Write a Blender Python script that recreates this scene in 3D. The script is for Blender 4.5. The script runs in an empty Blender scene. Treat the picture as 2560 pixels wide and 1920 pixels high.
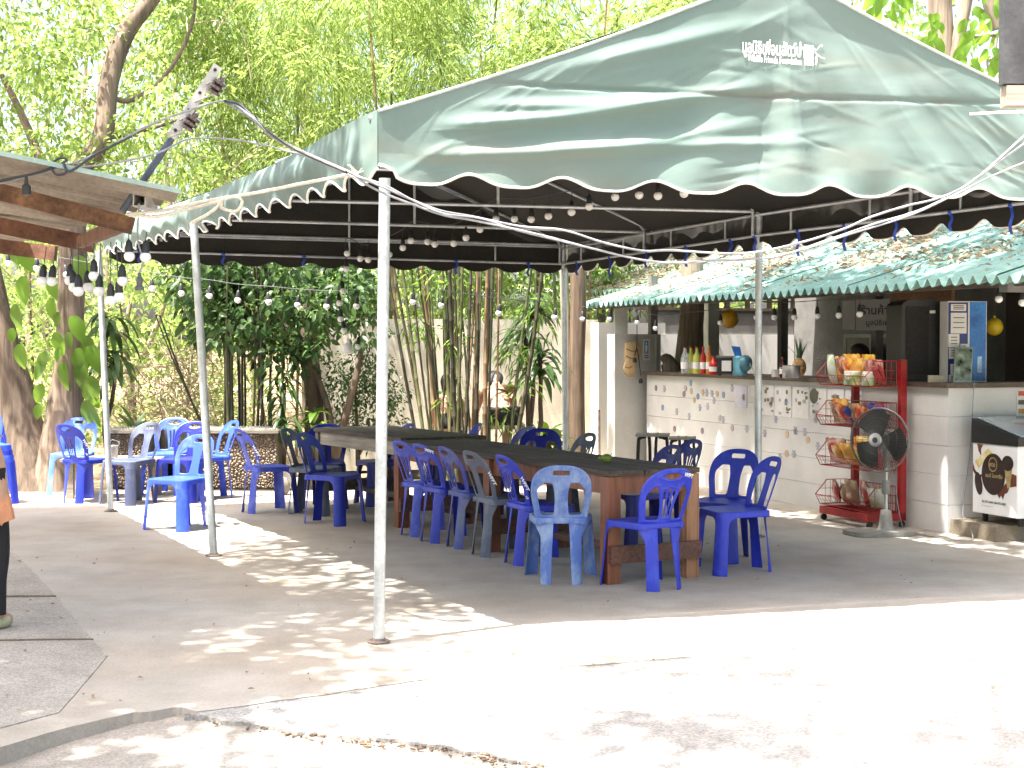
import bpy, math, random
import numpy as np
from mathutils import Vector, Matrix, noise

R = math.radians
random.seed(7)
RNG = np.random.default_rng(7)
scene = bpy.context.scene

# ------------------------------------------------------------------ camera
FPX = 3800.0                       # focal length in pixels of the 2560 px wide photograph
PITCH = math.atan(98 / FPX)
CAMZ = 1.6
cam_d = bpy.data.cameras.new('camera')
cam_d.sensor_width = 36.0
cam_d.lens = 36.0 * FPX / 2560.0
cam_d.clip_end = 600
cam = bpy.data.objects.new('camera', cam_d)
scene.collection.objects.link(cam)
cam.location = (0, 0, CAMZ)
cam.rotation_euler = (math.pi / 2 - PITCH, 0, 0)
scene.camera = cam

# ------------------------------------------------------------------ light
SUNDIR = Vector((0.75, 0.55, -2.6)).normalized()      # the way the light travels
world = bpy.data.worlds.new('World')
scene.world = world
world.use_nodes = True
wn = world.node_tree
sky = wn.nodes.new('ShaderNodeTexSky')
sky.sky_type = 'NISHITA'
sky.sun_disc = False
sky.sun_elevation = math.asin(-SUNDIR.z)
sky.sun_rotation = math.atan2(-SUNDIR.x, -SUNDIR.y)
sky.air_density = 0.8
sky.dust_density = 6.0
sky.ozone_density = 0.2
bg = wn.nodes['Background']
wn.links.new(sky.outputs[0], bg.inputs[0])
bg.inputs[1].default_value = 0.15
sun_d = bpy.data.lights.new('sun', 'SUN')
sun_d.energy = 5.0
sun_d.angle = R(0.55)
sun_d.color = (1.0, 0.955, 0.88)
sun = bpy.data.objects.new('sun', sun_d)
scene.collection.objects.link(sun)
sun.rotation_euler = SUNDIR.to_track_quat('-Z', 'Y').to_euler()
sun.location = (-6, -4, 20)
scene.view_settings.view_transform = 'Standard'
scene.view_settings.look = 'None'
scene.view_settings.gamma = 1.0
scene.view_settings.use_curve_mapping = False
scene.view_settings.exposure = 2.32
scene.cycles.max_bounces = 8
scene.cycles.diffuse_bounces = 5
scene.cycles.transparent_max_bounces = 8
scene.cycles.sample_clamp_indirect = 8.0

COL = scene.collection
FWD = Vector((0, math.cos(PITCH), -math.sin(PITCH)))
UP = Vector((0, math.sin(PITCH), math.cos(PITCH)))
EYE = Vector((0, 0, CAMZ))


def ray(px, py):
    v = FWD + Vector((1, 0, 0)) * ((px - 1280) / FPX) + UP * ((960 - py) / FPX)
    return v / v.y


def at(px, py, Y):
    """measured point of the photograph placed at its real distance Y"""
    return EYE + ray(px, py) * Y


def gr(px, py, z=0.0):
    r = ray(px, py)
    return EYE + r * ((z - CAMZ) / r.z)


# ------------------------------------------------------------------ tagging
def tag(o, label=None, cat=None, group=None, kind=None):
    if label: o['label'] = label
    if cat: o['category'] = cat
    if group: o['group'] = group
    if kind: o['kind'] = kind
    return o


def thing(name, label, cat, loc=(0, 0, 0), rz=0.0, group=None):
    o = bpy.data.objects.new(name, None)
    COL.objects.link(o)
    o.empty_display_size = 0.1
    o.location = loc
    o.rotation_euler = (0, 0, rz)
    return tag(o, label, cat, group)


def adopt(o, p):
    """parent o (mesh in world coordinates) to p without moving it"""
    o.parent = p
    T = Matrix.Identity(4)
    q = p
    chain = []
    while q is not None:
        chain.append(q)
        q = q.parent
    for q in reversed(chain):
        T = T @ q.matrix_parent_inverse @ Matrix.LocRotScale(q.location, q.rotation_euler, q.scale)
    o.matrix_parent_inverse = T.inverted()


def copy_tree(o, parent=None):
    c = o.copy()
    COL.objects.link(c)
    c.parent = parent
    for ch in list(KIDS.get(o.name, [])):
        k = copy_tree(ch, c)
        KIDS.setdefault(c.name, []).append(k)
    return c


KIDS = {}
ORD = ['first', 'second', 'third', 'fourth', 'fifth', 'sixth', 'seventh', 'eighth', 'ninth', 'tenth', 'eleventh', 'twelfth', 'thirteenth',
       'fourteenth', 'fifteenth', 'sixteenth', 'seventeenth', 'eighteenth', 'nineteenth', 'twentieth']


def link(name, me, mat, parent=None, world=True):
    o = bpy.data.objects.new(name, me)
    COL.objects.link(o)
    if mat is not None and len(me.materials) == 0:
        me.materials.append(mat)
    if parent is not None:
        if world:
            adopt(o, parent)
        else:
            o.parent = parent
        KIDS.setdefault(parent.name, []).append(o)
    return o


# ------------------------------------------------------------------ mesh builder
class MB:
    def __init__(self):
        self.v = []
        self.f = []

    def add(self, vs, fs):
        n = len(self.v)
        self.v += [tuple(x) for x in vs]
        self.f += [tuple(i + n for i in f) for f in fs]
        return self

    def hexa(self, c):
        """c: 8 corners, bottom ring then top ring"""
        return self.add(c, [(3, 2, 1, 0), (4, 5, 6, 7), (0, 1, 5, 4), (1, 2, 6, 5), (2, 3, 7, 6), (3, 0, 4, 7)])

    def box(self, c, s, rot=None):
        h = [Vector((x * s[0] / 2, y * s[1] / 2, z * s[2] / 2)) for z in (-1, 1) for x, y in ((-1, -1), (1, -1), (1, 1), (-1, 1))]
        if rot is not None:
            h = [rot @ p for p in h]
        c = Vector(c)
        return self.hexa([c + p for p in h])

    def bar(self, a, b, w, h, up=(0, 0, 1)):
        a, b = Vector(a), Vector(b)
        d = (b - a).normalized()
        u = Vector(up)
        s = d.cross(u).normalized()
        u = s.cross(d)
        cs = []
        for p in (a, b):
            cs.append([p - s * w / 2 - u * h / 2, p + s * w / 2 - u * h / 2, p + s * w / 2 + u * h / 2, p - s * w / 2 + u * h / 2])
        return self.hexa(cs[0] + cs[1])

    def tube(self, pts, rad, seg=8, cap=True):
        pts = [Vector(p) for p in pts]
        n = len(pts)
        if not hasattr(rad, '__len__'):
            rad = [rad] * n
        base = len(self.v)
        u = None
        for i, p in enumerate(pts):
            d = (pts[min(i + 1, n - 1)] - pts[max(i - 1, 0)])
            if d.length < 1e-9:
                d = Vector((0, 0, 1))
            d.normalize()
            if u is None:
                u = d.orthogonal().normalized()
            u = (u - d * u.dot(d))
            if u.length < 1e-6:
                u = d.orthogonal()
            u.normalize()
            w = d.cross(u)
            for k in range(seg):
                a = 2 * math.pi * k / seg
                self.v.append(tuple(p + (u * math.cos(a) + w * math.sin(a)) * rad[i]))
        for i in range(n - 1):
            for k in range(seg):
                k2 = (k + 1) % seg
                self.f.append((base + i * seg + k, base + i * seg + k2, base + (i + 1) * seg + k2, base + (i + 1) * seg + k))
        if cap:
            self.f.append(tuple(base + k for k in reversed(range(seg))))
            self.f.append(tuple(base + (n - 1) * seg + k for k in range(seg)))
        return self

    def lathe(self, c, prof, seg=16, axis=(0, 0, 1)):
        """prof: list of (r, h) along axis"""
        d = Vector(axis).normalized()
        u = d.orthogonal().normalized()
        w = d.cross(u)
        c = Vector(c)
        base = len(self.v)
        for r, h in prof:
            for k in range(seg):
                a = 2 * math.pi * k / seg
                self.v.append(tuple(c + d * h + (u * math.cos(a) + w * math.sin(a)) * r))
        for i in range(len(prof) - 1):
            for k in range(seg):
                k2 = (k + 1) % seg
                self.f.append((base + i * seg + k, base + i * seg + k2, base + (i + 1) * seg + k2, base + (i + 1) * seg + k))
        self.f.append(tuple(base + k for k in reversed(range(seg))))
        self.f.append(tuple(base + (len(prof) - 1) * seg + k for k in range(seg)))
        return self

    def ball(self, c, r, seg=14, rings=9, sc=(1, 1, 1)):
        base = len(self.v)
        for i in range(rings + 1):
            t = math.pi * (0.02 + 0.96 * i / rings)
            for k in range(seg):
                a = 2 * math.pi * k / seg
                self.v.append((c[0] + r * sc[0] * math.sin(t) * math.cos(a), c[1] + r * sc[1] * math.sin(t) * math.sin(a), c[2] + r * sc[2] * math.cos(t)))
        for i in range(rings):
            for k in range(seg):
                k2 = (k + 1) % seg
                self.f.append((base + i * seg + k, base + (i + 1) * seg + k, base + (i + 1) * seg + k2, base + i * seg + k2))
        self.f.append(tuple(base + k for k in range(seg)))
        self.f.append(tuple(base + rings * seg + k for k in reversed(range(seg))))
        return self

    def prism(self, poly, off):
        """poly: list of 3D points, extruded by vector off"""
        n = len(poly)
        off = Vector(off)
        vs = [Vector(p) for p in poly] + [Vector(p) + off for p in poly]
        fs = [tuple(reversed(range(n))), tuple(range(n, 2 * n))]
        fs += [(i, (i + 1) % n, n + (i + 1) % n, n + i) for i in range(n)]
        return self.add(vs, fs)

    def grid(self, P):
        """P: rows of points"""
        base = len(self.v)
        m = len(P[0])
        for r in P:
            self.v += [tuple(p) for p in r]
        for i in range(len(P) - 1):
            for j in range(m - 1):
                a = base + i * m + j
                self.f.append((a, a + 1, a + m + 1, a + m))
        return self

    def mesh(self, name, smooth=None):
        me = bpy.data.meshes.new(name)
        me.from_pydata(self.v, [], self.f)
        if smooth is not None:
            me.shade_smooth()
            me.set_sharp_from_angle(angle=R(smooth))
        return me

    def build(self, name, mat, parent=None, smooth=None, world=True):
        return link(name, self.mesh(name, smooth), mat, parent, world)


# ------------------------------------------------------------------ materials
MATS = {}


def nodes_of(name):
    m = bpy.data.materials.new(name)
    m.use_nodes = True
    nt = m.node_tree
    return m, nt, nt.nodes, nt.links, nt.nodes['Principled BSDF']


def M(name, col, rough=0.6, var=0.15, scale=4.0, bump=0.0, bscale=40.0, metal=0.0, col2=None, mix=0.5, detail=5.0, spec=0.5,
      stretch=(1, 1, 1), coat=0.0, edge=0.12):
    """procedural surface: base colour broken up by two noises, roughness variation, fine relief"""
    if name in MATS:
        return MATS[name]
    m, nt, N, L, P = nodes_of(name)
    tc = N.new('ShaderNodeTexCoord')
    mp = N.new('ShaderNodeMapping')
    mp.inputs['Scale'].default_value = stretch
    L.new(tc.outputs['Object'], mp.inputs[0])
    n1 = N.new('ShaderNodeTexNoise')
    n1.inputs['Scale'].default_value = scale
    n1.inputs['Detail'].default_value = detail
    L.new(mp.outputs[0], n1.inputs['Vector'])
    ramp = N.new('ShaderNodeValToRGB')
    c = Vector(col)
    d = Vector(col2) if col2 is not None else c * (1 + var)
    ramp.color_ramp.elements[0].color = (*(c * (1 - var)), 1)
    ramp.color_ramp.elements[1].color = (*d, 1)
    ramp.color_ramp.elements[0].position = max(0.0, mix - 0.5 * (edge * 2 + 0.1))
    ramp.color_ramp.elements[1].position = min(1.0, mix + 0.5 * (edge * 2 + 0.1))
    L.new(n1.outputs[0], ramp.inputs[0])
    n2 = N.new('ShaderNodeTexNoise')
    n2.inputs['Scale'].default_value = bscale
    n2.inputs['Detail'].default_value = 4
    L.new(mp.outputs[0], n2.inputs['Vector'])
    mul = N.new('ShaderNodeMixRGB')
    mul.blend_type = 'OVERLAY'
    mul.inputs[0].default_value = min(0.6, var * 1.5)
    L.new(ramp.outputs[0], mul.inputs[1])
    L.new(n2.outputs[0], mul.inputs[2])
    L.new(mul.outputs[0], P.inputs['Base Color'])
    mr = N.new('ShaderNodeMapRange')
    mr.inputs['To Min'].default_value = max(0.03, rough - 0.1)
    mr.inputs['To Max'].default_value = min(1.0, rough + 0.1)
    L.new(n1.outputs[0], mr.inputs[0])
    L.new(mr.outputs[0], P.inputs['Roughness'])
    P.inputs['Metallic'].default_value = metal
    P.inputs['Specular IOR Level'].default_value = spec
    P.inputs['Coat Weight'].default_value = coat
    if bump > 0:
        b = N.new('ShaderNodeBump')
        b.inputs['Strength'].default_value = bump
        b.inputs['Distance'].default_value = 0.01
        L.new(n2.outputs[0], b.inputs['Height'])
        L.new(b.outputs[0], P.inputs['Normal'])
    MATS[name] = m
    return m


def leafmat(name, cols, trans=0.45, rough=0.4):
    """leaf: colour differs from leaf to leaf, light passes through"""
    m, nt, N, L, P = nodes_of(name)
    g = N.new('ShaderNodeNewGeometry')
    ramp = N.new('ShaderNodeValToRGB')
    e = ramp.color_ramp.elements
    while len(e) < len(cols):
        e.new(0.5)
    for i, c in enumerate(cols):
        e[i].position = i / (len(cols) - 1)
        e[i].color = (*c, 1)
    L.new(g.outputs['Random Per Island'], ramp.inputs[0])
    L.new(ramp.outputs[0], P.inputs['Base Color'])
    P.inputs['Roughness'].default_value = rough
    P.inputs['Specular IOR Level'].default_value = 0.4
    t = N.new('ShaderNodeBsdfTranslucent')
    hs = N.new('ShaderNodeHueSaturation')
    hs.inputs['Hue'].default_value = 0.485
    hs.inputs['Value'].default_value = 2.1
    L.new(ramp.outputs[0], hs.inputs['Color'])
    L.new(hs.outputs[0], t.inputs[0])
    mx = N.new('ShaderNodeMixShader')
    mx.inputs[0].default_value = trans
    L.new(P.outputs[0], mx.inputs[1])
    L.new(t.outputs[0], mx.inputs[2])
    L.new(mx.outputs[0], N['Material Output'].inputs[0])
    MATS[name] = m
    return m


def glassmat(name, col=(0.8, 0.9, 0.9), rough=0.05, trans=0.9):
    m, nt, N, L, P = nodes_of(name)
    P.inputs['Base Color'].default_value = (*col, 1)
    P.inputs['Roughness'].default_value = rough
    P.inputs['Transmission Weight'].default_value = trans
    P.inputs['IOR'].default_value = 1.45
    MATS[name] = m
    return m


def concrete_mat(name, base, stain, scale=1.0, speck=0.0, dark=0.6):
    m, nt, N, L, P = nodes_of(name)
    tc = N.new('ShaderNodeTexCoord')

    def nz(sc, det, rgh=0.5):
        n = N.new('ShaderNodeTexNoise')
        n.inputs['Scale'].default_value = sc * scale
        n.inputs['Detail'].default_value = det
        n.inputs['Roughness'].default_value = rgh
        L.new(tc.outputs['Object'], n.inputs['Vector'])
        return n
    a, b, c = nz(0.5, 6), nz(2.3, 8, 0.65), nz(60, 6, 0.7)
    r1 = N.new('ShaderNodeValToRGB')
    r1.color_ramp.elements[0].position = 0.38
    r1.color_ramp.elements[1].position = 0.68
    r1.color_ramp.elements[0].color = (*base, 1)
    r1.color_ramp.elements[1].color = (*stain, 1)
    L.new(a.outputs[0], r1.inputs[0])
    mx = N.new('ShaderNodeMixRGB')
    mx.blend_type = 'MULTIPLY'
    mx.inputs[0].default_value = 0.75
    r2 = N.new('ShaderNodeValToRGB')
    r2.color_ramp.elements[0].position = 0.3
    r2.color_ramp.elements[1].position = 0.6
    r2.color_ramp.elements[0].color = (dark, dark, dark * 0.97, 1)
    r2.color_ramp.elements[1].color = (1, 1, 1, 1)
    L.new(b.outputs[0], r2.inputs[0])
    L.new(r1.outputs[0], mx.inputs[1])
    L.new(r2.outputs[0], mx.inputs[2])
    mx2 = N.new('ShaderNodeMixRGB')
    mx2.blend_type = 'OVERLAY'
    mx2.inputs[0].default_value = 0.35 + speck
    L.new(mx.outputs[0], mx2.inputs[1])
    L.new(c.outputs[0], mx2.inputs[2])
    out = mx2
    if speck > 0:
        vo = N.new('ShaderNodeTexVoronoi')
        vo.inputs['Scale'].default_value = 95 * scale
        L.new(tc.outputs['Object'], vo.inputs['Vector'])
        r3 = N.new('ShaderNodeValToRGB')
        r3.color_ramp.elements[0].color = (0.62, 0.6, 0.58, 1)
        r3.color_ramp.elements[1].color = (1.15, 1.13, 1.1, 1)
        L.new(vo.outputs['Color'], r3.inputs[0])
        mx3 = N.new('ShaderNodeMixRGB')
        mx3.blend_type = 'MULTIPLY'
        mx3.inputs[0].default_value = 1.0
        L.new(mx2.outputs[0], mx3.inputs[1])
        L.new(r3.outputs[0], mx3.inputs[2])
        out = mx3
    L.new(out.outputs[0], P.inputs['Base Color'])
    P.inputs['Roughness'].default_value = 0.85
    P.inputs['Specular IOR Level'].default_value = 0.25
    bp = N.new('ShaderNodeBump')
    bp.inputs['Strength'].default_value = 0.35 + speck
    bp.inputs['Distance'].default_value = 0.006
    L.new(c.outputs[0], bp.inputs['Height'])
    bp2 = N.new('ShaderNodeBump')
    bp2.inputs['Strength'].default_value = 0.3
    bp2.inputs['Distance'].default_value = 0.03
    L.new(b.outputs[0], bp2.inputs['Height'])
    L.new(bp.outputs[0], bp2.inputs['Normal'])
    L.new(bp2.outputs[0], P.inputs['Normal'])
    MATS[name] = m
    return m


def wood_mat(name, c1, c2, scale=3.0, axis=0, rough=0.6, bump=0.3):
    m, nt, N, L, P = nodes_of(name)
    tc = N.new('ShaderNodeTexCoord')
    mp = N.new('ShaderNodeMapping')
    s = [14.0, 14.0, 14.0]
    s[axis] = 0.9
    mp.inputs['Scale'].default_value = s
    L.new(tc.outputs['Object'], mp.inputs[0])
    n = N.new('ShaderNodeTexNoise')
    n.inputs['Scale'].default_value = scale
    n.inputs['Detail'].default_value = 7
    n.inputs['Distortion'].default_value = 0.6
    L.new(mp.outputs[0], n.inputs['Vector'])
    w = N.new('ShaderNodeTexNoise')
    w.inputs['Scale'].default_value = 2.5
    w.inputs['Detail'].default_value = 5
    L.new(tc.outputs['Object'], w.inputs['Vector'])
    r = N.new('ShaderNodeValToRGB')
    r.color_ramp.elements[0].position = 0.3
    r.color_ramp.elements[1].position = 0.72
    r.color_ramp.elements[0].color = (*c1, 1)
    r.color_ramp.elements[1].color = (*c2, 1)
    L.new(n.outputs[0], r.inputs[0])
    mx = N.new('ShaderNodeMixRGB')
    mx.blend_type = 'OVERLAY'
    mx.inputs[0].default_value = 0.55
    L.new(r.outputs[0], mx.inputs[1])
    L.new(w.outputs[0], mx.inputs[2])
    L.new(mx.outputs[0], P.inputs['Base Color'])
    P.inputs['Roughness'].default_value = rough
    b = N.new('ShaderNodeBump')
    b.inputs['Strength'].default_value = bump
    b.inputs['Distance'].default_value = 0.008
    L.new(n.outputs[0], b.inputs['Height'])
    L.new(b.outputs[0], P.inputs['Normal'])
    MATS[name] = m
    return m


# ------------------------------------------------------------------ foliage helpers
def tri_mesh(name, V, Fc):
    me = bpy.data.meshes.new(name)
    nv, nf, k = len(V), len(Fc), Fc.shape[1]
    me.vertices.add(nv)
    me.vertices.foreach_set('co', V.astype(np.float32).ravel())
    me.loops.add(nf * k)
    me.loops.foreach_set('vertex_index', Fc.astype(np.int32).ravel())
    me.polygons.add(nf)
    me.polygons.foreach_set('loop_start', np.arange(0, nf * k, k, dtype=np.int32))
    me.polygons.foreach_set('loop_total', np.full(nf, k, dtype=np.int32))
    me.update(calc_edges=True)
    me.validate()
    return me


def unit(a):
    return a / np.maximum(1e-9, np.linalg.norm(a, axis=1))[:, None]


def leaf_arrays(C, D, Nn, L, W, droop=0.15, fold=0.15, shape='diamond'):
    n = len(C)
    L = np.broadcast_to(np.asarray(L, float), (n,))[:, None]
    W = np.broadcast_to(np.asarray(W, float), (n,))[:, None]
    S = unit(np.cross(D, Nn))
    Nn = unit(np.cross(S, D))
    dz = np.array([[0, 0, -1.0]]) * L * droop
    if shape == 'diamond':
        V = np.stack([C, C + D * L * .42 + S * W * .5 + Nn * W * fold, C + D * L + dz, C + D * L * .42 - S * W * .5 + Nn * W * fold], 1)
        base = np.array([[0, 1, 2], [0, 2, 3]])
        k = 4
    else:
        V = np.stack([C,
                      C + D * L * .22 + S * W * .42 + Nn * W * fold, C + D * L * .62 + S * W * .40 + Nn * W * fold + dz * .35,
                      C + D * L + dz,
                      C + D * L * .62 - S * W * .40 + Nn * W * fold + dz * .35, C + D * L * .22 - S * W * .42 + Nn * W * fold,
                      C + D * L * .45 + dz * .2], 1)
        base = np.array([[0, 1, 6], [1, 2, 6], [2, 3, 6], [3, 4, 6], [4, 5, 6], [5, 0, 6]])
        k = 7
    Fc = (np.arange(n)[:, None, None] * k + base[None]).reshape(-1, 3)
    return V.reshape(-1, 3), Fc


def rand_dirs(n, up=0.0):
    d = RNG.normal(size=(n, 3))
    d[:, 2] += up
    return unit(d)


def clumps(centers, radii, per, squash=0.75, flat=0.0):
    """points of many leaf clumps: (points, outward directions)"""
    P, O = [], []
    for c, r, n in zip(centers, radii, per):
        d = rand_dirs(int(n))
        rr = r * np.cbrt(RNG.random(int(n)))[:, None]
        p = d * rr
        p[:, 2] *= squash
        P.append(np.asarray(c)[None] + p)
        O.append(d)
    return np.concatenate(P), np.concatenate(O)


def foliage(name, centers, radii, per, L, W, mat, parent=None, droop=0.2, up=0.8, out=0.8, down=0.4, shape='diamond', squash=0.75, fold=0.15, smooth=False, keep=None):
    C, O = clumps(centers, radii, per, squash)
    if keep is not None:
        k = keep(C)
        C, O = C[k], O[k]
    n = len(C)
    D = unit(O * out + RNG.normal(size=(n, 3)) * 0.6 + np.array([[0, 0, -down]]))
    Nn = rand_dirs(n, up)
    Ls = L * (0.6 + 0.8 * RNG.random(n))
    V, Fc = leaf_arrays(C, D, Nn, Ls, Ls * W / L, droop, fold, shape)
    me = tri_mesh(name, V, Fc)
    return link(name, me, mat, parent)


def px_clumps(n, x0, x1, y0, y1, Y0, Y1, r0, r1, dens, accept=None):
    """clump centres filling a measured region of the view at distances Y0..Y1"""
    cs, rs = [], []
    tries = 0
    while len(cs) < n and tries < n * 30:
        tries += 1
        px, py = random.uniform(x0, x1), random.uniform(y0, y1)
        if accept is not None and not accept(px, py):
            continue
        Y = random.uniform(Y0, Y1)
        cs.append(tuple(at(px, py, Y)))
        rs.append(random.uniform(r0, r1))
    per = [max(4, int(dens * r * r)) for r in rs]
    return cs, rs, per


def wobble_path(a, b, n, amp, seed=0, bias=None):
    a, b = Vector(a), Vector(b)
    out = []
    for i in range(n + 1):
        t = i / n
        p = a.lerp(b, t)
        w = math.sin(math.pi * t)
        q = Vector((noise.noise((t * 3.1, seed, 0.3)), noise.noise((t * 3.1, seed, 7.7)), noise.noise((t * 3.1, seed, 15.2)) * 0.4))
        p = p + q * amp * (0.4 + w)
        if bias is not None:
            p = p + Vector(bias) * w
        out.append(p)
    return out


def catenary(a, b, sag, n=24):
    a, b = Vector(a), Vector(b)
    return [a.lerp(b, i / n) - Vector((0, 0, sag * 4 * (i / n) * (1 - i / n))) for i in range(n + 1)]


def spline(pts, n=8):
    """Catmull-Rom through pts"""
    P = [Vector(p) for p in pts]
    P = [P[0] * 2 - P[1]] + P + [P[-1] * 2 - P[-2]]
    out = []
    for i in range(1, len(P) - 2):
        for k in range(n):
            t = k / n
            out.append(0.5 * ((2 * P[i]) + (P[i + 1] - P[i - 1]) * t + (2 * P[i - 1] - 5 * P[i] + 4 * P[i + 1] - P[i + 2]) * t * t
                              + (3 * P[i] - P[i - 1] - 3 * P[i + 1] + P[i + 2]) * t ** 3))
    out.append(P[-2])
    return out


def text_mesh(body, size, bold=0.0, align='LEFT', spacing=1.0):
    """flat lettering as 2D vertices and faces"""
    cu = bpy.data.curves.new('lettering', 'FONT')
    cu.body = body
    cu.size = size
    cu.offset = bold
    cu.align_x = align
    cu.space_character = spacing
    cu.resolution_u = 3
    o = bpy.data.objects.new('lettering', cu)
    COL.objects.link(o)
    bpy.context.view_layer.update()
    dg = bpy.context.evaluated_depsgraph_get()
    me = bpy.data.meshes.new_from_object(o.evaluated_get(dg))
    v = [(p.co.x, p.co.y) for p in me.vertices]
    f = [tuple(p.vertices) for p in me.polygons]
    bpy.data.objects.remove(o)
    bpy.data.curves.remove(cu)
    bpy.data.meshes.remove(me)
    return v, f


def lettering(body, size, origin, ex, ey, mat, parent, bold=0.0, align='LEFT', mapf=None, spacing=1.0, sx=1.0):
    v, f = text_mesh(body, size, bold, align, spacing)
    origin, ex, ey = Vector(origin), Vector(ex).normalized(), Vector(ey).normalized()
    if mapf is None:
        V = [origin + ex * x * sx + ey * y for x, y in v]
    else:
        V = [mapf(x * sx, y) for x, y in v]
    mb = MB()
    mb.add(V, f)
    return mb.build('lettering', mat, parent)

# ================================================================== materials
m_conc = concrete_mat('courtyard_concrete', (0.405, 0.372, 0.33), (0.34, 0.285, 0.225), 1.0, 0.0, 0.72)
m_old = concrete_mat('old_concrete', (0.40, 0.375, 0.345), (0.32, 0.295, 0.26), 1.3, 0.2, 0.68)
m_asph = concrete_mat('worn_asphalt', (0.37, 0.36, 0.35), (0.27, 0.265, 0.26), 1.0, 0.3, 0.7)
m_road = concrete_mat('road_concrete', (0.40, 0.375, 0.345), (0.31, 0.28, 0.245), 1.2, 0.12, 0.65)
m_soil = concrete_mat('forest_soil', (0.13, 0.095, 0.06), (0.20, 0.16, 0.10), 2.0, 0.2, 0.5)
m_debris = M('dry_debris', (0.12, 0.075, 0.045), 0.9, 0.4, 20)
m_steel = M('galvanised_steel', (0.52, 0.55, 0.57), 0.42, 0.18, 9, 0.15, 60, metal=0.55)
m_rusty = M('rusty_plate', (0.17, 0.13, 0.11), 0.8, 0.35, 25, 0.3, 60, metal=0.2)
m_cream_rope = M('cream_rope', (0.68, 0.62, 0.52), 0.9, 0.15, 40, 0.5, 160)
m_cable = M('black_cable', (0.035, 0.037, 0.045), 0.5, 0.2, 20)
m_cableg = M('grey_cable', (0.26, 0.265, 0.28), 0.45, 0.15, 20)
m_bluetie = M('blue_ribbon', (0.02, 0.06, 0.36), 0.6, 0.2, 20)
m_trim = M('white_piping', (0.72, 0.72, 0.66), 0.7, 0.12, 30)
m_print = M('white_print', (0.86, 0.87, 0.86), 0.6, 0.04, 30)
m_lining = M('dark_lining', (0.022, 0.020, 0.017), 0.9, 0.3, 3)


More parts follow.
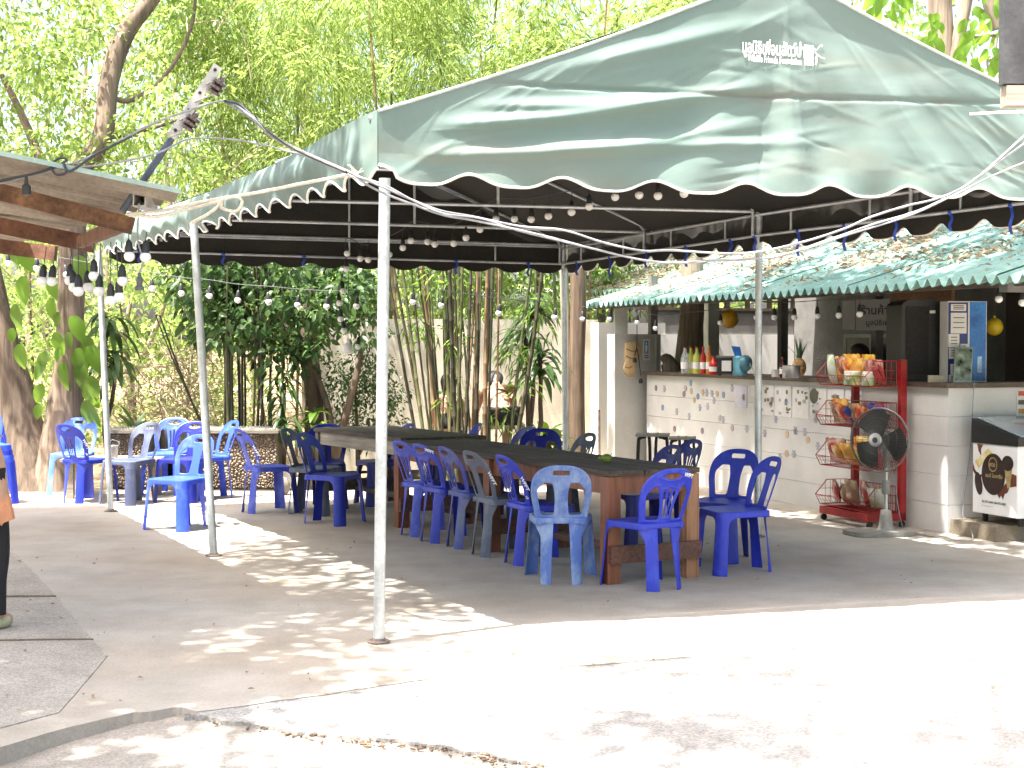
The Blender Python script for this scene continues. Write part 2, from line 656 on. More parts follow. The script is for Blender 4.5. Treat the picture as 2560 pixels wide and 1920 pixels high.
def canvas_mat():
    m, nt, N, L, P = nodes_of('green_canvas')
    tc = N.new('ShaderNodeTexCoord')

    def nz(sc, det, st=(1, 1, 1)):
        mp = N.new('ShaderNodeMapping')
        mp.inputs['Scale'].default_value = st
        L.new(tc.outputs['Object'], mp.inputs[0])
        n = N.new('ShaderNodeTexNoise')
        n.inputs['Scale'].default_value = sc
        n.inputs['Detail'].default_value = det
        L.new(mp.outputs[0], n.inputs['Vector'])
        return n
    a = nz(0.8, 5)
    r = N.new('ShaderNodeValToRGB')
    r.color_ramp.elements[0].color = (0.125, 0.182, 0.162, 1)
    r.color_ramp.elements[1].color = (0.172, 0.226, 0.207, 1)
    r.color_ramp.elements[0].position = 0.35
    r.color_ramp.elements[1].position = 0.7
    L.new(a.outputs[0], r.inputs[0])
    d = nz(1.6, 8, (0.5, 0.5, 3.0))       # brownish dirt streaks lying along the cloth
    rd = N.new('ShaderNodeValToRGB')
    rd.color_ramp.elements[0].position = 0.56
    rd.color_ramp.elements[1].position = 0.74
    rd.color_ramp.elements[0].color = (0, 0, 0, 1)
    rd.color_ramp.elements[1].color = (0.75, 0.75, 0.75, 1)
    L.new(d.outputs[0], rd.inputs[0])
    mx = N.new('ShaderNodeMixRGB')
    mx.inputs[2].default_value = (0.175, 0.180, 0.150, 1)
    L.new(rd.outputs[0], mx.inputs[0])
    L.new(r.outputs[0], mx.inputs[1])
    s = nz(2.2, 6, (0.25, 0.25, 1.5))     # pale scuffs
    rs = N.new('ShaderNodeValToRGB')
    rs.color_ramp.elements[0].position = 0.62
    rs.color_ramp.elements[1].position = 0.72
    rs.color_ramp.elements[0].color = (0, 0, 0, 1)
    rs.color_ramp.elements[1].color = (0.45, 0.45, 0.45, 1)
    L.new(s.outputs[0], rs.inputs[0])
    mx2 = N.new('ShaderNodeMixRGB')
    mx2.inputs[2].default_value = (0.30, 0.36, 0.33, 1)
    L.new(rs.outputs[0], mx2.inputs[0])
    L.new(mx.outputs[0], mx2.inputs[1])
    L.new(mx2.outputs[0], P.inputs['Base Color'])
    # grime caught along the sewn seam and towards the hem
    sx = N.new('ShaderNodeSeparateXYZ')
    L.new(tc.outputs['Object'], sx.inputs[0])
    grime = mx2
    for zc, wd, st in ((3.02, 0.05, 0.75), (2.47, 0.10, 0.5)):
        sb = N.new('ShaderNodeMath'); sb.operation = 'SUBTRACT'; sb.inputs[1].default_value = zc
        L.new(sx.outputs[2], sb.inputs[0])
        ab = N.new('ShaderNodeMath'); ab.operation = 'ABSOLUTE'
        L.new(sb.outputs[0], ab.inputs[0])
        mr = N.new('ShaderNodeMapRange')
        mr.inputs['From Min'].default_value = 0.0
        mr.inputs['From Max'].default_value = wd
        mr.inputs['To Min'].default_value = st
        mr.inputs['To Max'].default_value = 0.0
        L.new(ab.outputs[0], mr.inputs[0])
        gn_ = nz(2.8, 8, (1, 1, 1.6))
        rg = N.new('ShaderNodeValToRGB')
        rg.color_ramp.elements[0].position = 0.45
        rg.color_ramp.elements[1].position = 0.65
        L.new(gn_.outputs[0], rg.inputs[0])
        ml = N.new('ShaderNodeMath'); ml.operation = 'MULTIPLY'
        L.new(mr.outputs[0], ml.inputs[0])
        L.new(rg.outputs[0], ml.inputs[1])
        mg = N.new('ShaderNodeMixRGB')
        mg.inputs[2].default_value = (0.12, 0.105, 0.085, 1)
        L.new(ml.outputs[0], mg.inputs[0])
        L.new(grime.outputs[0], mg.inputs[1])
        grime = mg
    L.new(grime.outputs[0], P.inputs['Base Color'])
    P.inputs['Roughness'].default_value = 0.68
    P.inputs['Specular IOR Level'].default_value = 0.35
    f = nz(5.0, 5)
    b = N.new('ShaderNodeBump')
    b.inputs['Strength'].default_value = 0.25
    b.inputs['Distance'].default_value = 0.02
    L.new(f.outputs[0], b.inputs['Height'])
    g = nz(220, 2)
    b2 = N.new('ShaderNodeBump')
    b2.inputs['Strength'].default_value = 0.2
    b2.inputs['Distance'].default_value = 0.003
    L.new(g.outputs[0], b2.inputs['Height'])
    L.new(b.outputs[0], b2.inputs['Normal'])
    L.new(b2.outputs[0], P.inputs['Normal'])
    return m


m_canvas = canvas_mat()

# ================================================================== the ground
mb = MB()
mb.grid([[(x, y, -0.13 + (0.0 if y < 17 else 0)) for x in (-300, -60, -20, 0, 20, 60, 300)] for y in (-60, 0, 10, 17, 30, 80, 500)])
tag(mb.build('ground', m_soil), kind='structure')


def road_z(x):
    return -0.02 - 0.055 * max(0.0, min(1.0, (-1.22 - x) / 0.75))


mb = MB()
mb.grid([[(x, y, road_z(x) + 0.006 * noise.noise((x * 0.8, y * 0.8, 0))) for x in np.linspace(-14, 14, 113)] for y in np.linspace(-8, 7.9, 60)])
tag(mb.build('road', m_road, smooth=60), kind='structure')


def ragged(pts, n, amp, seed):
    out = []
    for i in range(len(pts) - 1):
        a, b = Vector(pts[i]), Vector(pts[i + 1])
        for k in range(n):
            p = a.lerp(b, k / n)
            j = amp * noise.noise((p.x * 9, p.y * 9, seed)) + amp * 0.5 * noise.noise((p.x * 31, p.y * 31, seed))
            out.append(Vector((p.x + j * 0.4, p.y + j, p.z)))
    out.append(Vector(pts[-1]))
    return out


kerb = [gr(-420, 1965), gr(0, 1868), gr(180, 1815), gr(330, 1782), gr(455, 1768)]
bound = [gr(490, 1780), gr(830, 1733), gr(1100, 1692), gr(1740, 1640), gr(2560, 1575), gr(3400, 1515)]
front = ragged(kerb, 14, 0.04, 1.0) + ragged(bound, 14, 0.035, 2.0)
front = [Vector((p.x, p.y, 0)) for p in front]
slab = front + [Vector((14, 9.5, 0)), Vector((14, 26, 0)), Vector((-0.2, 26, 0)), Vector((-0.2, 17.2, 0)), Vector((-2.6, 16.6, 0)),
                Vector((-9, 16.9, 0)), Vector((-9, 3.5, 0))]
mb = MB()
mb.prism([(p.x, p.y, -0.14) for p in slab], (0, 0, 0.14))
tag(mb.build('courtyard_floor', m_conc), kind='structure')

crack = [gr(462, 1782), gr(560, 1800), gr(740, 1822), gr(900, 1838), gr(1000, 1848), gr(1130, 1866), gr(1260, 1890), gr(1400, 1915), gr(1500, 1935), gr(1700, 1990), gr(2300, 2120)]
asph = ragged(crack, 12, 0.045, 3.0)
asph = [Vector((p.x, p.y, 0)) for p in asph]
b2 = [Vector((p.x, p.y - 0.004, 0)) for p in front[len(kerb) * 14 - 13:]]
poly = asph + [Vector((9, 3.5, 0)), Vector((9, 6, 0))] + list(reversed(b2))
mb = MB()
mb.prism([(p.x, p.y, -0.05) for p in poly], (0, 0, 0.046))
tag(mb.build('asphalt_apron', m_asph), kind='structure')

# older, rougher paving along the left edge, three pieces with open joints
def sheet(px, name='old_paving', mat=None, z=0.004):
    mb = MB()
    pts = ragged([gr(*p) for p in px] + [gr(*px[0])], 10, 0.012, 5.0)[:-1]
    mb.prism([(p.x, p.y, 0.0005) for p in pts], (0, 0, z))
    return tag(mb.build(name, mat or m_old), kind='structure')


sheet([(-500, 1350), (-20, 1372), (40, 1385), (138, 1489), (-500, 1494)])
for y0_, y1_ in ((1497, 1491), (1609, 1599)):
    mb = MB()
    pts = ragged([gr(-500, y0_ - 2.5), gr(140 if y0_ < 1550 else 234, y1_ - 1.5), gr(140 if y0_ < 1550 else 234, y1_ + 1.5), gr(-500, y0_ + 2.5), gr(-500, y0_ - 2.5)], 6, 0.004, 9.0)[:-1]
    mb.prism([(p.x, p.y, 0.0003) for p in pts], (0, 0, 0.0022))
    tag(mb.build('paving_joint', m_soil), kind='structure')
sheet([(-500, 1499), (140, 1494), (228, 1597), (-500, 1606)])
sheet([(-500, 1611), (230, 1602), (270, 1640), (150, 1782), (0, 1822), (-500, 1870)])

# dirt, gravel and a sprout of weed along the crack
mb = MB()
random.seed(3)
for i in range(330):
    t = random.random() ** 0.8
    k = 12 + int(t * 95)
    p = asph[min(k, len(asph) - 2)].lerp(asph[min(k + 1, len(asph) - 1)], random.random())
    if noise.noise((k * 0.21, 0, 0)) < -0.05 and random.random() < .8:
        continue
    s = random.uniform(0.003, 0.010)
    q = p + Vector((random.gauss(0, 0.04), random.gauss(-0.03, 0.035), -0.013))
    rot = Matrix.Rotation(random.uniform(0, 6), 3, 'Z') @ Matrix.Rotation(random.uniform(-.6, .6), 3, 'X')
    mb.box(q, (s * random.uniform(1, 3.5), s, s * 0.7), rot)
tag(mb.build('crack_gravel', m_debris), 'brown gravel and dirt caught along the crack in the paving', 'gravel', kind='stuff')

# a thin scatter of dry leaf bits over the yard
C = []
for i in range(150):
    px, py = random.uniform(20, 2500), random.uniform(1250, 1830)
    g = gr(px, py)
    C.append((g.x, g.y, 0.012))
C = np.array(C)
n = len(C)
D = unit(np.c_[RNG.normal(size=(n, 2)), RNG.normal(size=n) * 0.15])
Ls = 0.014 + 0.03 * RNG.random(n) ** 2
V, Fc = leaf_arrays(C, D, unit(np.c_[RNG.normal(size=(n, 2)) * 0.3, np.ones(n)]), Ls, Ls * 0.5, 0.0, 0.3)
m_dry = leafmat('dry_leaf', [(0.10, 0.055, 0.03), (0.28, 0.18, 0.09), (0.05, 0.035, 0.025), (0.35, 0.27, 0.17)], 0.15, 0.7)
tag(link('fallen_leaf_bits', tri_mesh('fallen_leaf_bits', V, Fc), m_dry), 'dry leaf bits scattered over the grey concrete yard', 'leaf litter', kind='stuff')

# ================================================================== the tent
L0, L1, L3 = Vector((-0.716, 8.13, 0)), Vector((-2.26, 11.48, 0)), Vector((-3.85, 14.55, 0))
R0, R1, R3 = Vector((3.81, 9.40, 0)), Vector((2.04, 12.60, 0)), Vector((0.56, 16.25, 0))
tent = thing('canopy_tent', 'large green canvas tent with scalloped hem over the dining tables', 'tent', (-0.5, 12, 0))
ZE, ZA = 2.84, 3.74


def lr(t, P0, P1, P3):
    """point of a long side; t = 0 front, 1 middle pole, 2 far end"""
    return P0.lerp(P1, t) if t <= 1 else P1.lerp(P3, t - 1)


def z_eave(t):
    return 2.84 - 0.10 * min(1, t) if t <= 1 else 2.74 - 0.02 * (t - 1)


def pole(base, top, r=0.029, foot=0.062):
    mb = MB()
    mb.tube([base + (top - base) * k / 6 for k in range(7)], r, 12)
    o = mb.build('pole', m_steel, tent, smooth=40)
    mb = MB()
    mb.lathe(base + Vector((0, 0, 0.003)), [(foot, 0), (foot, 0.006), (foot * 0.95, 0.009), (r * 1.3, 0.010), (r * 1.12, 0.022)], 18)
    mb.build('base_plate', m_rusty, o, smooth=40)


def pz(px, py, Y):
    return at(px, py, Y).z


pole(L0.copy(), at(962, 446, 8.13), 0.031)
pole(L1.copy(), at(484, 556, 11.48), 0.03)
pole(L3 + Vector((0, 0, 0)), at(247, 628, 14.55), 0.029)
pole(R0.copy(), R0 + Vector((0, 0, 2.8)))
pole(Vector((2.045, 12.62, 0)), at(1898, 520, 12.60), 0.029)
pole(Vector((0.575, 16.25, 0)), at(1409, 608, 16.25), 0.029)

# trusses: rafters, tie bar and king post
for t in (0.0, 0.5, 1.0, 1.5, 2.0):
    a, b = lr(t, L0, L1, L3), lr(t, R0, R1, R3)
    a, b = a.lerp(b, .012), b.lerp(a, .012)
    if t == 0:
        a, b = a + Vector((-.02, .09, 0)), b + Vector((-.02, .09, 0))
    zl = z_eave(t) - 0.02
    if t == 1.5:
        zl -= 0.005
    a = Vector((a.x, a.y, zl - 0.02)); b = Vector((b.x, b.y, zl - 0.02 - (0.02 if t > 1 else 0)))
    mid = (a + b) / 2
    zap = ZA - 0.08 - 0.03 * t
    ap = Vector((mid.x, mid.y, zap))
    mb = MB()
    if t > 0:
        mb.tube([a, b], 0.014, 8)
        mb.build('tie_bar', m_steel, tent, smooth=40)
        mb = MB().tube([mid, ap], 0.012, 8)
        mb.build('king_post', m_steel, tent, smooth=40)
    for e in (a, b):
        top = e + Vector((0, 0, 0.03))
        inn = e.lerp(ap, 0.035) + Vector((0, 0, 0.05))
        MB().tube(spline([e - Vector((0, 0, 0.2)), e, top.lerp(inn, .5) + Vector((0, 0, 0.0)), inn, ap], 5), 0.014, 8).build('rafter', m_steel, tent, smooth=40)

# eave rails (upper and lower) with short uprights, along both long sides and across the far end
def rails(P, Q, z1, z2, z3, z4, n):
    MB().tube([(P.x, P.y, z1), (Q.x, Q.y, z2)], 0.013, 8).build('rail', m_steel, tent, smooth=40)
    MB().tube([(P.x, P.y, z3), (Q.x, Q.y, z4)], 0.013, 8).build('rail', m_steel, tent, smooth=40)
    for k in range(n):
        s = (k + 0.5) / n
        p = P.lerp(Q, s)
        MB().tube([(p.x, p.y, z1 + (z2 - z1) * s), (p.x, p.y, z3 + (z4 - z3) * s)], 0.010, 6).build('upright', m_steel, tent, smooth=40)


def inset(p, q, d):
    return p + (q - p).normalized() * d


rails(inset(R0, L0, .03), inset(R1, L1, .03), 2.74, 2.67, 2.55, 2.50, 4)
rails(inset(R1, L1, .03), inset(R3, L3, .03), 2.67, 2.62, 2.50, 2.46, 4)
rails(inset(L0, R0, .03), inset(L1, R1, .03), 2.76, 2.68, 2.56, 2.53, 3)
rails(inset(L1, R1, .03), inset(L3, R3, .03), 2.68, 2.66, 2.53, 2.50, 3)
rails(L3.copy(), R3.copy(), 2.66, 2.64, 2.50, 2.46, 3)


def scallop(u):
    """u in scallops; 0 at the low belly, 1 at the notch"""
    return (0.5 + 0.5 * math.cos(2 * math.pi * u)) ** 1.9


def canvas_panel(name, rows, outward, trim=None):
    """outer cloth and dark lining of a panel given as rows of points, outward: rough outward direction"""
    mb = MB().grid(rows)
    o = mb.build(name, m_canvas, tent, smooth=75)
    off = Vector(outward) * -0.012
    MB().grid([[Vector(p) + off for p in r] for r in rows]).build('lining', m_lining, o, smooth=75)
    if trim is not None:
        MB().tube(trim, 0.008, 6).build('hem_trim', m_trim, o, smooth=60)
    return o


# front gable
gdir = (R0 - L0); GW = gdir.length; gdir.normalize()
gn = Vector((gdir.y, -gdir.x, 0))         # towards the viewer


def gable_top(s):
    k = 1 - abs(2 * s - 1)
    return ZE + (ZA - ZE) * k - 0.035 * math.sin(math.pi * k) + 0.0


def ridge(x, w):
    return math.exp(-(x / w) ** 2)


CREASES = []
random.seed(77)
for k in range(120):
    x, z = random.uniform(.15, GW - .15), random.uniform(2.52, 3.45)
    r_ = random.random()
    if r_ < .45:                       # pulls from the peak
        dx, dz = x - GW * .5, z - 3.95
    elif r_ < .8:                      # pulls from the near corners
        dx, dz = (x + .1, z - 2.45 + .25) if x < GW * .5 else (x - GW - .1, z - 2.45 + .25)
    else:
        dx, dz = 1.0, random.uniform(-.3, .3)
    l_ = math.hypot(dx, dz)
    CREASES.append((x, z, dx / l_, dz / l_, random.uniform(.15, .55), random.uniform(.008, .024), random.choice((-1, 1, 1)) * random.uniform(.003, .011)))


def creases(X, z):
    d = 0.0
    for x0, z0, dx, dz, ln, w, a in CREASES:
        u, v = (X - x0) * dx + (z - z0) * dz, -(X - x0) * dz + (z - z0) * dx
        if abs(u) < ln and abs(v) < 3 * w:
            v += .03 * (u / ln) ** 2 * ln
            d += a * math.exp(-(v / w) ** 2) * (1 - (u / ln) ** 2) ** 2
    return d


def fold(s, z):
    X = s * GW
    d = creases(X, z) * 0.45
    # long swags that leave the left corner and climb towards the middle
    q = noise.noise((X * 0.7, z * 0.9, 3.3))
    for z0, sl, cv, a, w, x0, x1 in ((2.60, 0.05, 0.065, 0.030, 0.040, 0.2, 2.4), (2.74, 0.10, 0.050, 0.040, 0.040, 0.3, 2.4),
                                     (2.86, 0.05, 0.03, 0.026, 0.032, 0.5, 2.0), (2.66, 0.02, 0.022, 0.020, 0.03, 0.9, 2.8),
                                     (2.95, 0.16, 0.05, 0.022, 0.05, 0.9, 2.6), (3.08, 0.3, 0.0, 0.016, 0.04, 0.8, 1.8)):
        zc = z0 + sl * X + cv * X * X * 0.5 + 0.03 * noise.noise((X * 1.3, z0, 1))
        env = max(0, min(1, (X - x0) / 0.35)) * max(0, min(1, (x1 - X) / 0.9))
        d += a * ridge(z - zc, w) * env
    # fan of creases coming down from the peak
    ax, az = X - GW * 0.5, ZA + 0.25 - z
    ph = math.atan2(ax, max(0.05, az))
    low = max(0, min(1, (3.35 - z) / 0.6))
    d += 0.017 * low * math.sin(ph * 15 + 1.6 * noise.noise((ph * 2, z, 5))) * max(0, min(1, (X - 1.2) / 1.0))
    d += 0.008 * math.sin(ph * 33 + 2 * q) * low * max(0, min(1, (X - 1.8) / 0.8))
    d += 0.035 * noise.noise((X * 0.9, z * 1.3, 0.4)) + 0.012 * noise.noise((X * 2.6, z * 3.5, 9.4))
    # the sewn seam
    d += -0.012 * ridge(z - (3.035 - 0.02 * math.sin(X)), 0.012)
    d += 0.10 * (0.5 - 0.5 * math.cos(2 * math.pi * s)) * max(0, (ZE - 0.05 - z)) * 0.6
    edge = max(0.0, min(1, (gable_top(s) - z) / 0.12)) * max(0, min(1, s / 0.03)) * max(0, min(1, (1 - s) / 0.03))
    return d * edge + 0.015


NS = 9
cols, nrow = 330, 110
rows = []
for j in range(nrow + 1):
    r = []
    for i in range(cols + 1):
        s = i / cols
        zt = gable_top(s)
        zh = 2.465 + 0.062 * scallop(s * NS + 0.06 * math.sin(s * 9)) - 0.012 * math.sin(s * 5) + (0.03 if s < 0.02 else 0)
        k = (j / nrow) ** 0.92
        z = zt + (zh - zt) * k
        p = L0 + gdir * (s * GW) + gn * fold(s, z)
        flare = max(0, (2.62 - z)) * 0.35 * math.sin(s * NS * math.pi * 2 + 0.6)
        p = p + gn * flare * 0.35
        r.append(Vector((p.x, p.y, z)))
    rows.append(r)
front_gable = canvas_panel('front_gable', rows, gn, rows[-1])
# rolled edge where gable and roof are stitched together
MB().tube([p + Vector((0, 0, 0.002)) for p in rows[0]], 0.009, 6).build('edge_piping', M('pale_green_piping', (0.42, 0.46, 0.42), .7, .15, 6), front_gable, smooth=60)

# roof slopes
A = [((lr(t, L0, L1, L3) + lr(t, R0, R1, R3)) / 2) for t in np.linspace(0, 2, 33)]
for side, (P0, P1, P3) in (('l', (L0, L1, L3)), ('r', (R0, R1, R3))):
    rows = []
    for i, t in enumerate(np.linspace(0, 2, 33)):
        e = lr(t, P0, P1, P3)
        za = ZA - 0.03 * t
        r = []
        for k in range(15):
            w = k / 14
            p = A[i].lerp(e, w)
            z = za + (z_eave(t) - za) * w - 0.05 * math.sin(math.pi * w) * abs(math.sin(math.pi * t * 2)) - 0.03 * math.sin(math.pi * w) + 0.01
            r.append(Vector((p.x, p.y, z + 0.015 * noise.noise((t * 4, w * 3, 2)) - 0.055 * w ** 6)))
        rows.append(r)
    canvas_panel('roof_slope', rows, (0, 0, 1))

# side valances
def valance(name, P0, P1, P3, outd, per, zbase, amp, foldamp, trim=True):
    n = 300
    rows = [[] for _ in range(13)]
    for i in range(n + 1):
        t = 2 * i / n
        e = lr(t, P0, P1, P3)
        ln = (e - P0).length
        zt = z_eave(t) + 0.012 - 0.03 * abs(math.sin(math.pi * t)) ** 2
        zh = zbase(t) + amp * scallop(ln / per)
        for j in range(13):
            k = j / 12
            z = zt + (zh - zt) * k
            bulge = 0.035 * math.sin(math.pi * min(1, k * 1.2)) * (0.5 + noise.noise((t * 3.0, k, 2.0)))
            f = foldamp * (k ** 1.2) * (math.sin(ln / per * 2 * math.pi + 0.7) * 0.7 + 0.9 * noise.noise((ln * 2.2, k * 1.2, 4)))
            f += foldamp * 0.9 * noise.noise((ln * 1.3 - k * 1.1, k * 2.4, 8.0))
            near = max(0.0, 1 - abs(t - 1) * 9)
            f += 0.03 * near * math.sin(k * 3 + ln * 30) * k
            p = e + outd * ((0.02 + bulge + f) * min(1.0, ln / 0.3 + 0.02))
            rows[j].append(Vector((p.x, p.y, z)))
    return canvas_panel(name, rows, outd, rows[-1] if trim else None)


lo = Vector((-gdir.x, -gdir.y, 0))
valance('side_valance', L0, L1, L3, lo, 0.37, lambda t: 2.475 - 0.01 * t, 0.065, 0.032)
valance('side_valance', R0, R1, R3, -lo, 0.40, lambda t: 2.40 - 0.02 * t, 0.07, 0.02)
# far end
rows = []
for j in range(17):
    r = []
    for i in range(121):
        s = i / 120
        e = L3.lerp(R3, s)
        kk = 1 - abs(2 * s - 1)
        zt = z_eave(2) + (ZA - 0.07 - z_eave(2)) * kk
        zh = 2.38 - 0.02 * s + 0.05 * scallop(s * 12)
        z = zt + (zh - zt) * j / 16
        p = e - gn * (0.03 + 0.03 * noise.noise((s * 8, j * .1, 3)))
        r.append(Vector((p.x, p.y, z)))
    rows.append(r)
canvas_panel('rear_gable', rows, -gn)

# blue ribbons that tie the cloth to the rails
def ribbon(p, ln):
    pts = [p, p + Vector((0.01, -0.012, -ln * .35)), p + Vector((-0.008, -0.016, -ln * .7)), p + Vector((0.006, -0.012, -ln))]
    mb = MB()
    rows = [[q + Vector((-0.012, 0, 0)), q + Vector((0.012, 0.004, 0))] for q in spline(pts, 4)]
    mb.grid(rows)
    mb.lathe(p, [(0.012, -0.016), (0.02, 0), (0.012, 0.016)], 8)
    mb.build('ribbon_tie', m_bluetie, tent, smooth=60)


for k in range(7):
    p = inset(R0, L0, .035).lerp(inset(R1, L1, .035), 0.1 + k * 0.15)
    ribbon(Vector((p.x, p.y, 2.545 - .05 * (0.1 + k * .15))), random.uniform(0.12, 0.24))
for k in range(5):
    p = inset(R1, L1, .035).lerp(inset(R3, L3, .035), 0.1 + k * 0.2)
    ribbon(Vector((p.x, p.y, 2.49 - .04 * (0.1 + k * .2))), random.uniform(0.12, 0.22))
for k in range(6):
    p = (L3 + gn * .03).lerp(R3 + gn * .03, 0.06 + k * 0.17)
    ribbon(Vector((p.x, p.y, 2.50 - .04 * (0.06 + k * .17))), random.uniform(0.10, 0.2))

# the printed sign on the gable: two lines of lettering, bars and a climbing gibbon outline
def on_gable(x0, z0, sh=-0.02):
    def f(x, y):
        X = x0 + x
        z = z0 + y + x * sh
        s = X / GW
        p = L0 + gdir * X + gn * (fold(s, z) + 0.006)
        return Vector((p.x, p.y, z))
    return f


def gable_coord(px, py):
    r = ray(px, py)
    n2 = gn
    t = (L0 - EYE).dot(n2) / r.dot(n2)
    p = EYE + r * t
    return (p - L0).dot(gdir), p.z


x0, z0 = gable_coord(1852, 131)
lettering('มูลนิธิเพื่อนสัตว์ป่า', 0.098, (0, 0, 0), (1, 0, 0), (0, 0, 1), m_print, front_gable, bold=0.0028, mapf=on_gable(x0, z0), sx=0.56)
x0, z0 = gable_coord(1867, 153)
lettering('Wildlife Friends Foundation', 0.056, (0, 0, 0), (1, 0, 0), (0, 0, 1), m_print, front_gable, bold=0.0012, mapf=on_gable(x0, z0), sx=0.535)
x0, z0 = gable_coord(2009, 164)
fm = on_gable(x0, z0)
mb = MB()


def flat_poly(mb, pts):
    mb.add([fm(*p) for p in pts], [tuple(range(len(pts)))])


for k in range(4):
    flat_poly(mb, [(k * 0.0155, 0.0), (k * 0.0155 + 0.0095, 0), (k * 0.0155 + 0.0095, 0.118 - k * 0.003), (k * 0.0155, 0.118 - k * 0.003)])
flat_poly(mb, [(0, 0.108), (0.056, 0.108), (0.056, 0.118), (0, 0.118)])


def limb(pts, w):
    for (xa, ya), (xb, yb) in zip(pts[:-1], pts[1:]):
        dx, dy = xb - xa, yb - ya
        l = math.hypot(dx, dy)
        nx, ny = -dy / l * w, dx / l * w
        flat_poly(mb, [(xa - nx, ya - ny), (xb - nx, yb - ny), (xb + nx, yb + ny), (xa + nx, ya + ny)])


limb([(0.056, 0.100), (0.076, 0.092), (0.088, 0.106), (0.108, 0.128)], 0.0030)
limb([(0.062, 0.104), (0.070, 0.090), (0.066, 0.078)], 0.0026)
limb([(0.108, 0.128), (0.115, 0.122), (0.110, 0.113)], 0.0024)
limb([(0.066, 0.078), (0.084, 0.066), (0.106, 0.052), (0.128, 0.048)], 0.0036)
limb([(0.084, 0.066), (0.074, 0.048), (0.080, 0.030), (0.070, 0.006)], 0.0028)
limb([(0.074, 0.06), (0.066, 0.044), (0.072, 0.026), (0.066, 0.006)], 0.0022)
mb.build('emblem', m_print, front_gable)

# ================================================================== the stall: frame of reference along its counter
SO = Vector((3.69, 12.85, 0))
SA = Vector((-0.342, 0.940, 0)).normalized()      # along the counter, away from the viewer
SB = Vector((0.940, 0.342, 0)).normalized()       # into the stall


def S(a, b, z):
    return SO + SA * a + SB * b + Vector((0, 0, z))


def on_b(px, py, b):
    r = ray(px, py)
    t = (SO + SB * b - EYE).dot(SB) / r.dot(SB)
    p = EYE + r * t
    return (p - SO).dot(SA), p.z


def on_a(px, py, a):
    r = ray(px, py)
    t = (SO + SA * a - EYE).dot(SA) / r.dot(SA)
    p = EYE + r * t
    return (p - SO).dot(SB), p.z


def sbox(mb, a0, a1, b0, b1, z0, z1):
    return mb.hexa([S(a0, b0, z0), S(a0, b1, z0), S(a1, b1, z0), S(a1, b0, z0), S(a0, b0, z1), S(a0, b1, z1), S(a1, b1, z1), S(a1, b0, z1)])


def SB1(name, mat, parent, a0, a1, b0, b1, z0, z1):
    return sbox(MB(), a0, a1, b0, b1, z0, z1).build(name, mat, parent)


m_white = M('white_wall_paint', (0.58, 0.57, 0.555), 0.75, 0.08, 2.5, 0.15, 60)
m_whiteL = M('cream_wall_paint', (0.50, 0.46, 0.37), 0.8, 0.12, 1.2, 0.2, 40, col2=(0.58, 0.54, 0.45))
m_grey = M('grey_plaster', (0.50, 0.49, 0.46), 0.8, 0.1, 2.0, 0.15, 50)
m_dwood = wood_mat('dark_counter_wood', (0.045, 0.032, 0.025), (0.12, 0.085, 0.06), 3, 1, 0.5)
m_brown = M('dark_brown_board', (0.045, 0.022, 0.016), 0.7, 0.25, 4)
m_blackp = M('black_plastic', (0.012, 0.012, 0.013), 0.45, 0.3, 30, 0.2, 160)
m_shadow_grey = M('dark_grey_paint_and_shade', (0.14, 0.135, 0.13), 0.7, 0.15, 6)  # grey paint, also used as painted shade above the end wall
m_beam = wood_mat('brown_beam', (0.12, 0.055, 0.025), (0.26, 0.13, 0.06), 3, 0, 0.6)
m_step = concrete_mat('step_concrete', (0.30, 0.265, 0.21), (0.22, 0.185, 0.14), 2.0, 0.1, 0.6)
m_paper = M('paper', (0.68, 0.66, 0.64), 0.8, 0.06, 8)
m_paperp = M('pale_lilac_paper', (0.56, 0.55, 0.64), 0.8, 0.06, 8)
m_ink = M('black_ink', (0.02, 0.02, 0.022), 0.6, 0.1, 10)
m_red = M('red_enamel', (0.27, 0.010, 0.012), 0.35, 0.2, 12)
m_blue = M('blue_panel', (0.01, 0.11, 0.42), 0.4, 0.2, 5, col2=(0.03, 0.2, 0.55))
m_yel = M('yellow_rubber', (0.62, 0.44, 0.02), 0.35, 0.12, 6)
m_oldyel = M('amber_rubber', (0.45, 0.25, 0.01), 0.4, 0.15, 6)

stall = thing('refreshment_stall', 'white refreshment stall with long sticker-covered counter and green corrugated roof', 'stall', tuple(SO))
# counter wall, in courses of painted boards
zc = [0.0, 0.24, 0.49, 0.74, 0.99, 1.235]
for i in range(5):
    SB1('course', m_white, stall, 0.0, 6.0, 0.0 if i % 2 else 0.002, 0.14, zc[i] + 0.0015, zc[i + 1] - 0.0015)
    SB1('course', m_white, stall, 0.0 if i % 2 else 0.002, 0.14, 0.142, 2.9, zc[i] + 0.0015, zc[i + 1] - 0.0015)
SB1('counter_core', m_grey, stall, 0.01, 5.99, 0.02, 0.13, 0, 1.23)
SB1('counter_core', m_grey, stall, 0.02, 0.13, 0.15, 2.88, 0, 1.23)
SB1('counter_top', m_dwood, stall, -0.05, 6.02, -0.05, 0.50, 1.238, 1.278)
SB1('counter_top', m_dwood, stall, -0.05, 0.45, 0.502, 2.9, 1.238, 1.278)
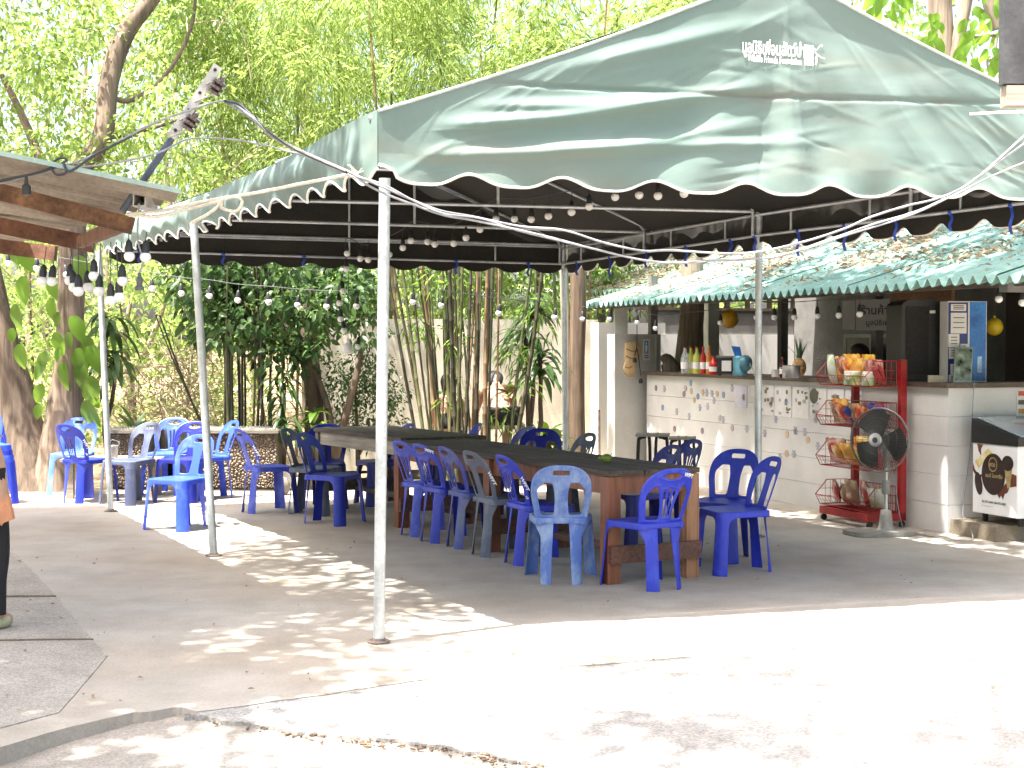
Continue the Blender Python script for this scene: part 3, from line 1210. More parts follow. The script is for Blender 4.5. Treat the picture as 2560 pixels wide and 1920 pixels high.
# walls behind
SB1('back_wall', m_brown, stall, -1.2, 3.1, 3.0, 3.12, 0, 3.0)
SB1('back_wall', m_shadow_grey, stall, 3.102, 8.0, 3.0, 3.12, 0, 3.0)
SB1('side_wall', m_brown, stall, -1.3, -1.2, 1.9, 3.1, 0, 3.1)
e0, _ = on_a(1770, 900, 7.6)
SB1('end_wall', m_white, stall, 7.6, 7.72, 0.62, 2.99, 0, 1.74)
SB1('opening_shade_panel', m_shadow_grey, stall, 7.62, 7.70, 0.78, 2.99, 1.742, 2.06)  # dark sheet painted as the shade in the open upper part
SB1('window_sill_beam', m_dwood, stall, 7.60, 7.70, 0.62, 2.99, 2.062, 2.10)
SB1('lintel', m_dwood, stall, 7.60, 7.70, 0.62, 2.99, 2.29, 2.42)
for b in (0.98, 1.3, 1.62, 1.94, 2.26, 2.6):
    SB1('window_post', m_dwood, stall, 7.62, 7.68, b, b + 0.05, 2.10, 2.29)
SB1('window_bar', m_dwood, stall, 7.63, 7.66, 0.8, 2.99, 2.19, 2.205)
SB1('pillar', m_grey, stall, 6.9, 7.08, 1.30, 1.46, 0, 2.5)
# posts that carry the roof
for a, b in ((4.6, 1.05), (6.3, 0.2), (0.6, 2.9), (2.6, 1.0)):
    SB1('post', m_shadow_grey, stall, a, a + 0.09, b, b + 0.09, 1.28 if b < 0.45 else 0, 2.45)
pp_ = at(1552, 800, 18.75)
MB().box((pp_.x, pp_.y, 1.97), (.16, .16, .5)).build('post', m_grey, stall)
SB1('roof_beam', m_beam, stall, -1.3, 7.4, 0.05, 0.13, 2.10, 2.2)
SB1('roof_beam', m_dwood, stall, -1.3, 7.4, 1.5, 1.58, 2.42, 2.52)
SB1('hanging_board', m_beam, stall, 1.2, 2.2, 0.9, 0.94, 2.0, 2.12)
SB1('fascia', m_shadow_grey, stall, -1.3, -1.2, -0.42, 2.5, 2.0, 2.1)

# ---- corrugated roof: overlapping sheets, each its own piece
m_sheet = M('green_fibre_sheet', (0.105, 0.225, 0.190), 0.7, 0.2, 1.6, 0.25, 50, col2=(0.175, 0.29, 0.255))
m_sheet2 = M('mossy_green_sheet', (0.145, 0.23, 0.15), 0.75, 0.2, 1.6, 0.25, 50, col2=(0.21, 0.29, 0.20))
PIT = 0.146


def corr(u):
    x = (u / PIT) % 1.0
    return 0.033 * math.cos(2 * math.pi * x) + 0.006 * math.cos(4 * math.pi * x)


def corr_sheet(O, A, B, tilt, width, length, z0):
    """sheet: waves across A, running up the slope B"""
    top, bot = [], []
    n = int(width / PIT * 10)
    for k in range(5):
        l = length * k / 4
        rt, rb = [], []
        for i in range(n + 1):
            u = width * i / n
            p = O + A * u + B * l + Vector((0, 0, l * tilt + corr(u) + z0))
            rt.append(p)
            rb.append(p - Vector((0, 0, 0.008)))
        top.append(rt)
        bot.append(rb)
    mb = MB()
    mb.grid(top)
    mb.grid([list(reversed(r)) for r in bot])
    # closed edges
    for i in range(n):
        mb.add([top[0][i], bot[0][i], bot[0][i + 1], top[0][i + 1]], [(0, 1, 2, 3)])
        mb.add([top[-1][i + 1], bot[-1][i + 1], bot[-1][i], top[-1][i]], [(0, 1, 2, 3)])
    return mb


EAVE_B, EAVE_Z, TILT = -0.5, 2.085, math.tan(R(16.5))
wsh = PIT * 7
for row in range(3):
    for k in range(9):
        a0 = -2.3 + k * wsh
        if a0 > 6.6:
            continue
        b0 = EAVE_B + row * 1.15
        O = S(a0, b0, 0)
        j = random.uniform(-0.006, 0.006)
        corr_sheet(O, SA, SB, TILT, wsh + PIT * 0.5, 1.32, EAVE_Z + row * 1.15 * TILT + 0.012 * row + 0.005 * (k % 2) + j).build('roof_sheet', m_sheet, stall, smooth=50)
SB1('purlin', m_dwood, stall, -1.9, 6.8, -0.36, -0.30, 2.045, 2.09)

# ---- the smaller roof that joins it at the far end
roof2 = thing('corrugated_roof', 'mossy green corrugated roof strewn with dry leaves beside wooden posts', 'roof', tuple(S(9.2, 1.0, 0)))
for row in range(2):
    for k in range(3):
        O = S(7.75 + k * wsh, 0.49 + row * 1.1, 0)
        corr_sheet(O, SA, SB, math.tan(R(17)), wsh + PIT * .5, 1.3, 2.31 + row * 1.1 * math.tan(R(17)) + 0.012 * row).build('roof_sheet', m_sheet2, roof2, smooth=50)
SB1('purlin', m_dwood, roof2, 7.7, 10.8, .64, .70, 2.25, 2.30)
SB1('post', m_shadow_grey, roof2, 9.2, 9.3, .75, .85, 0, 2.32)
SB1('post', m_shadow_grey, roof2, 10.5, 10.6, .75, .85, 0, 2.32)

# ---- dry leaves lying on the roofs
def roof_litter(n, f):
    C, Nn = [], []
    while len(C) < n:
        a, b = random.uniform(-1.8, 6.9), random.uniform(-0.4, 2.6)
        dens = f(a, b)
        if random.random() > dens:
            continue
        p = S(a, b, EAVE_Z + (b - EAVE_B) * TILT + 0.035 + 0.05 * random.random() ** 2)
        C.append(tuple(p))
    return np.array(C)


def f_l(a, b):
    v = noise.noise((a * 1.1, b * 1.6, 3.0)) + 0.25 * noise.noise((a * 4, b * 4, 1.0))
    w = ridge(b - 0.75 - 0.1 * a, 0.55) * (1 if a > 0.5 else 0.35)
    return max(0.03, min(1, (v + 0.15) * 1.7)) * (0.2 + w)


C = roof_litter(3300, f_l)
C2 = np.array([tuple(S(7.8 + random.random() * 2.9, .55 + random.random() ** 1.5 * 2.0, 0) + Vector((0, 0, 0))) for i in range(1500)])
for i in range(len(C2)):
    b = (Vector(C2[i]) - SO).dot(SB)
    C2[i][2] = 2.34 + (b - .49) * math.tan(R(17)) + 0.06 * random.random()
C = np.concatenate([C, C2])
n = len(C)
D = unit(np.c_[RNG.normal(size=(n, 2)), RNG.normal(size=n) * 0.35])
Ls = 0.03 + 0.075 * RNG.random(n)
V, Fc = leaf_arrays(C, D, rand_dirs(n, 1.2), Ls, Ls * 0.33, 0.1, 0.4)
m_lit = leafmat('dry_roof_leaf', [(0.17, 0.10, 0.055), (0.36, 0.27, 0.17), (0.10, 0.06, 0.035), (0.42, 0.36, 0.26), (0.25, 0.17, 0.10)], 0.15, 0.7)
tag(link('roof_leaf_litter', tri_mesh('roof_leaf_litter', V, Fc), m_lit), 'brown dry leaves and twigs lying on the green roofs', 'leaf litter', kind='stuff')

# ---- stickers, notices on the counter front (flat prints)
stick_cols = [M('sticker_plum', (0.24, 0.18, 0.22), .6, .1), M('sticker_lilac', (0.36, 0.355, 0.41), .6, .1), M('sticker_orange', (0.50, 0.36, 0.24), .6, .1),
              M('sticker_blue', (0.20, 0.27, 0.38), .6, .1), M('sticker_mauve', (0.40, 0.32, 0.33), .6, .1), M('sticker_grey', (0.33, 0.34, 0.38), .6, .1)]
stk = [(1640, 970, 0), (1661, 972, 1), (1727, 958, 3), (1714, 971, 4), (1728, 978, 2), (1710, 985, 0), (1745, 991, 3), (1757, 981, 2), (1767, 982, 1), (1780, 984, 5),
       (1793, 985, 2), (1809, 987, 3), (1736, 1000, 2), (1785, 1001, 5), (1830, 970, 1), (1657, 1019, 3), (1692, 1029, 1), (1750, 1019, 5), (1769, 1016, 1),
       (1723, 1041, 1), (1800, 1046, 4), (1808, 1049, 1), (1687, 1072, 0), (1756, 1077, 0), (1831, 1070, 4), (1867, 1072, 5), (1912, 1083, 1), (1968, 1086, 2),
       (1990, 1077, 1), (1940, 1048, 1), (1860, 993, 2), (1930, 1000, 4), (1966, 1005, 3), (2040, 1048, 1), (2012, 1080, 1), (1988, 1076, 1), (2045, 1115, 1), (1967, 1134, 2),
       (2020, 1100, 2), (1928, 1010, 0), (1985, 1135, 1), (1950, 1143, 1)]
for px, py, c in stk:
    a, z = on_b(px, py, 0.0)
    if a < 0.1 or a > 5.9 or z < 0.1 or z > 1.2:
        continue
    mb = MB()
    if c in (1, 5):           # flower outline
        pts = [S(a + (0.034 + 0.012 * math.cos(q * 6 * 2 * math.pi / 24 * 1.0)) * math.cos(q * 2 * math.pi / 24), -0.004, z + (0.034 + 0.012 * math.cos(q * 6 * 2 * math.pi / 24)) * math.sin(q * 2 * math.pi / 24)) for q in range(24)]
    else:
        pts = [S(a + 0.036 * math.cos(q * 2 * math.pi / 16), -0.004, z + 0.036 * math.sin(q * 2 * math.pi / 16)) for q in range(16)]
    mb.prism(pts, SB * 0.003)
    mb.build('sticker', stick_cols[c], stall)


def plate(mat, px0, py0, px1, py1, name='notice', b=0.0, off=0.004, parent=None):
    a0, z0 = on_b(px0, py1, b)
    a1, z1 = on_b(px1, py0, b)
    a0, z0b = on_b(px0, py0, b)
    return sbox(MB(), min(a0, a1), max(a0, a1), b - off, b - off + 0.003, min(z0, z1), max(z0, z1)).build(name, mat, parent or stall)


plate(m_paperp, 1838, 965, 1868, 1016)
plate(m_paper, 1879, 962, 1890, 990)
m_leafprint = M('olive_leaf_print', (0.20, 0.18, 0.09), 0.7, 0.2, 20)
random.seed(11)
for i in range(6):
    x = 1895 + i * 44
    o = plate(m_paper, x, 962 + i * 3, x + 40, 1036 + i * 4)
    for k in range(8):
        qx, qy = x + random.uniform(3, 34), 966 + i * 3 + random.choice((random.uniform(2, 12), random.uniform(48, 62), random.uniform(18, 44)))
        plate(random.choice((m_leafprint, m_leafprint, m_leafprint, stick_cols[5], m_shadow_grey)), qx, qy, qx + random.uniform(3, 8), qy + random.uniform(3, 10), 'print', off=0.006, parent=o)
a, z = on_b(2036, 990, 0)
mb = MB().prism([S(a + 0.075 * math.cos(q * math.pi / 12), -0.0075, z + 0.075 * math.sin(q * math.pi / 12)) for q in range(24)], SB * 0.003)
mb.build('round_notice', M('olive_disc', (0.11, 0.11, 0.08), .6, .1), stall)
# price strip on the return wall
for i, c in enumerate(((0.5, 0.1, 0.05), (0.12, 0.1, 0.09), (0.5, 0.25, 0.05), (0.15, 0.2, 0.12))):
    b0, zz = on_a(2545, 975 + i * 22, 0.0)
    sbox(MB(), -0.006, -0.003, b0, b0 + 0.12, zz - 0.05, zz - 0.01).build('price_tag', M('tag_print_%d' % i, c, .6, .3, 60), stall)
SB1('price_sheet', m_paper, stall, -0.0045, -0.002, b0 - 0.02, b0 + 0.16, 0.82, 1.2)

# ---- stub wall in front of the stall's far end, with sign and cord
stub = thing('end_wall', 'grey plaster stub wall with a toilet sign and a wooden carving', 'wall', tuple(S(6.2, -0.6, 0)))
p0, p1 = at(1537, 1000, 18.35), at(1636, 1000, 18.75)
d = Vector((p1.x - p0.x, p1.y - p0.y, 0)); WL = d.length; d.normalize()
nn = Vector((d.y, -d.x, 0))
zt = at(1537, 835, 18.35).z


def on_stub(px, py, off=0.0):
    r = ray(px, py)
    base = Vector((p0.x, p0.y, 0)) + nn * off
    t = (base - EYE).dot(nn) / r.dot(nn)
    return EYE + r * t


q0 = Vector((p0.x, p0.y, 0)); q1 = Vector((p1.x, p1.y, 0))
MB().hexa([q0, q1, q1 - nn * .14, q0 - nn * .14] + [p + Vector((0, 0, zt)) for p in (q0, q1, q1 - nn * .14, q0 - nn * .14)]).build('wall', m_grey, stub)
q2 = q1 + d * 0.005
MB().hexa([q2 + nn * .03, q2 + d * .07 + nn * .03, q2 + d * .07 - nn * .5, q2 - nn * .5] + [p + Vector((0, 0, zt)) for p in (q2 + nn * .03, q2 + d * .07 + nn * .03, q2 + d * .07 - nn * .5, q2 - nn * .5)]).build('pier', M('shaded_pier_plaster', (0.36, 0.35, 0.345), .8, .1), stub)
sg = [on_stub(x, y, 0.006) for x, y in ((1608, 848), (1625, 847), (1625, 900), (1608, 901))]
sign_o = MB().prism(sg, -nn * 0.004).build('sign_plate', m_paper, stub)
sg = [on_stub(x, y, 0.010) for x, y in ((1611, 853), (1621, 852), (1621, 884), (1611, 884))]
MB().prism(sg, -nn * 0.003).build('sign_field', M('sign_blue', (0.12, 0.26, 0.42), .5, .1), sign_o)
mb = MB()
for poly in (((1614.5, 862), (1617.5, 862), (1618.5, 870), (1617.3, 881), (1614.7, 881), (1613.5, 870)), ((1615, 856), (1617, 856), (1617.6, 859), (1616, 861), (1614.4, 859))):
    mb.prism([on_stub(x, y, 0.013) for x, y in poly], -nn * 0.002)
mb.build('figure_mark', m_print, sign_o)
mb = MB()
for yy in (888, 893):
    mb.prism([on_stub(x, y, 0.009) for x, y in ((1611, yy), (1622, yy), (1622, yy + 2), (1611, yy + 2))], -nn * 0.002)
mb.build('small_print', m_ink, sign_o)

# carved wooden fish on the stub wall and another on the far wall
m_carv = wood_mat('carved_wood', (0.50, 0.33, 0.16), (0.72, 0.54, 0.32), 2.5, 2, 0.6)


def carving(name, label, outline, off):
    c = on_stub(outline[0][0], outline[0][1], off)
    o = thing(name, label, 'carving', tuple(c))
    pts = [on_stub(x, y, off) for x, y in outline]
    ctr = sum(pts, Vector()) / len(pts)
    mb = MB()
    n = len(pts)
    back = [p for p in pts]
    mid = [p + nn * 0.03 for p in pts]
    inn = [ctr.lerp(p, 0.62) + nn * 0.055 for p in pts]
    mb.add(back + mid + inn, [tuple(range(2 * n, 3 * n))] + [(i, (i + 1) % n, n + (i + 1) % n, n + i) for i in range(n)] + [(n + i, n + (i + 1) % n, 2 * n + (i + 1) % n, 2 * n + i) for i in range(n)] + [tuple(reversed(range(n)))])
    mb.build('body', m_carv, o, smooth=50)
    return o


fish = carving('wooden_carving', 'pale wooden fish carving hung on the grey stub wall', [(1562, 858), (1574, 852), (1590, 853), (1598, 862), (1600, 880), (1592, 900), (1582, 912), (1585, 930), (1582, 942), (1570, 942), (1560, 932), (1557, 918), (1562, 900), (1560, 880)], 0.004)
mb = MB()
for (x0, y0), (x1, y1) in (((1566, 872), (1592, 878)), ((1565, 890), (1588, 896)), ((1564, 918), (1580, 916))):
    mb.tube([on_stub(x0, y0, 0.058), on_stub((x0 + x1) / 2, (y0 + y1) / 2 + 3, 0.064), on_stub(x1, y1, 0.056)], 0.007, 6)
mb.build('carved_groove', M('carving_shade_wood', (0.22, 0.13, 0.06), .7, .2), fish)

# ---- far cream wall and its sunlit return
wall = thing('boundary_wall', 'cream plastered boundary wall behind the bamboo clump', 'wall', tuple(at(1100, 1180, 19.6)))


def wall_seg(A, B, zt, th, name, mat, par):
    A, B = Vector((A[0], A[1], 0)), Vector((B[0], B[1], 0))
    dd = (B - A).normalized()
    n_ = Vector((dd.y, -dd.x, 0)) * th
    MB().hexa([A, B, B - n_, A - n_] + [p + Vector((0, 0, zt)) for p in (A, B, B - n_, A - n_)]).build(name, mat, par)


wa, wb = at(800, 1000, 19.2), at(1492, 1000, 20.0)
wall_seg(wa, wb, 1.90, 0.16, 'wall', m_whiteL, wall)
wall_seg((wa.x - .01, wa.y - .03), (wb.x + .01, wb.y - .03), 1.93, 0.22, 'coping', m_whiteL, wall)
for px in (905, 1190):
    p = at(px, 1000, 19.3 + (px - 800) / 692 * 0.8)
    wall_seg((p.x - .12, p.y - .1), (p.x + .12, p.y - .1), 1.88, 0.1, 'pilaster', m_whiteL, wall)
wall2 = thing('white_wall', 'bright white wall in full sun beside the grey stub wall', 'wall', tuple(at(1530, 1180, 19.5)))
m_bright = M('sunlit_wall_paint', (0.80, 0.79, 0.74), 0.8, 0.05, 2)  # lighter copy of the wall paint; the sunlight is put into the colour
c0, c1 = at(1496, 1000, 19.7), at(1720, 1000, 20.6)
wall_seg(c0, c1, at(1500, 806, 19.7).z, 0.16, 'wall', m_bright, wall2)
MB().tube([at(1498, 1150, 19.55), at(1497, 1024, 19.55)], 0.018, 6).build('pipe', m_rusty, wall2)

# ---- two wooden posts (old trunks) in front of it
m_trunk = wood_mat('brown_post_wood', (0.055, 0.036, 0.024), (0.17, 0.115, 0.075), 2.0, 2, 0.85, 0.8)
m_pale = wood_mat('pale_post_wood', (0.26, 0.22, 0.15), (0.40, 0.35, 0.25), 2.0, 2, 0.85, 0.6)
for px, w, mt, lab, py0 in ((1446, 0.10, m_trunk, 'thick brown trunk post standing before the cream wall', 640), (1414, 0.055, m_pale, 'slim pale trunk post behind the steel tent pole', 640)):
    b = gr(px, 1188)
    b = Vector((b.x, b.y, -0.1))
    tp = at(px - 3, py0 - 60, b.y)
    pts = wobble_path(b, tp, 10, 0.03, px)
    o = MB().tube(pts, [w * (1.25 - 0.25 * min(1, k / 3)) for k in range(11)], 12).build('wooden_post', mt, smooth=60)
    tag(o, lab, 'post')

# ================================================================== plastic chairs
def march(sdf, x0, x1, z0, z1, nx, nz):
    """polygons of the region sdf < 0 on a regular grid, with clean edges"""
    xs, zs = np.linspace(x0, x1, nx + 1), np.linspace(z0, z1, nz + 1)
    val = np.array([[sdf(x, z) for x in xs] for z in zs])
    verts, vid, faces = [], {}, []

    def vert(key, p):
        if key not in vid:
            vid[key] = len(verts)
            verts.append(p)
        return vid[key]
    for j in range(nz):
        for i in range(nx):
            c = [(i, j), (i + 1, j), (i + 1, j + 1), (i, j + 1)]
            poly = []
            for k in range(4):
                (ia, ja), (ib, jb) = c[k], c[(k + 1) % 4]
                va, vb = val[ja, ia], val[jb, ib]
                if va < 0:
                    poly.append(vert((ia, ja), (xs[ia], zs[ja])))
                if (va < 0) != (vb < 0):
                    t = min(0.97, max(0.03, va / (va - vb)))
                    key = ((ia, ja), (ib, jb)) if (ia, ja) < (ib, jb) else ((ib, jb), (ia, ja))
                    poly.append(vert(key, (xs[ia] + (xs[ib] - xs[ia]) * t, zs[ja] + (zs[jb] - zs[ja]) * t)))
            if len(poly) >= 3:
                faces.append(tuple(poly))
    return verts, faces


def shell(sdf, box, n, mapf, thick, dsdf=None, bead=0.0):
    """solid thin plastic wall whose outline is sdf < 0, laid on the surface mapf"""
    P, F = march(sdf, *box, *n)
    dsdf = dsdf or sdf
    e = 1e-3
    top, bot = [], []
    for x, z in P:
        p = mapf(x, z)
        du = mapf(x + e, z) - mapf(x - e, z)
        dv = mapf(x, z + e) - mapf(x, z - e)
        nrm = du.cross(dv)
        nrm.normalize()
        dd = max(0.0, -dsdf(x, z))
        h = thick * (0.35 + 0.65 * min(1, dd / 0.006))
        b = bead * math.exp(-((dd - 0.009) / 0.006) ** 2)
        top.append(p + nrm * (h + b))
        bot.append(p - nrm * (h + b * 0.5))
    nv = len(P)
    cnt = {}
    for f in F:
        for a, b in zip(f, f[1:] + f[:1]):
            cnt[(a, b)] = cnt.get((a, b), 0) + 1
    side = [(a, b) for (a, b) in cnt if (b, a) not in cnt]
    mb = MB()
    mb.v = [tuple(p) for p in top + bot]
    mb.f = [f for f in F] + [tuple(i + nv for i in reversed(f)) for f in F] + [(b, a, a + nv, b + nv) for a, b in side]
    return mb


def smax(vals, k):
    m = max(vals)
    return m + k * math.log(sum(math.exp((v - m) / k) for v in vals))


def smin2(a, b, k):
    h = max(k - abs(a - b), 0) / k
    return min(a, b) - h * h * k * 0.25


def sstep(a, b, x):
    t = max(0, min(1, (x - a) / (b - a)))
    return t * t * (3 - 2 * t)


def back_map(x, z):
    k = (z - 0.44) / 0.36
    y = -0.185 - 0.105 * k - 0.02 * k * k
    return Vector((x, y + 0.05 * (x / 0.2) ** 2 * (1 - 0.25 * max(0, k)), z))


def back_outer(x, z):
    ax = abs(x)
    if z < 0.63:
        return ax - (0.176 + 0.027 * sstep(0.42, 0.62, z))
    q = ((ax / 0.203) ** 2.5 + ((z - 0.63) / 0.175) ** 2.5) ** (1 / 2.5)
    return (q - 1) * 0.18


def make_back_sdf(kind):
    def f(x, z):
        ax = abs(x)
        d = back_outer(x, z)
        if kind == 'rib' or kind == 'oval':
            slot = (math.hypot(x / 0.066, (z - 0.752) / 0.0215) - 1) * 0.025
        else:
            slot = smax([ax - 0.056, abs(z - 0.752) - 0.0165], 0.004)
        d = max(d, -slot)
        t = (z - 0.455) / 0.22
        if kind == 'rib':
            xin = 0.048 + 0.042 * max(0, t) ** 1.8
        else:
            xin = 0.052 - 0.008 * math.sin(math.pi * max(0, min(1, t))) + 0.02 * max(0, t - 0.75)
        xout = 0.138 + 0.022 * sstep(0.45, 0.62, z)
        op = smax([xin - ax, ax - xout, 0.462 - z, z - (0.684 - 0.9 * max(0, ax - 0.115) ** 1.2 * 2.2)], 0.006)
        d = max(d, -op)
        if kind == 'rib' and 0.46 < z < 0.69:
            for c in (-1, 0, 1):
                xc = c * (0.021 + 0.024 * max(0, t) ** 1.8)
                w = 0.0062 + 0.003 * max(0, min(1, t))
                sl = smax([abs(x - xc) - w, 0.478 - z, z - (0.672 - 0.012 * abs(c))], 0.003)
                d = max(d, -sl)
        return max(d, 0.425 - z)
    return f


def rleg_sdf(x, z):
    ax = abs(x)
    xin = 0.070 - 0.018 * z / 0.42
    xo = 0.136 + 0.044 * sstep(0.30, 0.425, z)
    return max(xin - ax, ax - xo)


def rleg_map(x, z):
    s = 1 if x > 0 else -1
    ax = abs(x)
    y = -0.185 - 0.062 * (1 - z / 0.44) + 0.05 * (ax / 0.2) ** 2 + 0.030 * (1 - z / 0.44) * ((ax - 0.06) / 0.07) ** 2
    return Vector((x * (1 + 0.02 * (1 - z / .44)), y, z))


# outline of the seat
def seat_outline(n=96):
    pts = []

    def arc(cx, cy, r, a0, a1, m):
        for k in range(m):
            a = R(a0 + (a1 - a0) * k / (m - 1))
            pts.append(Vector((cx + r * math.cos(a), cy + r * math.sin(a), 0)))
    arc(-0.182 + 0.05, -0.19 + 0.05, 0.05, 270, 180, 8)
    arc(-0.212 + 0.075, 0.21 - 0.075, 0.075, 178, 90, 14)
    arc(0.212 - 0.075, 0.21 - 0.075, 0.075, 90, 2, 14)
    arc(0.182 - 0.05, -0.19 + 0.05, 0.05, 0, -90, 8)
    return pts


SO_ = seat_outline()
_cum = [0.0]
for a, b in zip(SO_[:-1], SO_[1:]):
    _cum.append(_cum[-1] + (b - a).length)
PERI = _cum[-1]
CL = _cum[8 + 7]          # middle of the front left corner
CR = _cum[8 + 14 + 7]


def peri(u):
    u = max(0, min(PERI - 1e-6, u))
    lo, hi = 0, len(_cum) - 1
    while hi - lo > 1:
        m = (lo + hi) // 2
        if _cum[m] <= u: lo = m
        else: hi = m
    t = (u - _cum[lo]) / max(1e-9, _cum[hi] - _cum[lo])
    p = SO_[lo].lerp(SO_[hi], t)
    return p


def apron_map(u, z):
    p = peri(u)
    q = (peri(u + 0.012) - peri(u - 0.012)).normalized()
    nrm = Vector((-q.y, q.x, 0))
    k = (0.44 - z)
    corner = max(ridge(u - CL, 0.10), ridge(u - CR, 0.10))
    lean = 0.085 * k * corner + 0.02 * k
    pp = p + nrm * lean
    return Vector((pp.x, pp.y, z))


def apron_sdf(u, z):
    strip = max(0.398 - z, z - 0.436)
    d = strip
    for c in (CL, CR):
        hw = 0.038 + 0.014 * z / 0.42
        leg = max(abs(u - c) - hw, z - 0.43, -0.001 - z)
        d = smin2(d, leg, 0.075)
    return max(d, z - 0.436)


def plastic(name, col, fade=None, amount=0.0, rough=0.28):
    m, nt, N, L, P = nodes_of(name)
    tc = N.new('ShaderNodeTexCoord')
    n1 = N.new('ShaderNodeTexNoise')
    n1.inputs['Scale'].default_value = 5.0
    n1.inputs['Detail'].default_value = 8
    n1.inputs['Roughness'].default_value = 0.65
    mp = N.new('ShaderNodeMapping')
    mp.inputs['Scale'].default_value = (1.6, 1.6, 0.8)
    oi = N.new('ShaderNodeObjectInfo')
    vm = N.new('ShaderNodeVectorMath')
    vm.operation = 'ADD'
    L.new(tc.outputs['Object'], vm.inputs[0])
    sc = N.new('ShaderNodeVectorMath')
    sc.operation = 'SCALE'
    sc.inputs[3].default_value = 17.0
    L.new(oi.outputs['Random'], sc.inputs[0])
    L.new(sc.outputs[0], vm.inputs[1])
    L.new(vm.outputs[0], mp.inputs[0])
    L.new(mp.outputs[0], n1.inputs['Vector'])
    r = N.new('ShaderNodeValToRGB')
    r.color_ramp.elements[0].position = 0.62 - 0.35 * amount
    r.color_ramp.elements[1].position = 0.80 - 0.25 * amount
    r.color_ramp.elements[0].color = (*col, 1)
    r.color_ramp.elements[1].color = (*(fade or [c * 1.25 + 0.01 for c in col]), 1)
    L.new(n1.outputs[0], r.inputs[0])
    L.new(r.outputs[0], P.inputs['Base Color'])
    mr = N.new('ShaderNodeMapRange')
    mr.inputs['To Min'].default_value = rough
    mr.inputs['To Max'].default_value = min(0.9, rough + 0.15 + 0.3 * amount)
    L.new(n1.outputs[0], mr.inputs[0])
    L.new(mr.outputs[0], P.inputs['Roughness'])
    b = N.new('ShaderNodeBump')
    b.inputs['Strength'].default_value = 0.08 + 0.2 * amount
    b.inputs['Distance'].default_value = 0.004
    n2 = N.new('ShaderNodeTexNoise')
    n2.inputs['Scale'].default_value = 90
    L.new(tc.outputs['Object'], n2.inputs['Vector'])
    L.new(n2.outputs[0], b.inputs['Height'])
    L.new(b.outputs[0], P.inputs['Normal'])
    P.inputs['Subsurface Weight'].default_value = 0.0
    return m


pl_blue = plastic('blue_chair_plastic', (0.018, 0.036, 0.46), (0.05, 0.085, 0.56), 0.3)
pl_blue2 = plastic('scuffed_blue_chair_plastic', (0.026, 0.048, 0.42), (0.10, 0.14, 0.52), 0.5, 0.38)
pl_blue3 = plastic('royal_blue_chair_plastic', (0.014, 0.030, 0.38), (0.035, 0.06, 0.46), 0.35, 0.3)
pl_bright = plastic('bright_blue_chair_plastic', (0.030, 0.075, 0.62), (0.10, 0.18, 0.72), 0.3)
pl_deep = plastic('deep_blue_chair_plastic', (0.010, 0.016, 0.22), (0.03, 0.04, 0.32), 0.2, 0.22)
pl_faded = plastic('sun_faded_blue_chair_plastic', (0.085, 0.16, 0.46), (0.30, 0.40, 0.60), 0.55, 0.5)
pl_light = plastic('light_blue_chair_plastic', (0.06, 0.14, 0.58), (0.16, 0.27, 0.66), 0.5, 0.4)
pl_grey = plastic('weathered_grey_blue_chair_plastic', (0.085, 0.10, 0.15), (0.17, 0.20, 0.26), 0.5, 0.5)
pl_grey2 = plastic('dark_weathered_chair_plastic', (0.045, 0.055, 0.12), (0.10, 0.125, 0.20), 0.45, 0.5)
pl_half = plastic('half_faded_blue_chair_plastic', (0.03, 0.05, 0.34), (0.12, 0.14, 0.24), 0.6, 0.4)

CH = {}


def chair_meshes():
    seat = shell(lambda u, z: max(apron_sdf(u, z), 0.365 - z), (0, PERI, 0.35, 0.437), (170, 13), apron_map, 0.0028, apron_sdf)
    # rear apron strip
    rear = shell(lambda x, z: max(abs(x) - 0.135, 0.405 - z, z - 0.436), (-0.15, 0.15, 0.39, 0.44), (24, 7), lambda x, z: Vector((x, -0.188, z)), 0.0028)
    seat.add(rear.v, rear.f)
    ctr = Vector((0, 0.01, 0))
    rings = []
    for f, z in ((1.0, 0.428), (1.004, 0.435), (0.985, 0.441), (0.95, 0.4425), (0.88, 0.441), (0.7, 0.437), (0.45, 0.434), (0.2, 0.433), (0.02, 0.433)):
        r = []
        for p in SO_:
            q = ctr + (p - ctr) * f
            sag = 0.006 * max(0, (q.y - 0.08) / 0.12) ** 2
            r.append(Vector((q.x, q.y, z - sag)))
        r.append(r[0])
        rings.append(r)
    seat.grid([list(reversed(r)) for r in rings])
    low = [[Vector((p.x, p.y, p.z - 0.006)) for p in r] for r in rings[2:]]
    seat.grid(low)
    CH['seat'] = seat.mesh('seat', 45)
    fl = []
    for c in (CL, CR):
        l = shell(lambda u, z: max(apron_sdf(u, z), z - 0.365), (c - 0.09, c + 0.09, 0, 0.372), (26, 50), apron_map, 0.0030, apron_sdf)
        fl.append(l.mesh('leg', 45))
    CH['fl'] = fl
    rl = []
    for s in (-1, 1):
        l = shell(lambda x, z: max(rleg_sdf(x, z), z - 0.428), (0.04 if s > 0 else -0.2, 0.2 if s > 0 else -0.04, 0, 0.43), (24, 60), rleg_map, 0.0032, rleg_sdf)
        rl.append(l.mesh('leg', 45))
    CH['rl'] = rl
    for kind in ('rib', 'splat', 'oval'):
        CH[kind] = shell(make_back_sdf(kind), (-0.212, 0.212, 0.418, 0.812), (76, 72), back_map, 0.003, lambda x, z, g=make_back_sdf(kind): g(x, z) if z > 0.44 else -0.02, 0.0022).mesh('backrest', 45)


chair_meshes()
MATV = {}


def cm(me, mat):
    """the shared mesh in a given plastic"""
    k = (me.name, mat.name)
    if k not in MATV:
        c = me.copy()
        c.materials.clear()
        c.materials.append(mat)
        MATV[k] = c
    return MATV[k]


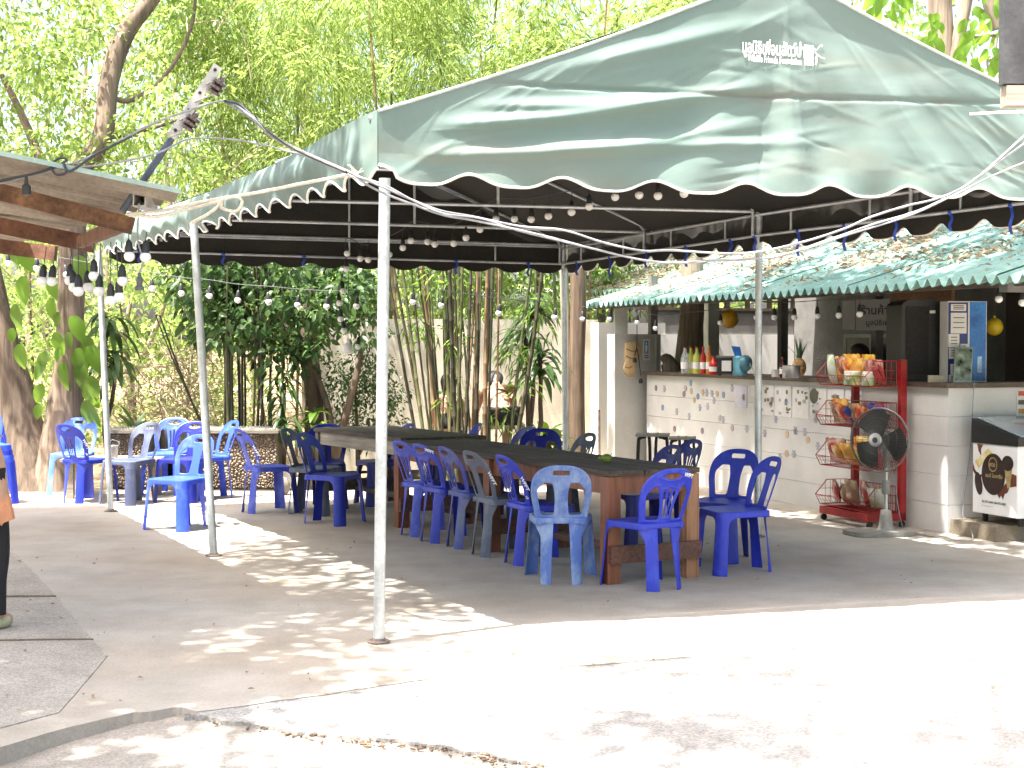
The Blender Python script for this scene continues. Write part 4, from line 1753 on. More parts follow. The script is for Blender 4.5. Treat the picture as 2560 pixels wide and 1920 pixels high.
def chair(x, y, face, kind, mat, label, group=None, z=0.0, text=None, legmat=None, sc=1.0):
    o = thing('plastic_chair', label, 'chair', (x, y, z), R(face - 90), group)
    o.scale = (sc, sc, sc)
    for nm, me, mt in [('seat', CH['seat'], mat), ('backrest', CH[kind], mat)] + [('leg', m_, legmat or mat) for m_ in CH['fl'] + CH['rl']]:
        p = bpy.data.objects.new(nm, cm(me, mt))
        COL.objects.link(p)
        p.parent = o
        if nm == 'backrest':
            back = p
    if text:
        for body, tx, tz, ang, size in text:
            v, f = text_mesh(body, size, 0.0012, 'CENTER')
            ca, sa = math.cos(R(ang)), math.sin(R(ang))
            V = []
            for a, b in v:
                xx, zz = tx + a * ca - b * sa, tz + a * sa + b * ca
                # written on the rear face, read from behind
                p0_ = back_map(xx, zz)
                V.append(p0_ + Vector((0, -0.0075, 0.0)))
            q = MB().add(V, f)
            t_ = link('lettering', q.mesh('lettering'), m_print, back, world=False)
    return o


STILE = [('WFFT', 0.180, 0.60, -78, 0.040), ('c2', 0.166, 0.50, -80, 0.026)]
TOPT = [('WFFT', 0.132, 0.738, -14, 0.036)]


def rearmid(x, y, face, k=0.225):
    return x + k * math.cos(R(face)), y + k * math.sin(R(face))


G = 'blue plastic chairs around the tables'
chair(*rearmid(0.328, 10.10, 89), 89, 'splat', pl_faded, 'pale sun-faded blue chair seen from behind at the near table end', G)
chair(0.894, 10.05, 121, 'rib', pl_blue, 'bright blue rib-backed chair with white letters before the near table leg', G, text=TOPT)
chair(1.585, 10.73, 196, 'splat', pl_blue, 'nearest bright blue chair right of the long table, facing left', G)
chair(1.56, 11.35, 234, 'splat', pl_blue3, 'blue chair just behind the rightmost chair, beside the long table', G)
chair(1.02, 11.95, 205, 'oval', pl_deep, 'glossy dark blue chair tucked in at the far long side, nearest the fruit', G)
chair(1.27, 12.65, 205, 'rib', pl_deep, 'dark blue rib-backed chair below the wooden stools', G)
chair(0.44, 13.6, 206, 'rib', pl_grey, 'dark greyish glossy chair beyond the table beside the brown trunk post', G)
chair(0.24, 14.15, 262, 'splat', pl_deep, 'dark blue chair with rectangular slot facing the viewer beyond the table', G)
chair(-0.07, 14.6, 214, 'splat', pl_deep, 'dark blue chair before the crouching woman in black, beyond the table', G)
chair(-0.62, 15.4, 193, 'splat', pl_deep, 'dark blue chair seen narrow at the foot of the bamboo clump', G)
chair(-1.3, 15.25, 206, 'oval', pl_deep, 'dark blue chair just right of the front tent pole, behind the rear table', G)
chair(-1.85, 15.0, 272, 'oval', pl_deep, 'dark blue chair facing the viewer behind the weathered rear table', G)
for (x, y, f, kind, mt, lab, tx) in (
        (-0.88, 12.70, 34, 'rib', pl_blue2, 'farthest blue chair in the row along the long table', None),
        (-0.69, 12.29, 33, 'rib', pl_blue3, 'blue chair with white letters on its top rail in the table row', TOPT),
        (-0.475, 11.95, 26, 'rib', pl_half, 'half-faded blue chair in the middle of the table row', None),
        (-0.26, 11.48, 28, 'splat', pl_grey, 'weathered grey chair with lettered stile in the table row', STILE[:1]),
        (-0.01, 11.05, 25, 'rib', pl_blue, 'blue chair with letters down its stile, nearest in the table row', STILE)):
    cx, cy = rearmid(x, y, f)
    chair(cx, cy, f, kind, mt, lab, G, text=tx)
chair(-2.90, 13.23, 243, 'splat', pl_bright, 'bright blue chair alone in the sun beside the middle tent pole', G)
chair(*rearmid(-4.45, 15.3, 60), 60, 'rib', pl_blue3, 'dark blue rib-backed chair with white letters at the low grey table', G, text=STILE)
chair(-4.72, 16.35, 272, 'splat', pl_light, 'light blue chair behind the lettered chair, near the old trunk', G)
chair(-3.86, 15.35, 240, 'splat', pl_grey2, 'greyish blue chair with sunlit leg right of the far-left tent pole', G)
chair(-3.72, 16.35, 264, 'rib', pl_bright, 'bright blue rib-backed chair before the pebbled barbecue', G)
chair(-3.37, 15.55, 256, 'oval', pl_deep, 'dark blue chair half hidden behind the sunlit chair', G)
chair(-3.17, 15.85, 214, 'oval', pl_bright, 'bright blue chair turned sideways right of the middle tent pole', G)
chair(-2.34, 14.55, 32, 'splat', pl_blue2, 'blue chair with letters on its stile standing sideways before the barbecue', G, text=STILE)
chair(-1.62, 13.63, 337, 'splat', pl_blue3, 'deep blue chair turned to the right at the rear table', G)
chair(-1.88, 14.42, 342, 'splat', pl_grey, 'weathered grey-blue chair hidden behind the deep blue chair', G)
for k in range(4):
    chair(-5.28 - 0.012 * k, 15.35, 300, 'splat', pl_bright if k % 2 else pl_blue, ['lowest chair', 'second chair from the ground', 'third chair from the ground', 'topmost chair'][k] + ' of the blue stack at the left edge', 'stacked blue chairs', z=0.052 * k)

# ================================================================== tables
m_top = wood_mat('weathered_table_top', (0.045, 0.034, 0.027), (0.115, 0.088, 0.068), 2.5, 0, 0.82, 0.5)
m_orange = wood_mat('red_brown_table_wood', (0.13, 0.040, 0.020), (0.27, 0.105, 0.052), 2.5, 2, 0.5, 0.3)
m_orange2 = wood_mat('worn_orange_table_wood', (0.20, 0.08, 0.04), (0.40, 0.21, 0.11), 2.5, 2, 0.5, 0.3)
m_rail = wood_mat('dark_red_rail_wood', (0.07, 0.03, 0.022), (0.16, 0.075, 0.05), 2.5, 0, 0.6, 0.3)
m_greywood = wood_mat('grey_weathered_wood', (0.20, 0.17, 0.13), (0.38, 0.33, 0.26), 2.5, 0, 0.75, 0.4)
m_dgreywood = wood_mat('dark_weathered_wood', (0.06, 0.048, 0.038), (0.15, 0.125, 0.10), 2.5, 0, 0.75, 0.4)


def table(name, label, loc, ang, length, width, h, planks, tm, lm, am, rm, ov=0.07, stretch=True, legw=0.10, apron=0.12):
    """local x along the length from the near end, y across"""
    o = thing(name, label, 'table', loc, ang)
    pw = width / planks
    for i in range(planks):
        y = -width / 2 + pw * (i + 0.5)
        dz = random.uniform(-0.003, 0.002)
        ex = random.uniform(-0.012, 0.012)
        MB().box((length / 2 + ex, y, h - 0.02 + dz), (length, pw - 0.006, 0.036)).build('plank', tm, o, world=False)
    hz = h - 0.042
    for s in (-1, 1):
        MB().box((length / 2, s * (width / 2 - ov), hz - apron / 2), (length - 2 * ov - legw, 0.035, apron)).build('apron', am, o, world=False)
    n = 3 if length > 3 else 2
    xs = [ov + (length - 2 * ov) * k / (n - 1) for k in range(n)]
    for x in xs:
        if x in (xs[0], xs[-1]):
            MB().box((x, 0, hz - apron / 2), (0.035, width - 2 * ov - legw, apron)).build('apron', am, o, world=False)
        for s in (-1, 1):
            MB().box((x, s * (width / 2 - ov), hz / 2), (legw, legw, hz)).build('leg', lm if s > 0 or x > 0.2 else m_orange2 if lm is m_orange else lm, o, world=False)
        if stretch:
            MB().box((x - legw * .5 - 0.02, 0, 0.20), (0.04, width - 2 * ov + legw * .9, 0.115)).build('stretcher', rm, o, world=False)
    if stretch:
        for k in range(n - 1):
            MB().box(((xs[k] + xs[k + 1]) / 2, 0.0, 0.165), (xs[k + 1] - xs[k] - 0.06, 0.09, 0.04)).build('stretcher', rm, o, world=False)
    return o


tdir = Vector((-1.66, 3.2, 0)).normalized()
tang = math.atan2(tdir.y, tdir.x)
perp = Vector((tdir.y, -tdir.x, 0))
nl, nr = Vector((0.60, 10.17, 0)), Vector((1.33, 10.30, 0))
tm_ = (nl + nr) / 2
table('dining_table', 'long dark-topped wooden table with red-brown legs under the tent', (tm_.x, tm_.y + 0.02, 0), tang, 3.65, 0.74, 0.76, 5, m_top, m_orange, m_orange, m_rail, 0.055)
c = Vector((-1.1, 13.12, 0)) + (tdir * 0 + perp * 0.42)
d2 = Vector((-0.5, 0.866, 0))
table('dining_table', 'weathered grey wooden table standing end to end behind the long table', (c.x + .12, c.y + .32, 0), math.atan2(d2.y, d2.x), 2.0, 0.86, 0.775, 5, m_top, m_dgreywood, m_greywood, m_dgreywood, 0.05, legw=0.075)
# stone that props up the near right leg
tag(MB().ball(gr(1727, 1437) + Vector((0, 0, 0.02)), 0.055, 10, 6, (1.1, 0.8, 0.7)).build('prop_stone', M('tan_stone', (0.36, 0.28, 0.21), .85, .3, 14, .5, 40), smooth=30), 'tan stone wedged under the near right table leg', 'stone')
# green mango on the table top
g = at(1517, 1147, 10.75)
mango = thing('mango', 'small green mango lying on the long dark table', 'fruit', (g.x, g.y, 0.762))
gm = M('green_mango_skin', (0.11, 0.20, 0.02), .4, .3, 12, col2=(0.22, 0.30, 0.04))
MB().ball((0, 0, 0.034), 0.036, 18, 12, (1.15, 0.9, 0.92)).build('flesh', gm, mango, smooth=80, world=False)
MB().ball((-0.042, 0, 0.036), 0.018, 12, 8, (1.2, 0.8, 0.9)).build('tip', gm, mango, smooth=80, world=False)
MB().tube([(0.03, 0, 0.06), (0.036, 0, 0.072)], 0.003, 6).build('stalk', m_debris, mango, world=False)

# low grey slatted table at the far left
low = thing('low_table', 'low weathered grey table among the far-left chairs', 'table', (gr(290, 1240).x, 16.0, 0), R(4))
for i in range(6):
    MB().box((0, -0.22 + i * 0.09, 0.40), (1.02, 0.082, 0.026)).build('plank', m_greywood, low, world=False)
for x in (-0.42, 0.42):
    for y in (-0.18, 0.18):
        MB().box((x, y, 0.193), (0.075, 0.075, 0.386)).build('leg', m_greywood, low, world=False)
    MB().box((x, 0, 0.372), (0.04, 0.34, 0.028)).build('bearer', m_dgreywood, low, world=False)
tin = thing('metal_tin', 'dull metal tin standing on the low grey table', 'tin', (at(286, 1140, 16.02).x, 15.98, 0.414))
tin_m = M('dull_tin', (0.34, 0.35, 0.36), .45, .2, 10, metal=.6)
MB().lathe((0, 0, 0), [(0.042, 0), (0.044, 0.004), (0.05, 0.12), (0.053, 0.125), (0.05, 0.13), (0.046, 0.128), (0.04, 0.01)], 16).build('body', tin_m, tin, smooth=40, world=False)
MB().tube([(0.052, 0, 0.12), (0.07, 0, 0.16), (0, 0, 0.19), (-0.07, 0, 0.16), (-0.052, 0, 0.12)], 0.003, 6).build('handle', tin_m, tin, world=False)

# two stools by the counter
for px, py, Y, lab in ((1632, 1084, 14.6, 'wooden-topped stool with black tube legs, nearer of two'), (1706, 1092, 14.25, 'wooden-topped stool with black tube legs, right of its twin')):
    p = at(px, py, Y)
    st = thing('stool', lab, 'stool', (p.x, p.y, 0), R(-8), 'stools by the counter')
    h = p.z
    w = 0.16 if px < 1700 else 0.125
    MB().box((0, 0, h - 0.012), (w * 2, w * 1.7, 0.024)).build('seat', m_greywood, st, world=False)
    for s in (-1, 1):
        for q in (-1, 1):
            # each side is a bent tube arch
            pts = [(s * w * 0.95, q * w * .7, 0), (s * w * .86, q * w * .66, h - 0.10), (s * w * .72, q * w * .62, h - 0.045), (s * w * .45, q * w * .6, h - 0.034), (s * w * .2, q * w * .6, h - 0.06), (s * w * .12, q * w * .6, 0.02)]
            MB().tube(spline(pts, 5), 0.011, 8).build('leg', m_blackp, st, smooth=50, world=False)

# ================================================================== pebbled barbecue block
m_peb = None
bq = thing('stone_barbecue', 'pebble-faced barbecue block with a metal grate on top', 'barbecue', (at(480, 1235, 16.9).x, 16.9, 0))
m_mort = M('dark_mortar', (0.10, 0.085, 0.07), .9, .2, 20, .4, 60)
m_rock = M('block_concrete', (0.18, 0.16, 0.13), .9, .2, 10, .4, 60)


def peb_mat():
    m, nt, N, L, P = nodes_of('river_pebbles')
    g_ = N.new('ShaderNodeNewGeometry')
    r = N.new('ShaderNodeValToRGB')
    e = r.color_ramp.elements
    for p_, c_ in ((0.0, (0.10, 0.075, 0.055)), (0.3, (0.20, 0.15, 0.105)), (0.55, (0.15, 0.105, 0.07)), (0.8, (0.27, 0.22, 0.16)), (1.0, (0.36, 0.31, 0.25))):
        if p_ in (0.0, 1.0):
            el = e[0] if p_ == 0 else e[-1]
        else:
            el = e.new(p_)
        el.color = (*c_, 1)
    L.new(g_.outputs['Random Per Island'], r.inputs[0])
    L.new(r.outputs[0], P.inputs['Base Color'])
    P.inputs['Roughness'].default_value = 0.6
    return m


m_peb = peb_mat()
BY = 16.75
bx0, bx1, bx2, bx3 = at(268, 1100, BY).x, at(372, 1100, BY).x, at(470, 1100, BY).x, at(692, 1100, BY).x
for name, x0_, x1_, z0_, z1_ in (('pier', bx0, bx1, 0, 0.62), ('pier', bx2, bx3, 0, 0.62), ('shelf', bx1, bx2, 0.30, 0.36), ('hearth', bx1, bx2, 0, 0.12)):
    MB().box(((x0_ + x1_) / 2, BY + 0.35, (z0_ + z1_) / 2), (abs(x1_ - x0_) - 0.004, 0.6, z1_ - z0_)).build(name, m_mort, bq)
MB().box(((bx0 + bx3) / 2, BY + 0.62, 0.33), (bx3 - bx0, 0.06, 0.66)).build('back_wall', m_rock, bq)
for x0_, x1_ in ((bx0, bx1), (bx2, bx3)):
    MB().box(((x0_ + x1_) / 2, BY + 0.33, 0.64), (x1_ - x0_ + 0.03, 0.66, 0.035)).build('cap', m_rock, bq)
    mb = MB()
    rows_, z = 0, 0.015
    cells = {}
    for i in range(5200):
        w = random.uniform(0.018, 0.048) * (1.0 if i < 2500 else .6)
        x, z = random.uniform(x0_ + .015, x1_ - .015), random.uniform(0.02, 0.605)
        ok = True
        ci, cj = int(x / .05), int(z / .05)
        for di in (-1, 0, 1):
            for dj in (-1, 0, 1):
                for (xx, zz, ww) in cells.get((ci + di, cj + dj), ()):
                    if math.hypot(x - xx, (z - zz) * 1.15) < (w + ww) * .43:
                        ok = False
        if not ok:
            continue
        cells.setdefault((ci, cj), []).append((x, z, w))
        mb.ball((x, BY + 0.048, z), 0.5, 7, 4, (w * random.uniform(.9, 1.15), 0.03, w * random.uniform(.7, 1.0)))
    pb = mb.build('pebble_facing', m_peb, bq, smooth=70)
    pb['kind'] = 'stuff'
mb = MB()
for i in range(60):
    x = bx0 + (bx3 - bx0) * i / 59
    mb.tube([(x, BY + 0.02, 0.668), (min(bx3, x + 0.16), BY + 0.6, 0.668)], 0.003, 4)
    mb.tube([(x, BY + 0.02, 0.673), (max(bx0, x - 0.16), BY + 0.6, 0.673)], 0.003, 4)
mb.build('grate', M('grate_wire', (0.55, 0.55, 0.53), .4, .1, metal=.5), bq)
# pale concrete blocks and a rock beside it
for px, py, w, h, d_, lab in ((722, 1222, 0.26, 0.12, 0.25, 'lowest pale concrete step block behind the left table legs'), (715, 1186, 0.22, 0.1, 0.22, 'upper pale concrete block beside the pebbled barbecue')):
    p = at(px, py, 17.0)
    o = MB().box((p.x, p.y, h / 2 if py > 1200 else 0.12 + h / 2), (w, d_, h)).build('concrete_block', m_grey)
    tag(o, lab, 'block')
p = gr(724, 1226)
tag(MB().ball((p.x, 16.2, 0.09), 0.11, 10, 7, (0.7, .8, 0.95)).build('rock', m_rock, smooth=25), 'rounded rock lying beside the rear table leg', 'rock')

# ================================================================== things in and on the stall
m_silver = M('brushed_silver', (0.5, 0.5, 0.5), .35, .1, 10, metal=.8)
m_fanwire = M('fan_wire', (0.06, 0.06, 0.058), .45, .1, metal=.4)
m_fanblade = M('smoky_fan_blade', (0.022, 0.021, 0.02), .4, .2)
m_fanbody = M('dull_fan_plastic', (0.25, 0.24, 0.215), .5, .15, 12)


def srot():
    return math.atan2(SA.y, SA.x)


# ---- red snack rack
rk = thing('snack_rack', 'red wire snack rack with four baskets against the counter', 'rack', tuple(S(0.9, -0.25, 0)))
RA0, RA1, RB0, RB1 = 0.48, 1.34, -0.47, -0.08
SB1('post', m_red, rk, RA0, RA0 + 0.05, RB1 - 0.06, RB1, 0.06, 1.47)
SB1('post', m_red, rk, RA1 - 0.12, RA1 - 0.07, RB1 - 0.06, RB1, 0.06, 1.30)
SB1('base_bar', m_red, rk, RA0, RA1, RB1 - 0.055, RB1 - 0.005, 0.06, 0.13)
SB1('base_bar', m_red, rk, RA0 + 0.002, RA0 + 0.048, RB0, RB1 - 0.06, 0.062, 0.128)
SB1('base_bar', m_red, rk, RA1 - 0.12, RA1 - 0.072, RB0, RB1 - 0.06, 0.062, 0.128)
SB1('base_bar', m_red, rk, RA0 + 0.05, RA1 - 0.12, RB0, RB0 + 0.04, 0.064, 0.126)
for a, b in ((RA0 + 0.02, RB0 + 0.03), (RA0 + 0.02, RB1 - 0.03), (RA1 - 0.1, RB0 + 0.03), (RA1 - 0.1, RB1 - 0.03)):
    MB().lathe(S(a - 0.012, b, 0.03), [(0.02, 0), (0.03, 0.004), (0.03, 0.02), (0.02, 0.024)], 12, SA).build('wheel', m_blackp, rk, smooth=40)


def basket(z0, parent=rk):
    mb = MB()
    a0, a1 = RA0 + 0.055, RA1
    h, fr = 0.22, 0.09

    def side(a):
        return [S(a, RB1 - .07, z0), S(a, RB0 + .05, z0), S(a, RB0, z0 + fr), S(a, RB0 + .12, z0 + h), S(a, RB1 - .07, z0 + h)]
    for a in (a0, a1):
        p = side(a)
        mb.tube(p + [p[0]], 0.005, 5)
        for k in range(1, 5):
            b = RB0 + 0.05 + (RB1 - .07 - RB0 - .05) * k / 5
            mb.tube([S(a, b, z0), S(a, b, z0 + h)], 0.0025, 4)
        for z in (0.07, 0.14):
            mb.tube([S(a, RB0 + (0.02 if z < .1 else .06), z0 + z), S(a, RB1 - .07, z0 + z)], 0.0025, 4)
    for b, z in ((RB1 - .07, 0), (RB0 + .05, 0), (RB0, fr), (RB1 - .07, h)):
        mb.tube([S(a0, b, z0 + z), S(a1, b, z0 + z)], 0.005, 5)
    for k in range(1, 16):
        a = a0 + (a1 - a0) * k / 16
        mb.tube([S(a, RB1 - .07, z0 + h), S(a, RB1 - .07, z0), S(a, RB0 + .05, z0), S(a, RB0, z0 + fr)], 0.002, 4)
    for z in (0.07, 0.14):
        mb.tube([S(a0, RB1 - .07, z0 + z), S(a1, RB1 - .07, z0 + z)], 0.002, 4)
    mb.tube([S(a0, RB0 + .025, z0 + fr * .5), S(a1, RB0 + .025, z0 + fr * .5)], 0.002, 4)
    return mb.build('basket', m_red, parent)


LV = [0.14, 0.50, 0.87, 1.235]
for z in LV:
    basket(z)

# packets: puffed bags and tubs, each its own thing
def bagmat(i, c1, c2):
    return M('foil_bag_%d' % i, c1, .25, .1, 9, .3, 30, col2=c2, mix=.52, edge=.03, coat=.4)


BM = [bagmat(0, (.55, .06, .03), (.8, .45, .05)), bagmat(1, (.6, .28, .04), (.75, .5, .12)), bagmat(2, (.22, .36, .10), (.66, .62, .3)), bagmat(3, (.42, .05, .05), (.6, .5, .4)),
      bagmat(4, (.03, .06, .28), (.5, .1, .1)), bagmat(5, (.7, .48, .05), (.55, .08, .03)), bagmat(6, (.25, .14, .08), (.5, .36, .22)), bagmat(7, (.5, .52, .45), (.25, .4, .16))]


def bag(a, b, z, w, h, t, ang, tilt, mat, label, grp):
    o = thing('snack_bag', label, 'snack bag', tuple(S(a, b, z)), srot() + R(ang), grp)
    rows = []
    for sgn in (1, -1):
        g_ = []
        for j in range(9):
            v = j / 8
            r = []
            for i in range(9):
                u = i / 8 * 2 - 1
                puff = t * (max(0, 1 - u * u) ** .6) * (max(0, math.sin(math.pi * v)) ** .6) + 0.002
                zig = 0.004 * (1 if i % 2 else -1) if j in (0, 8) else 0
                x, y, zz = u * w / 2, sgn * puff + 0.006 * noise.noise((u * 3, v * 3, a * 7)), v * h + zig
                r.append((x, y * math.cos(R(tilt)) - zz * math.sin(R(tilt)), zz * math.cos(R(tilt)) + y * math.sin(R(tilt)) + t * abs(math.sin(R(tilt)))))
            g_.append(r if sgn > 0 else list(reversed(r)))
        rows.append(g_)
    mb = MB()
    for g_ in rows:
        mb.grid(g_)
    mb.build('pouch', mat, o, smooth=60, world=False)
    return o


random.seed(21)
cols_ = ['red and yellow', 'orange', 'green', 'dark red', 'blue', 'yellow', 'brown', 'pale green']
names_ = ['bottom', 'third', 'second', 'top']
for lv, z in enumerate(LV):
    nb = [5, 8, 11, 10][lv]
    for k in range(nb):
        a = RA0 + 0.13 + (RA1 - RA0 - 0.2) * (k + random.uniform(-.2, .2)) / (nb - 1 if nb > 1 else 1)
        c_ = random.choice([[6, 3, 5, 7], [1, 3, 0, 1, 5], [6, 3, 4, 2, 0, 5, 1, 0], [1, 0, 1, 7, 5, 3, 0]][lv])
        b = RB0 + 0.15 + random.uniform(-.02, .08)
        bag(a, b, z + 0.008, random.uniform(.16, .22), random.uniform(.18, .25) + (.04 if lv == 3 else 0), random.uniform(.03, .05), random.uniform(-25, 25), random.uniform(-35, -8), BM[c_],
            'shiny %s snack bag, %s from the right in the %s basket' % (cols_[c_], ORD[k], ['lowest', 'third', 'second', 'topmost'][lv]), 'snack bags in the red rack')
bag(RA0 + 0.10, RB0 + 0.02, 0.60, .17, .2, .03, 60, 8, BM[5], 'yellow snack bag hung at the right end of the third basket', 'snack bags in the red rack')
# jars with lids in the top basket
for k, (px, c_) in enumerate(((2136, 7), (2152, 2), (2188, 7))):
    a, z_ = on_b(px, 950, RB0 + 0.12)
    a = max(RA0 + .12, min(RA1 - .1, a))
    o = thing('plastic_jar', ['olive sweets jar left in the top basket', 'green sweets jar second in the top basket', 'bright green and white jar right in the top basket'][k], 'jar', tuple(S(a, RB0 + 0.07, 1.243)), 0, 'jars in the red rack')
    MB().lathe((0, 0, 0), [(.05, 0), (.055, .01), (.055, .09), (.045, .1)], 16).build('jar_body', BM[c_], o, smooth=40, world=False)
    MB().lathe((0, 0, .1), [(.048, 0), (.048, .02), (.044, .024)], 16).build('lid', m_paper, o, smooth=40, world=False)

# ---- standing fan
fp = gr(2198, 1336)
fan = thing('pedestal_fan', 'grey pedestal fan on a flat base before the snack rack', 'fan', (fp.x, fp.y, 0), R(12))
mb = MB()
mb.prism([(0.29 * math.copysign(abs(math.cos(q)) ** .55, math.cos(q)), 0.20 * math.copysign(abs(math.sin(q)) ** .55, math.sin(q)), 0.004) for q in [k * math.pi / 16 for k in range(32)]], (0, 0, 0.035))
mb.build('base', m_fanbody, fan, smooth=40, world=False)
MB().lathe((0.06, 0, 0.04), [(0.075, 0), (0.06, 0.03), (0.05, 0.12), (0.045, 0.16), (0.036, 0.17)], 16).build('lower_column', m_fanbody, fan, smooth=40, world=False)
MB().tube([(0.06, 0, 0.2), (0.06, 0, 0.58)], 0.017, 12).build('column', m_silver, fan, smooth=40, world=False)
MB().lathe((0.06, 0, 0.34), [(0.03, 0), (0.036, 0.02), (0.036, 0.10), (0.024, 0.12)], 14).build('height_collar', m_fanbody, fan, smooth=40, world=False)
hz = 0.80
fdir = Vector((-0.80, -0.60, 0.03)).normalized()
hc = Vector((0.06, 0, hz)) + fdir * 0.12
MB().lathe(Vector((0.06, 0, hz)) - fdir * 0.12, [(0.05, 0), (0.085, 0.03), (0.09, 0.14), (0.06, 0.19)], 16, fdir).build('motor_housing', m_fanbody, fan, smooth=40, world=False)
MB().tube([(0.06, 0, 0.56), (0.06, 0, hz - 0.02)], 0.026, 12).build('neck', m_fanbody, fan, smooth=40, world=False)
fu = fdir.orthogonal().normalized(); fv = fdir.cross(fu)
RF = 0.265


def fring(r, d, tr, mb, seg=5, n=40):
    mb.tube([hc + fdir * d + (fu * math.cos(q * 2 * math.pi / n) + fv * math.sin(q * 2 * math.pi / n)) * r for q in range(n + 1)], tr, seg, cap=False)


mb = MB()
for k in range(72):
    a = k * 2 * math.pi / 72
    e = fu * math.cos(a) + fv * math.sin(a)
    mb.tube([hc + fdir * 0.075 + e * 0.05, hc + fdir * 0.07 + e * 0.17, hc + fdir * 0.045 + e * 0.23, hc + e * RF], 0.0016, 4)
    mb.tube([hc - fdir * 0.07 + e * 0.06, hc - fdir * 0.065 + e * 0.18, hc - fdir * 0.04 + e * 0.235, hc + e * RF], 0.0016, 4)
fring(0.12, 0.073, 0.0018, mb); fring(0.19, 0.064, 0.0018, mb)
mb.build('wire_cage', m_fanwire, fan, world=False)
mb = MB(); fring(RF, 0, 0.009, mb, 8)
mb.build('cage_rim', M('grey_fan_rim', (0.13, 0.13, 0.125), .45, .15), fan, smooth=60, world=False)
MB().lathe(hc + fdir * 0.066, [(0.058, 0), (0.058, 0.012), (0.045, 0.018), (0.02, 0.016)], 20, fdir).build('front_badge', m_silver, fan, smooth=40, world=False)
MB().lathe(hc + fdir * 0.083, [(0.024, 0), (0.024, 0.004)], 16, fdir).build('badge_centre', m_ink, fan, smooth=40, world=False)
for k in range(3):
    a0 = k * 2 * math.pi / 3 + 0.5
    rows = []
    for i in range(9):
        a = a0 + (i / 8 - .5) * 1.45
        e = fu * math.cos(a) + fv * math.sin(a)
        rows.append([hc + e * (0.03 + (0.225 - 0.03 * abs(i / 4 - 1)) * j / 8) + fdir * (0.032 * (i / 4 - 1) * (1 - .3 * j / 8)) for j in range(9)])
    MB().grid(rows).build('blade', m_fanblade, fan, smooth=80, world=False)
tag(MB().tube(spline([fp + Vector((0.07, 0, 0.62)), fp + Vector((0.13, 0.02, 0.45)), fp + Vector((0.2, 0.08, 0.12)), fp + Vector((0.28, 0.1, 0.012)), gr(2370, 1350) + Vector((0, 0, .01)), gr(2430, 1352) + Vector((0, 0, .01)), gr(2418, 1337) + Vector((0, 0, .12)), S(-0.05, 0.12, 0.2), S(-0.03, 0.2, 0.7), S(-0.06, 0.21, 1.2), S(-.06, .22, 1.3)], 6), 0.004, 5).build('fan_flex', m_cableg), 'thin pale flex from the fan up to the counter', 'cable')

# ---- step and freezer at the right
o = thing('concrete_step', 'low concrete step at the foot of the counter corner', 'step', tuple(S(-0.3, 1, 0)))
MB().hexa([S(-0.62, 0.02, 0), S(-0.62, 3, 0), S(-0.004, 3, 0), S(-0.004, 0.02, 0), S(-0.60, 0.035, 0.125), S(-0.60, 3, 0.125), S(-0.004, 3, 0.125), S(-0.004, 0.035, 0.125)]).build('tread', m_step, o)
fz = thing('ice_cream_freezer', 'white ice cream freezer with printed side and sloping glass lid', 'freezer', tuple(S(-0.5, 0.7, 0.125)))
m_fz = M('freezer_white', (0.74, 0.74, 0.74), .35, .04, 5)
FA0, FA1, FB0, FB1 = -0.74, -0.17, 0.13, 1.5
SB1('cabinet', m_fz, fz, FA0, FA1, FB0, FB1, 0.20, 0.78)
MB().hexa([S(FA0 - .02, FB0 - .012, 0.782), S(FA0 - .02, FB1, 0.782), S(FA1 + .01, FB1, 0.782), S(FA1 + .01, FB0 - .012, 0.782), S(FA0 - .02, FB0 - .012, 0.85), S(FA0 - .02, FB1, 0.85), S(FA1 + .01, FB1, 0.985), S(FA1 + .01, FB0 - .012, 0.985)]).build('rim', m_blackp, fz)
MB().hexa([S(FA0, FB0 + .03, 0.857), S(FA0, FB1 - .02, 0.857), S(FA1 - .01, FB1 - .02, 0.987), S(FA1 - .01, FB0 + .03, 0.987), S(FA0, FB0 + .03, 0.867), S(FA0, FB1 - .02, 0.867), S(FA1 - .01, FB1 - .02, 0.997), S(FA1 - .01, FB0 + .03, 0.997)]).build('glass_lid', glassmat('lid_glass', (.7, .8, .85), .08, .6), fz)
for a in (FA0 + .06, FA1 - .06):
    for b in (FB0 + .08, FB1 - .1):
        MB().lathe(S(a, b, 0.126), [(0.02, 0), (0.025, 0.01), (0.025, 0.05), (0.03, 0.072)], 10).build('foot', m_blackp, fz, smooth=40)
# printed poster on the freezer side, a flat print built up from flat shapes
post = SB1('printed_panel', m_fz, fz, FA0 + .004, FA1 - .004, FB0 - .004, FB0 - .001, 0.205, 0.775)


def pf(u, v, off=0.006):
    """u: 0 left .. 1 right as seen, v up"""
    return S(FA1 - .004 - u * (FA1 - FA0 - .008), FB0 - off, 0.205 + v * 0.57)


def pprint(name, mat, pts, off):
    MB().add([pf(u, v, off) for u, v in pts], [tuple(range(len(pts)))]).build(name, mat, post)


def ell(cx, cy, rx, ry, n=28, rot=0.0):
    return [(cx + rx * math.cos(q * 2 * math.pi / n) * math.cos(rot) - ry * math.sin(q * 2 * math.pi / n) * math.sin(rot), cy + rx * math.cos(q * 2 * math.pi / n) * math.sin(rot) + ry * math.sin(q * 2 * math.pi / n) * math.cos(rot)) for q in range(n)]


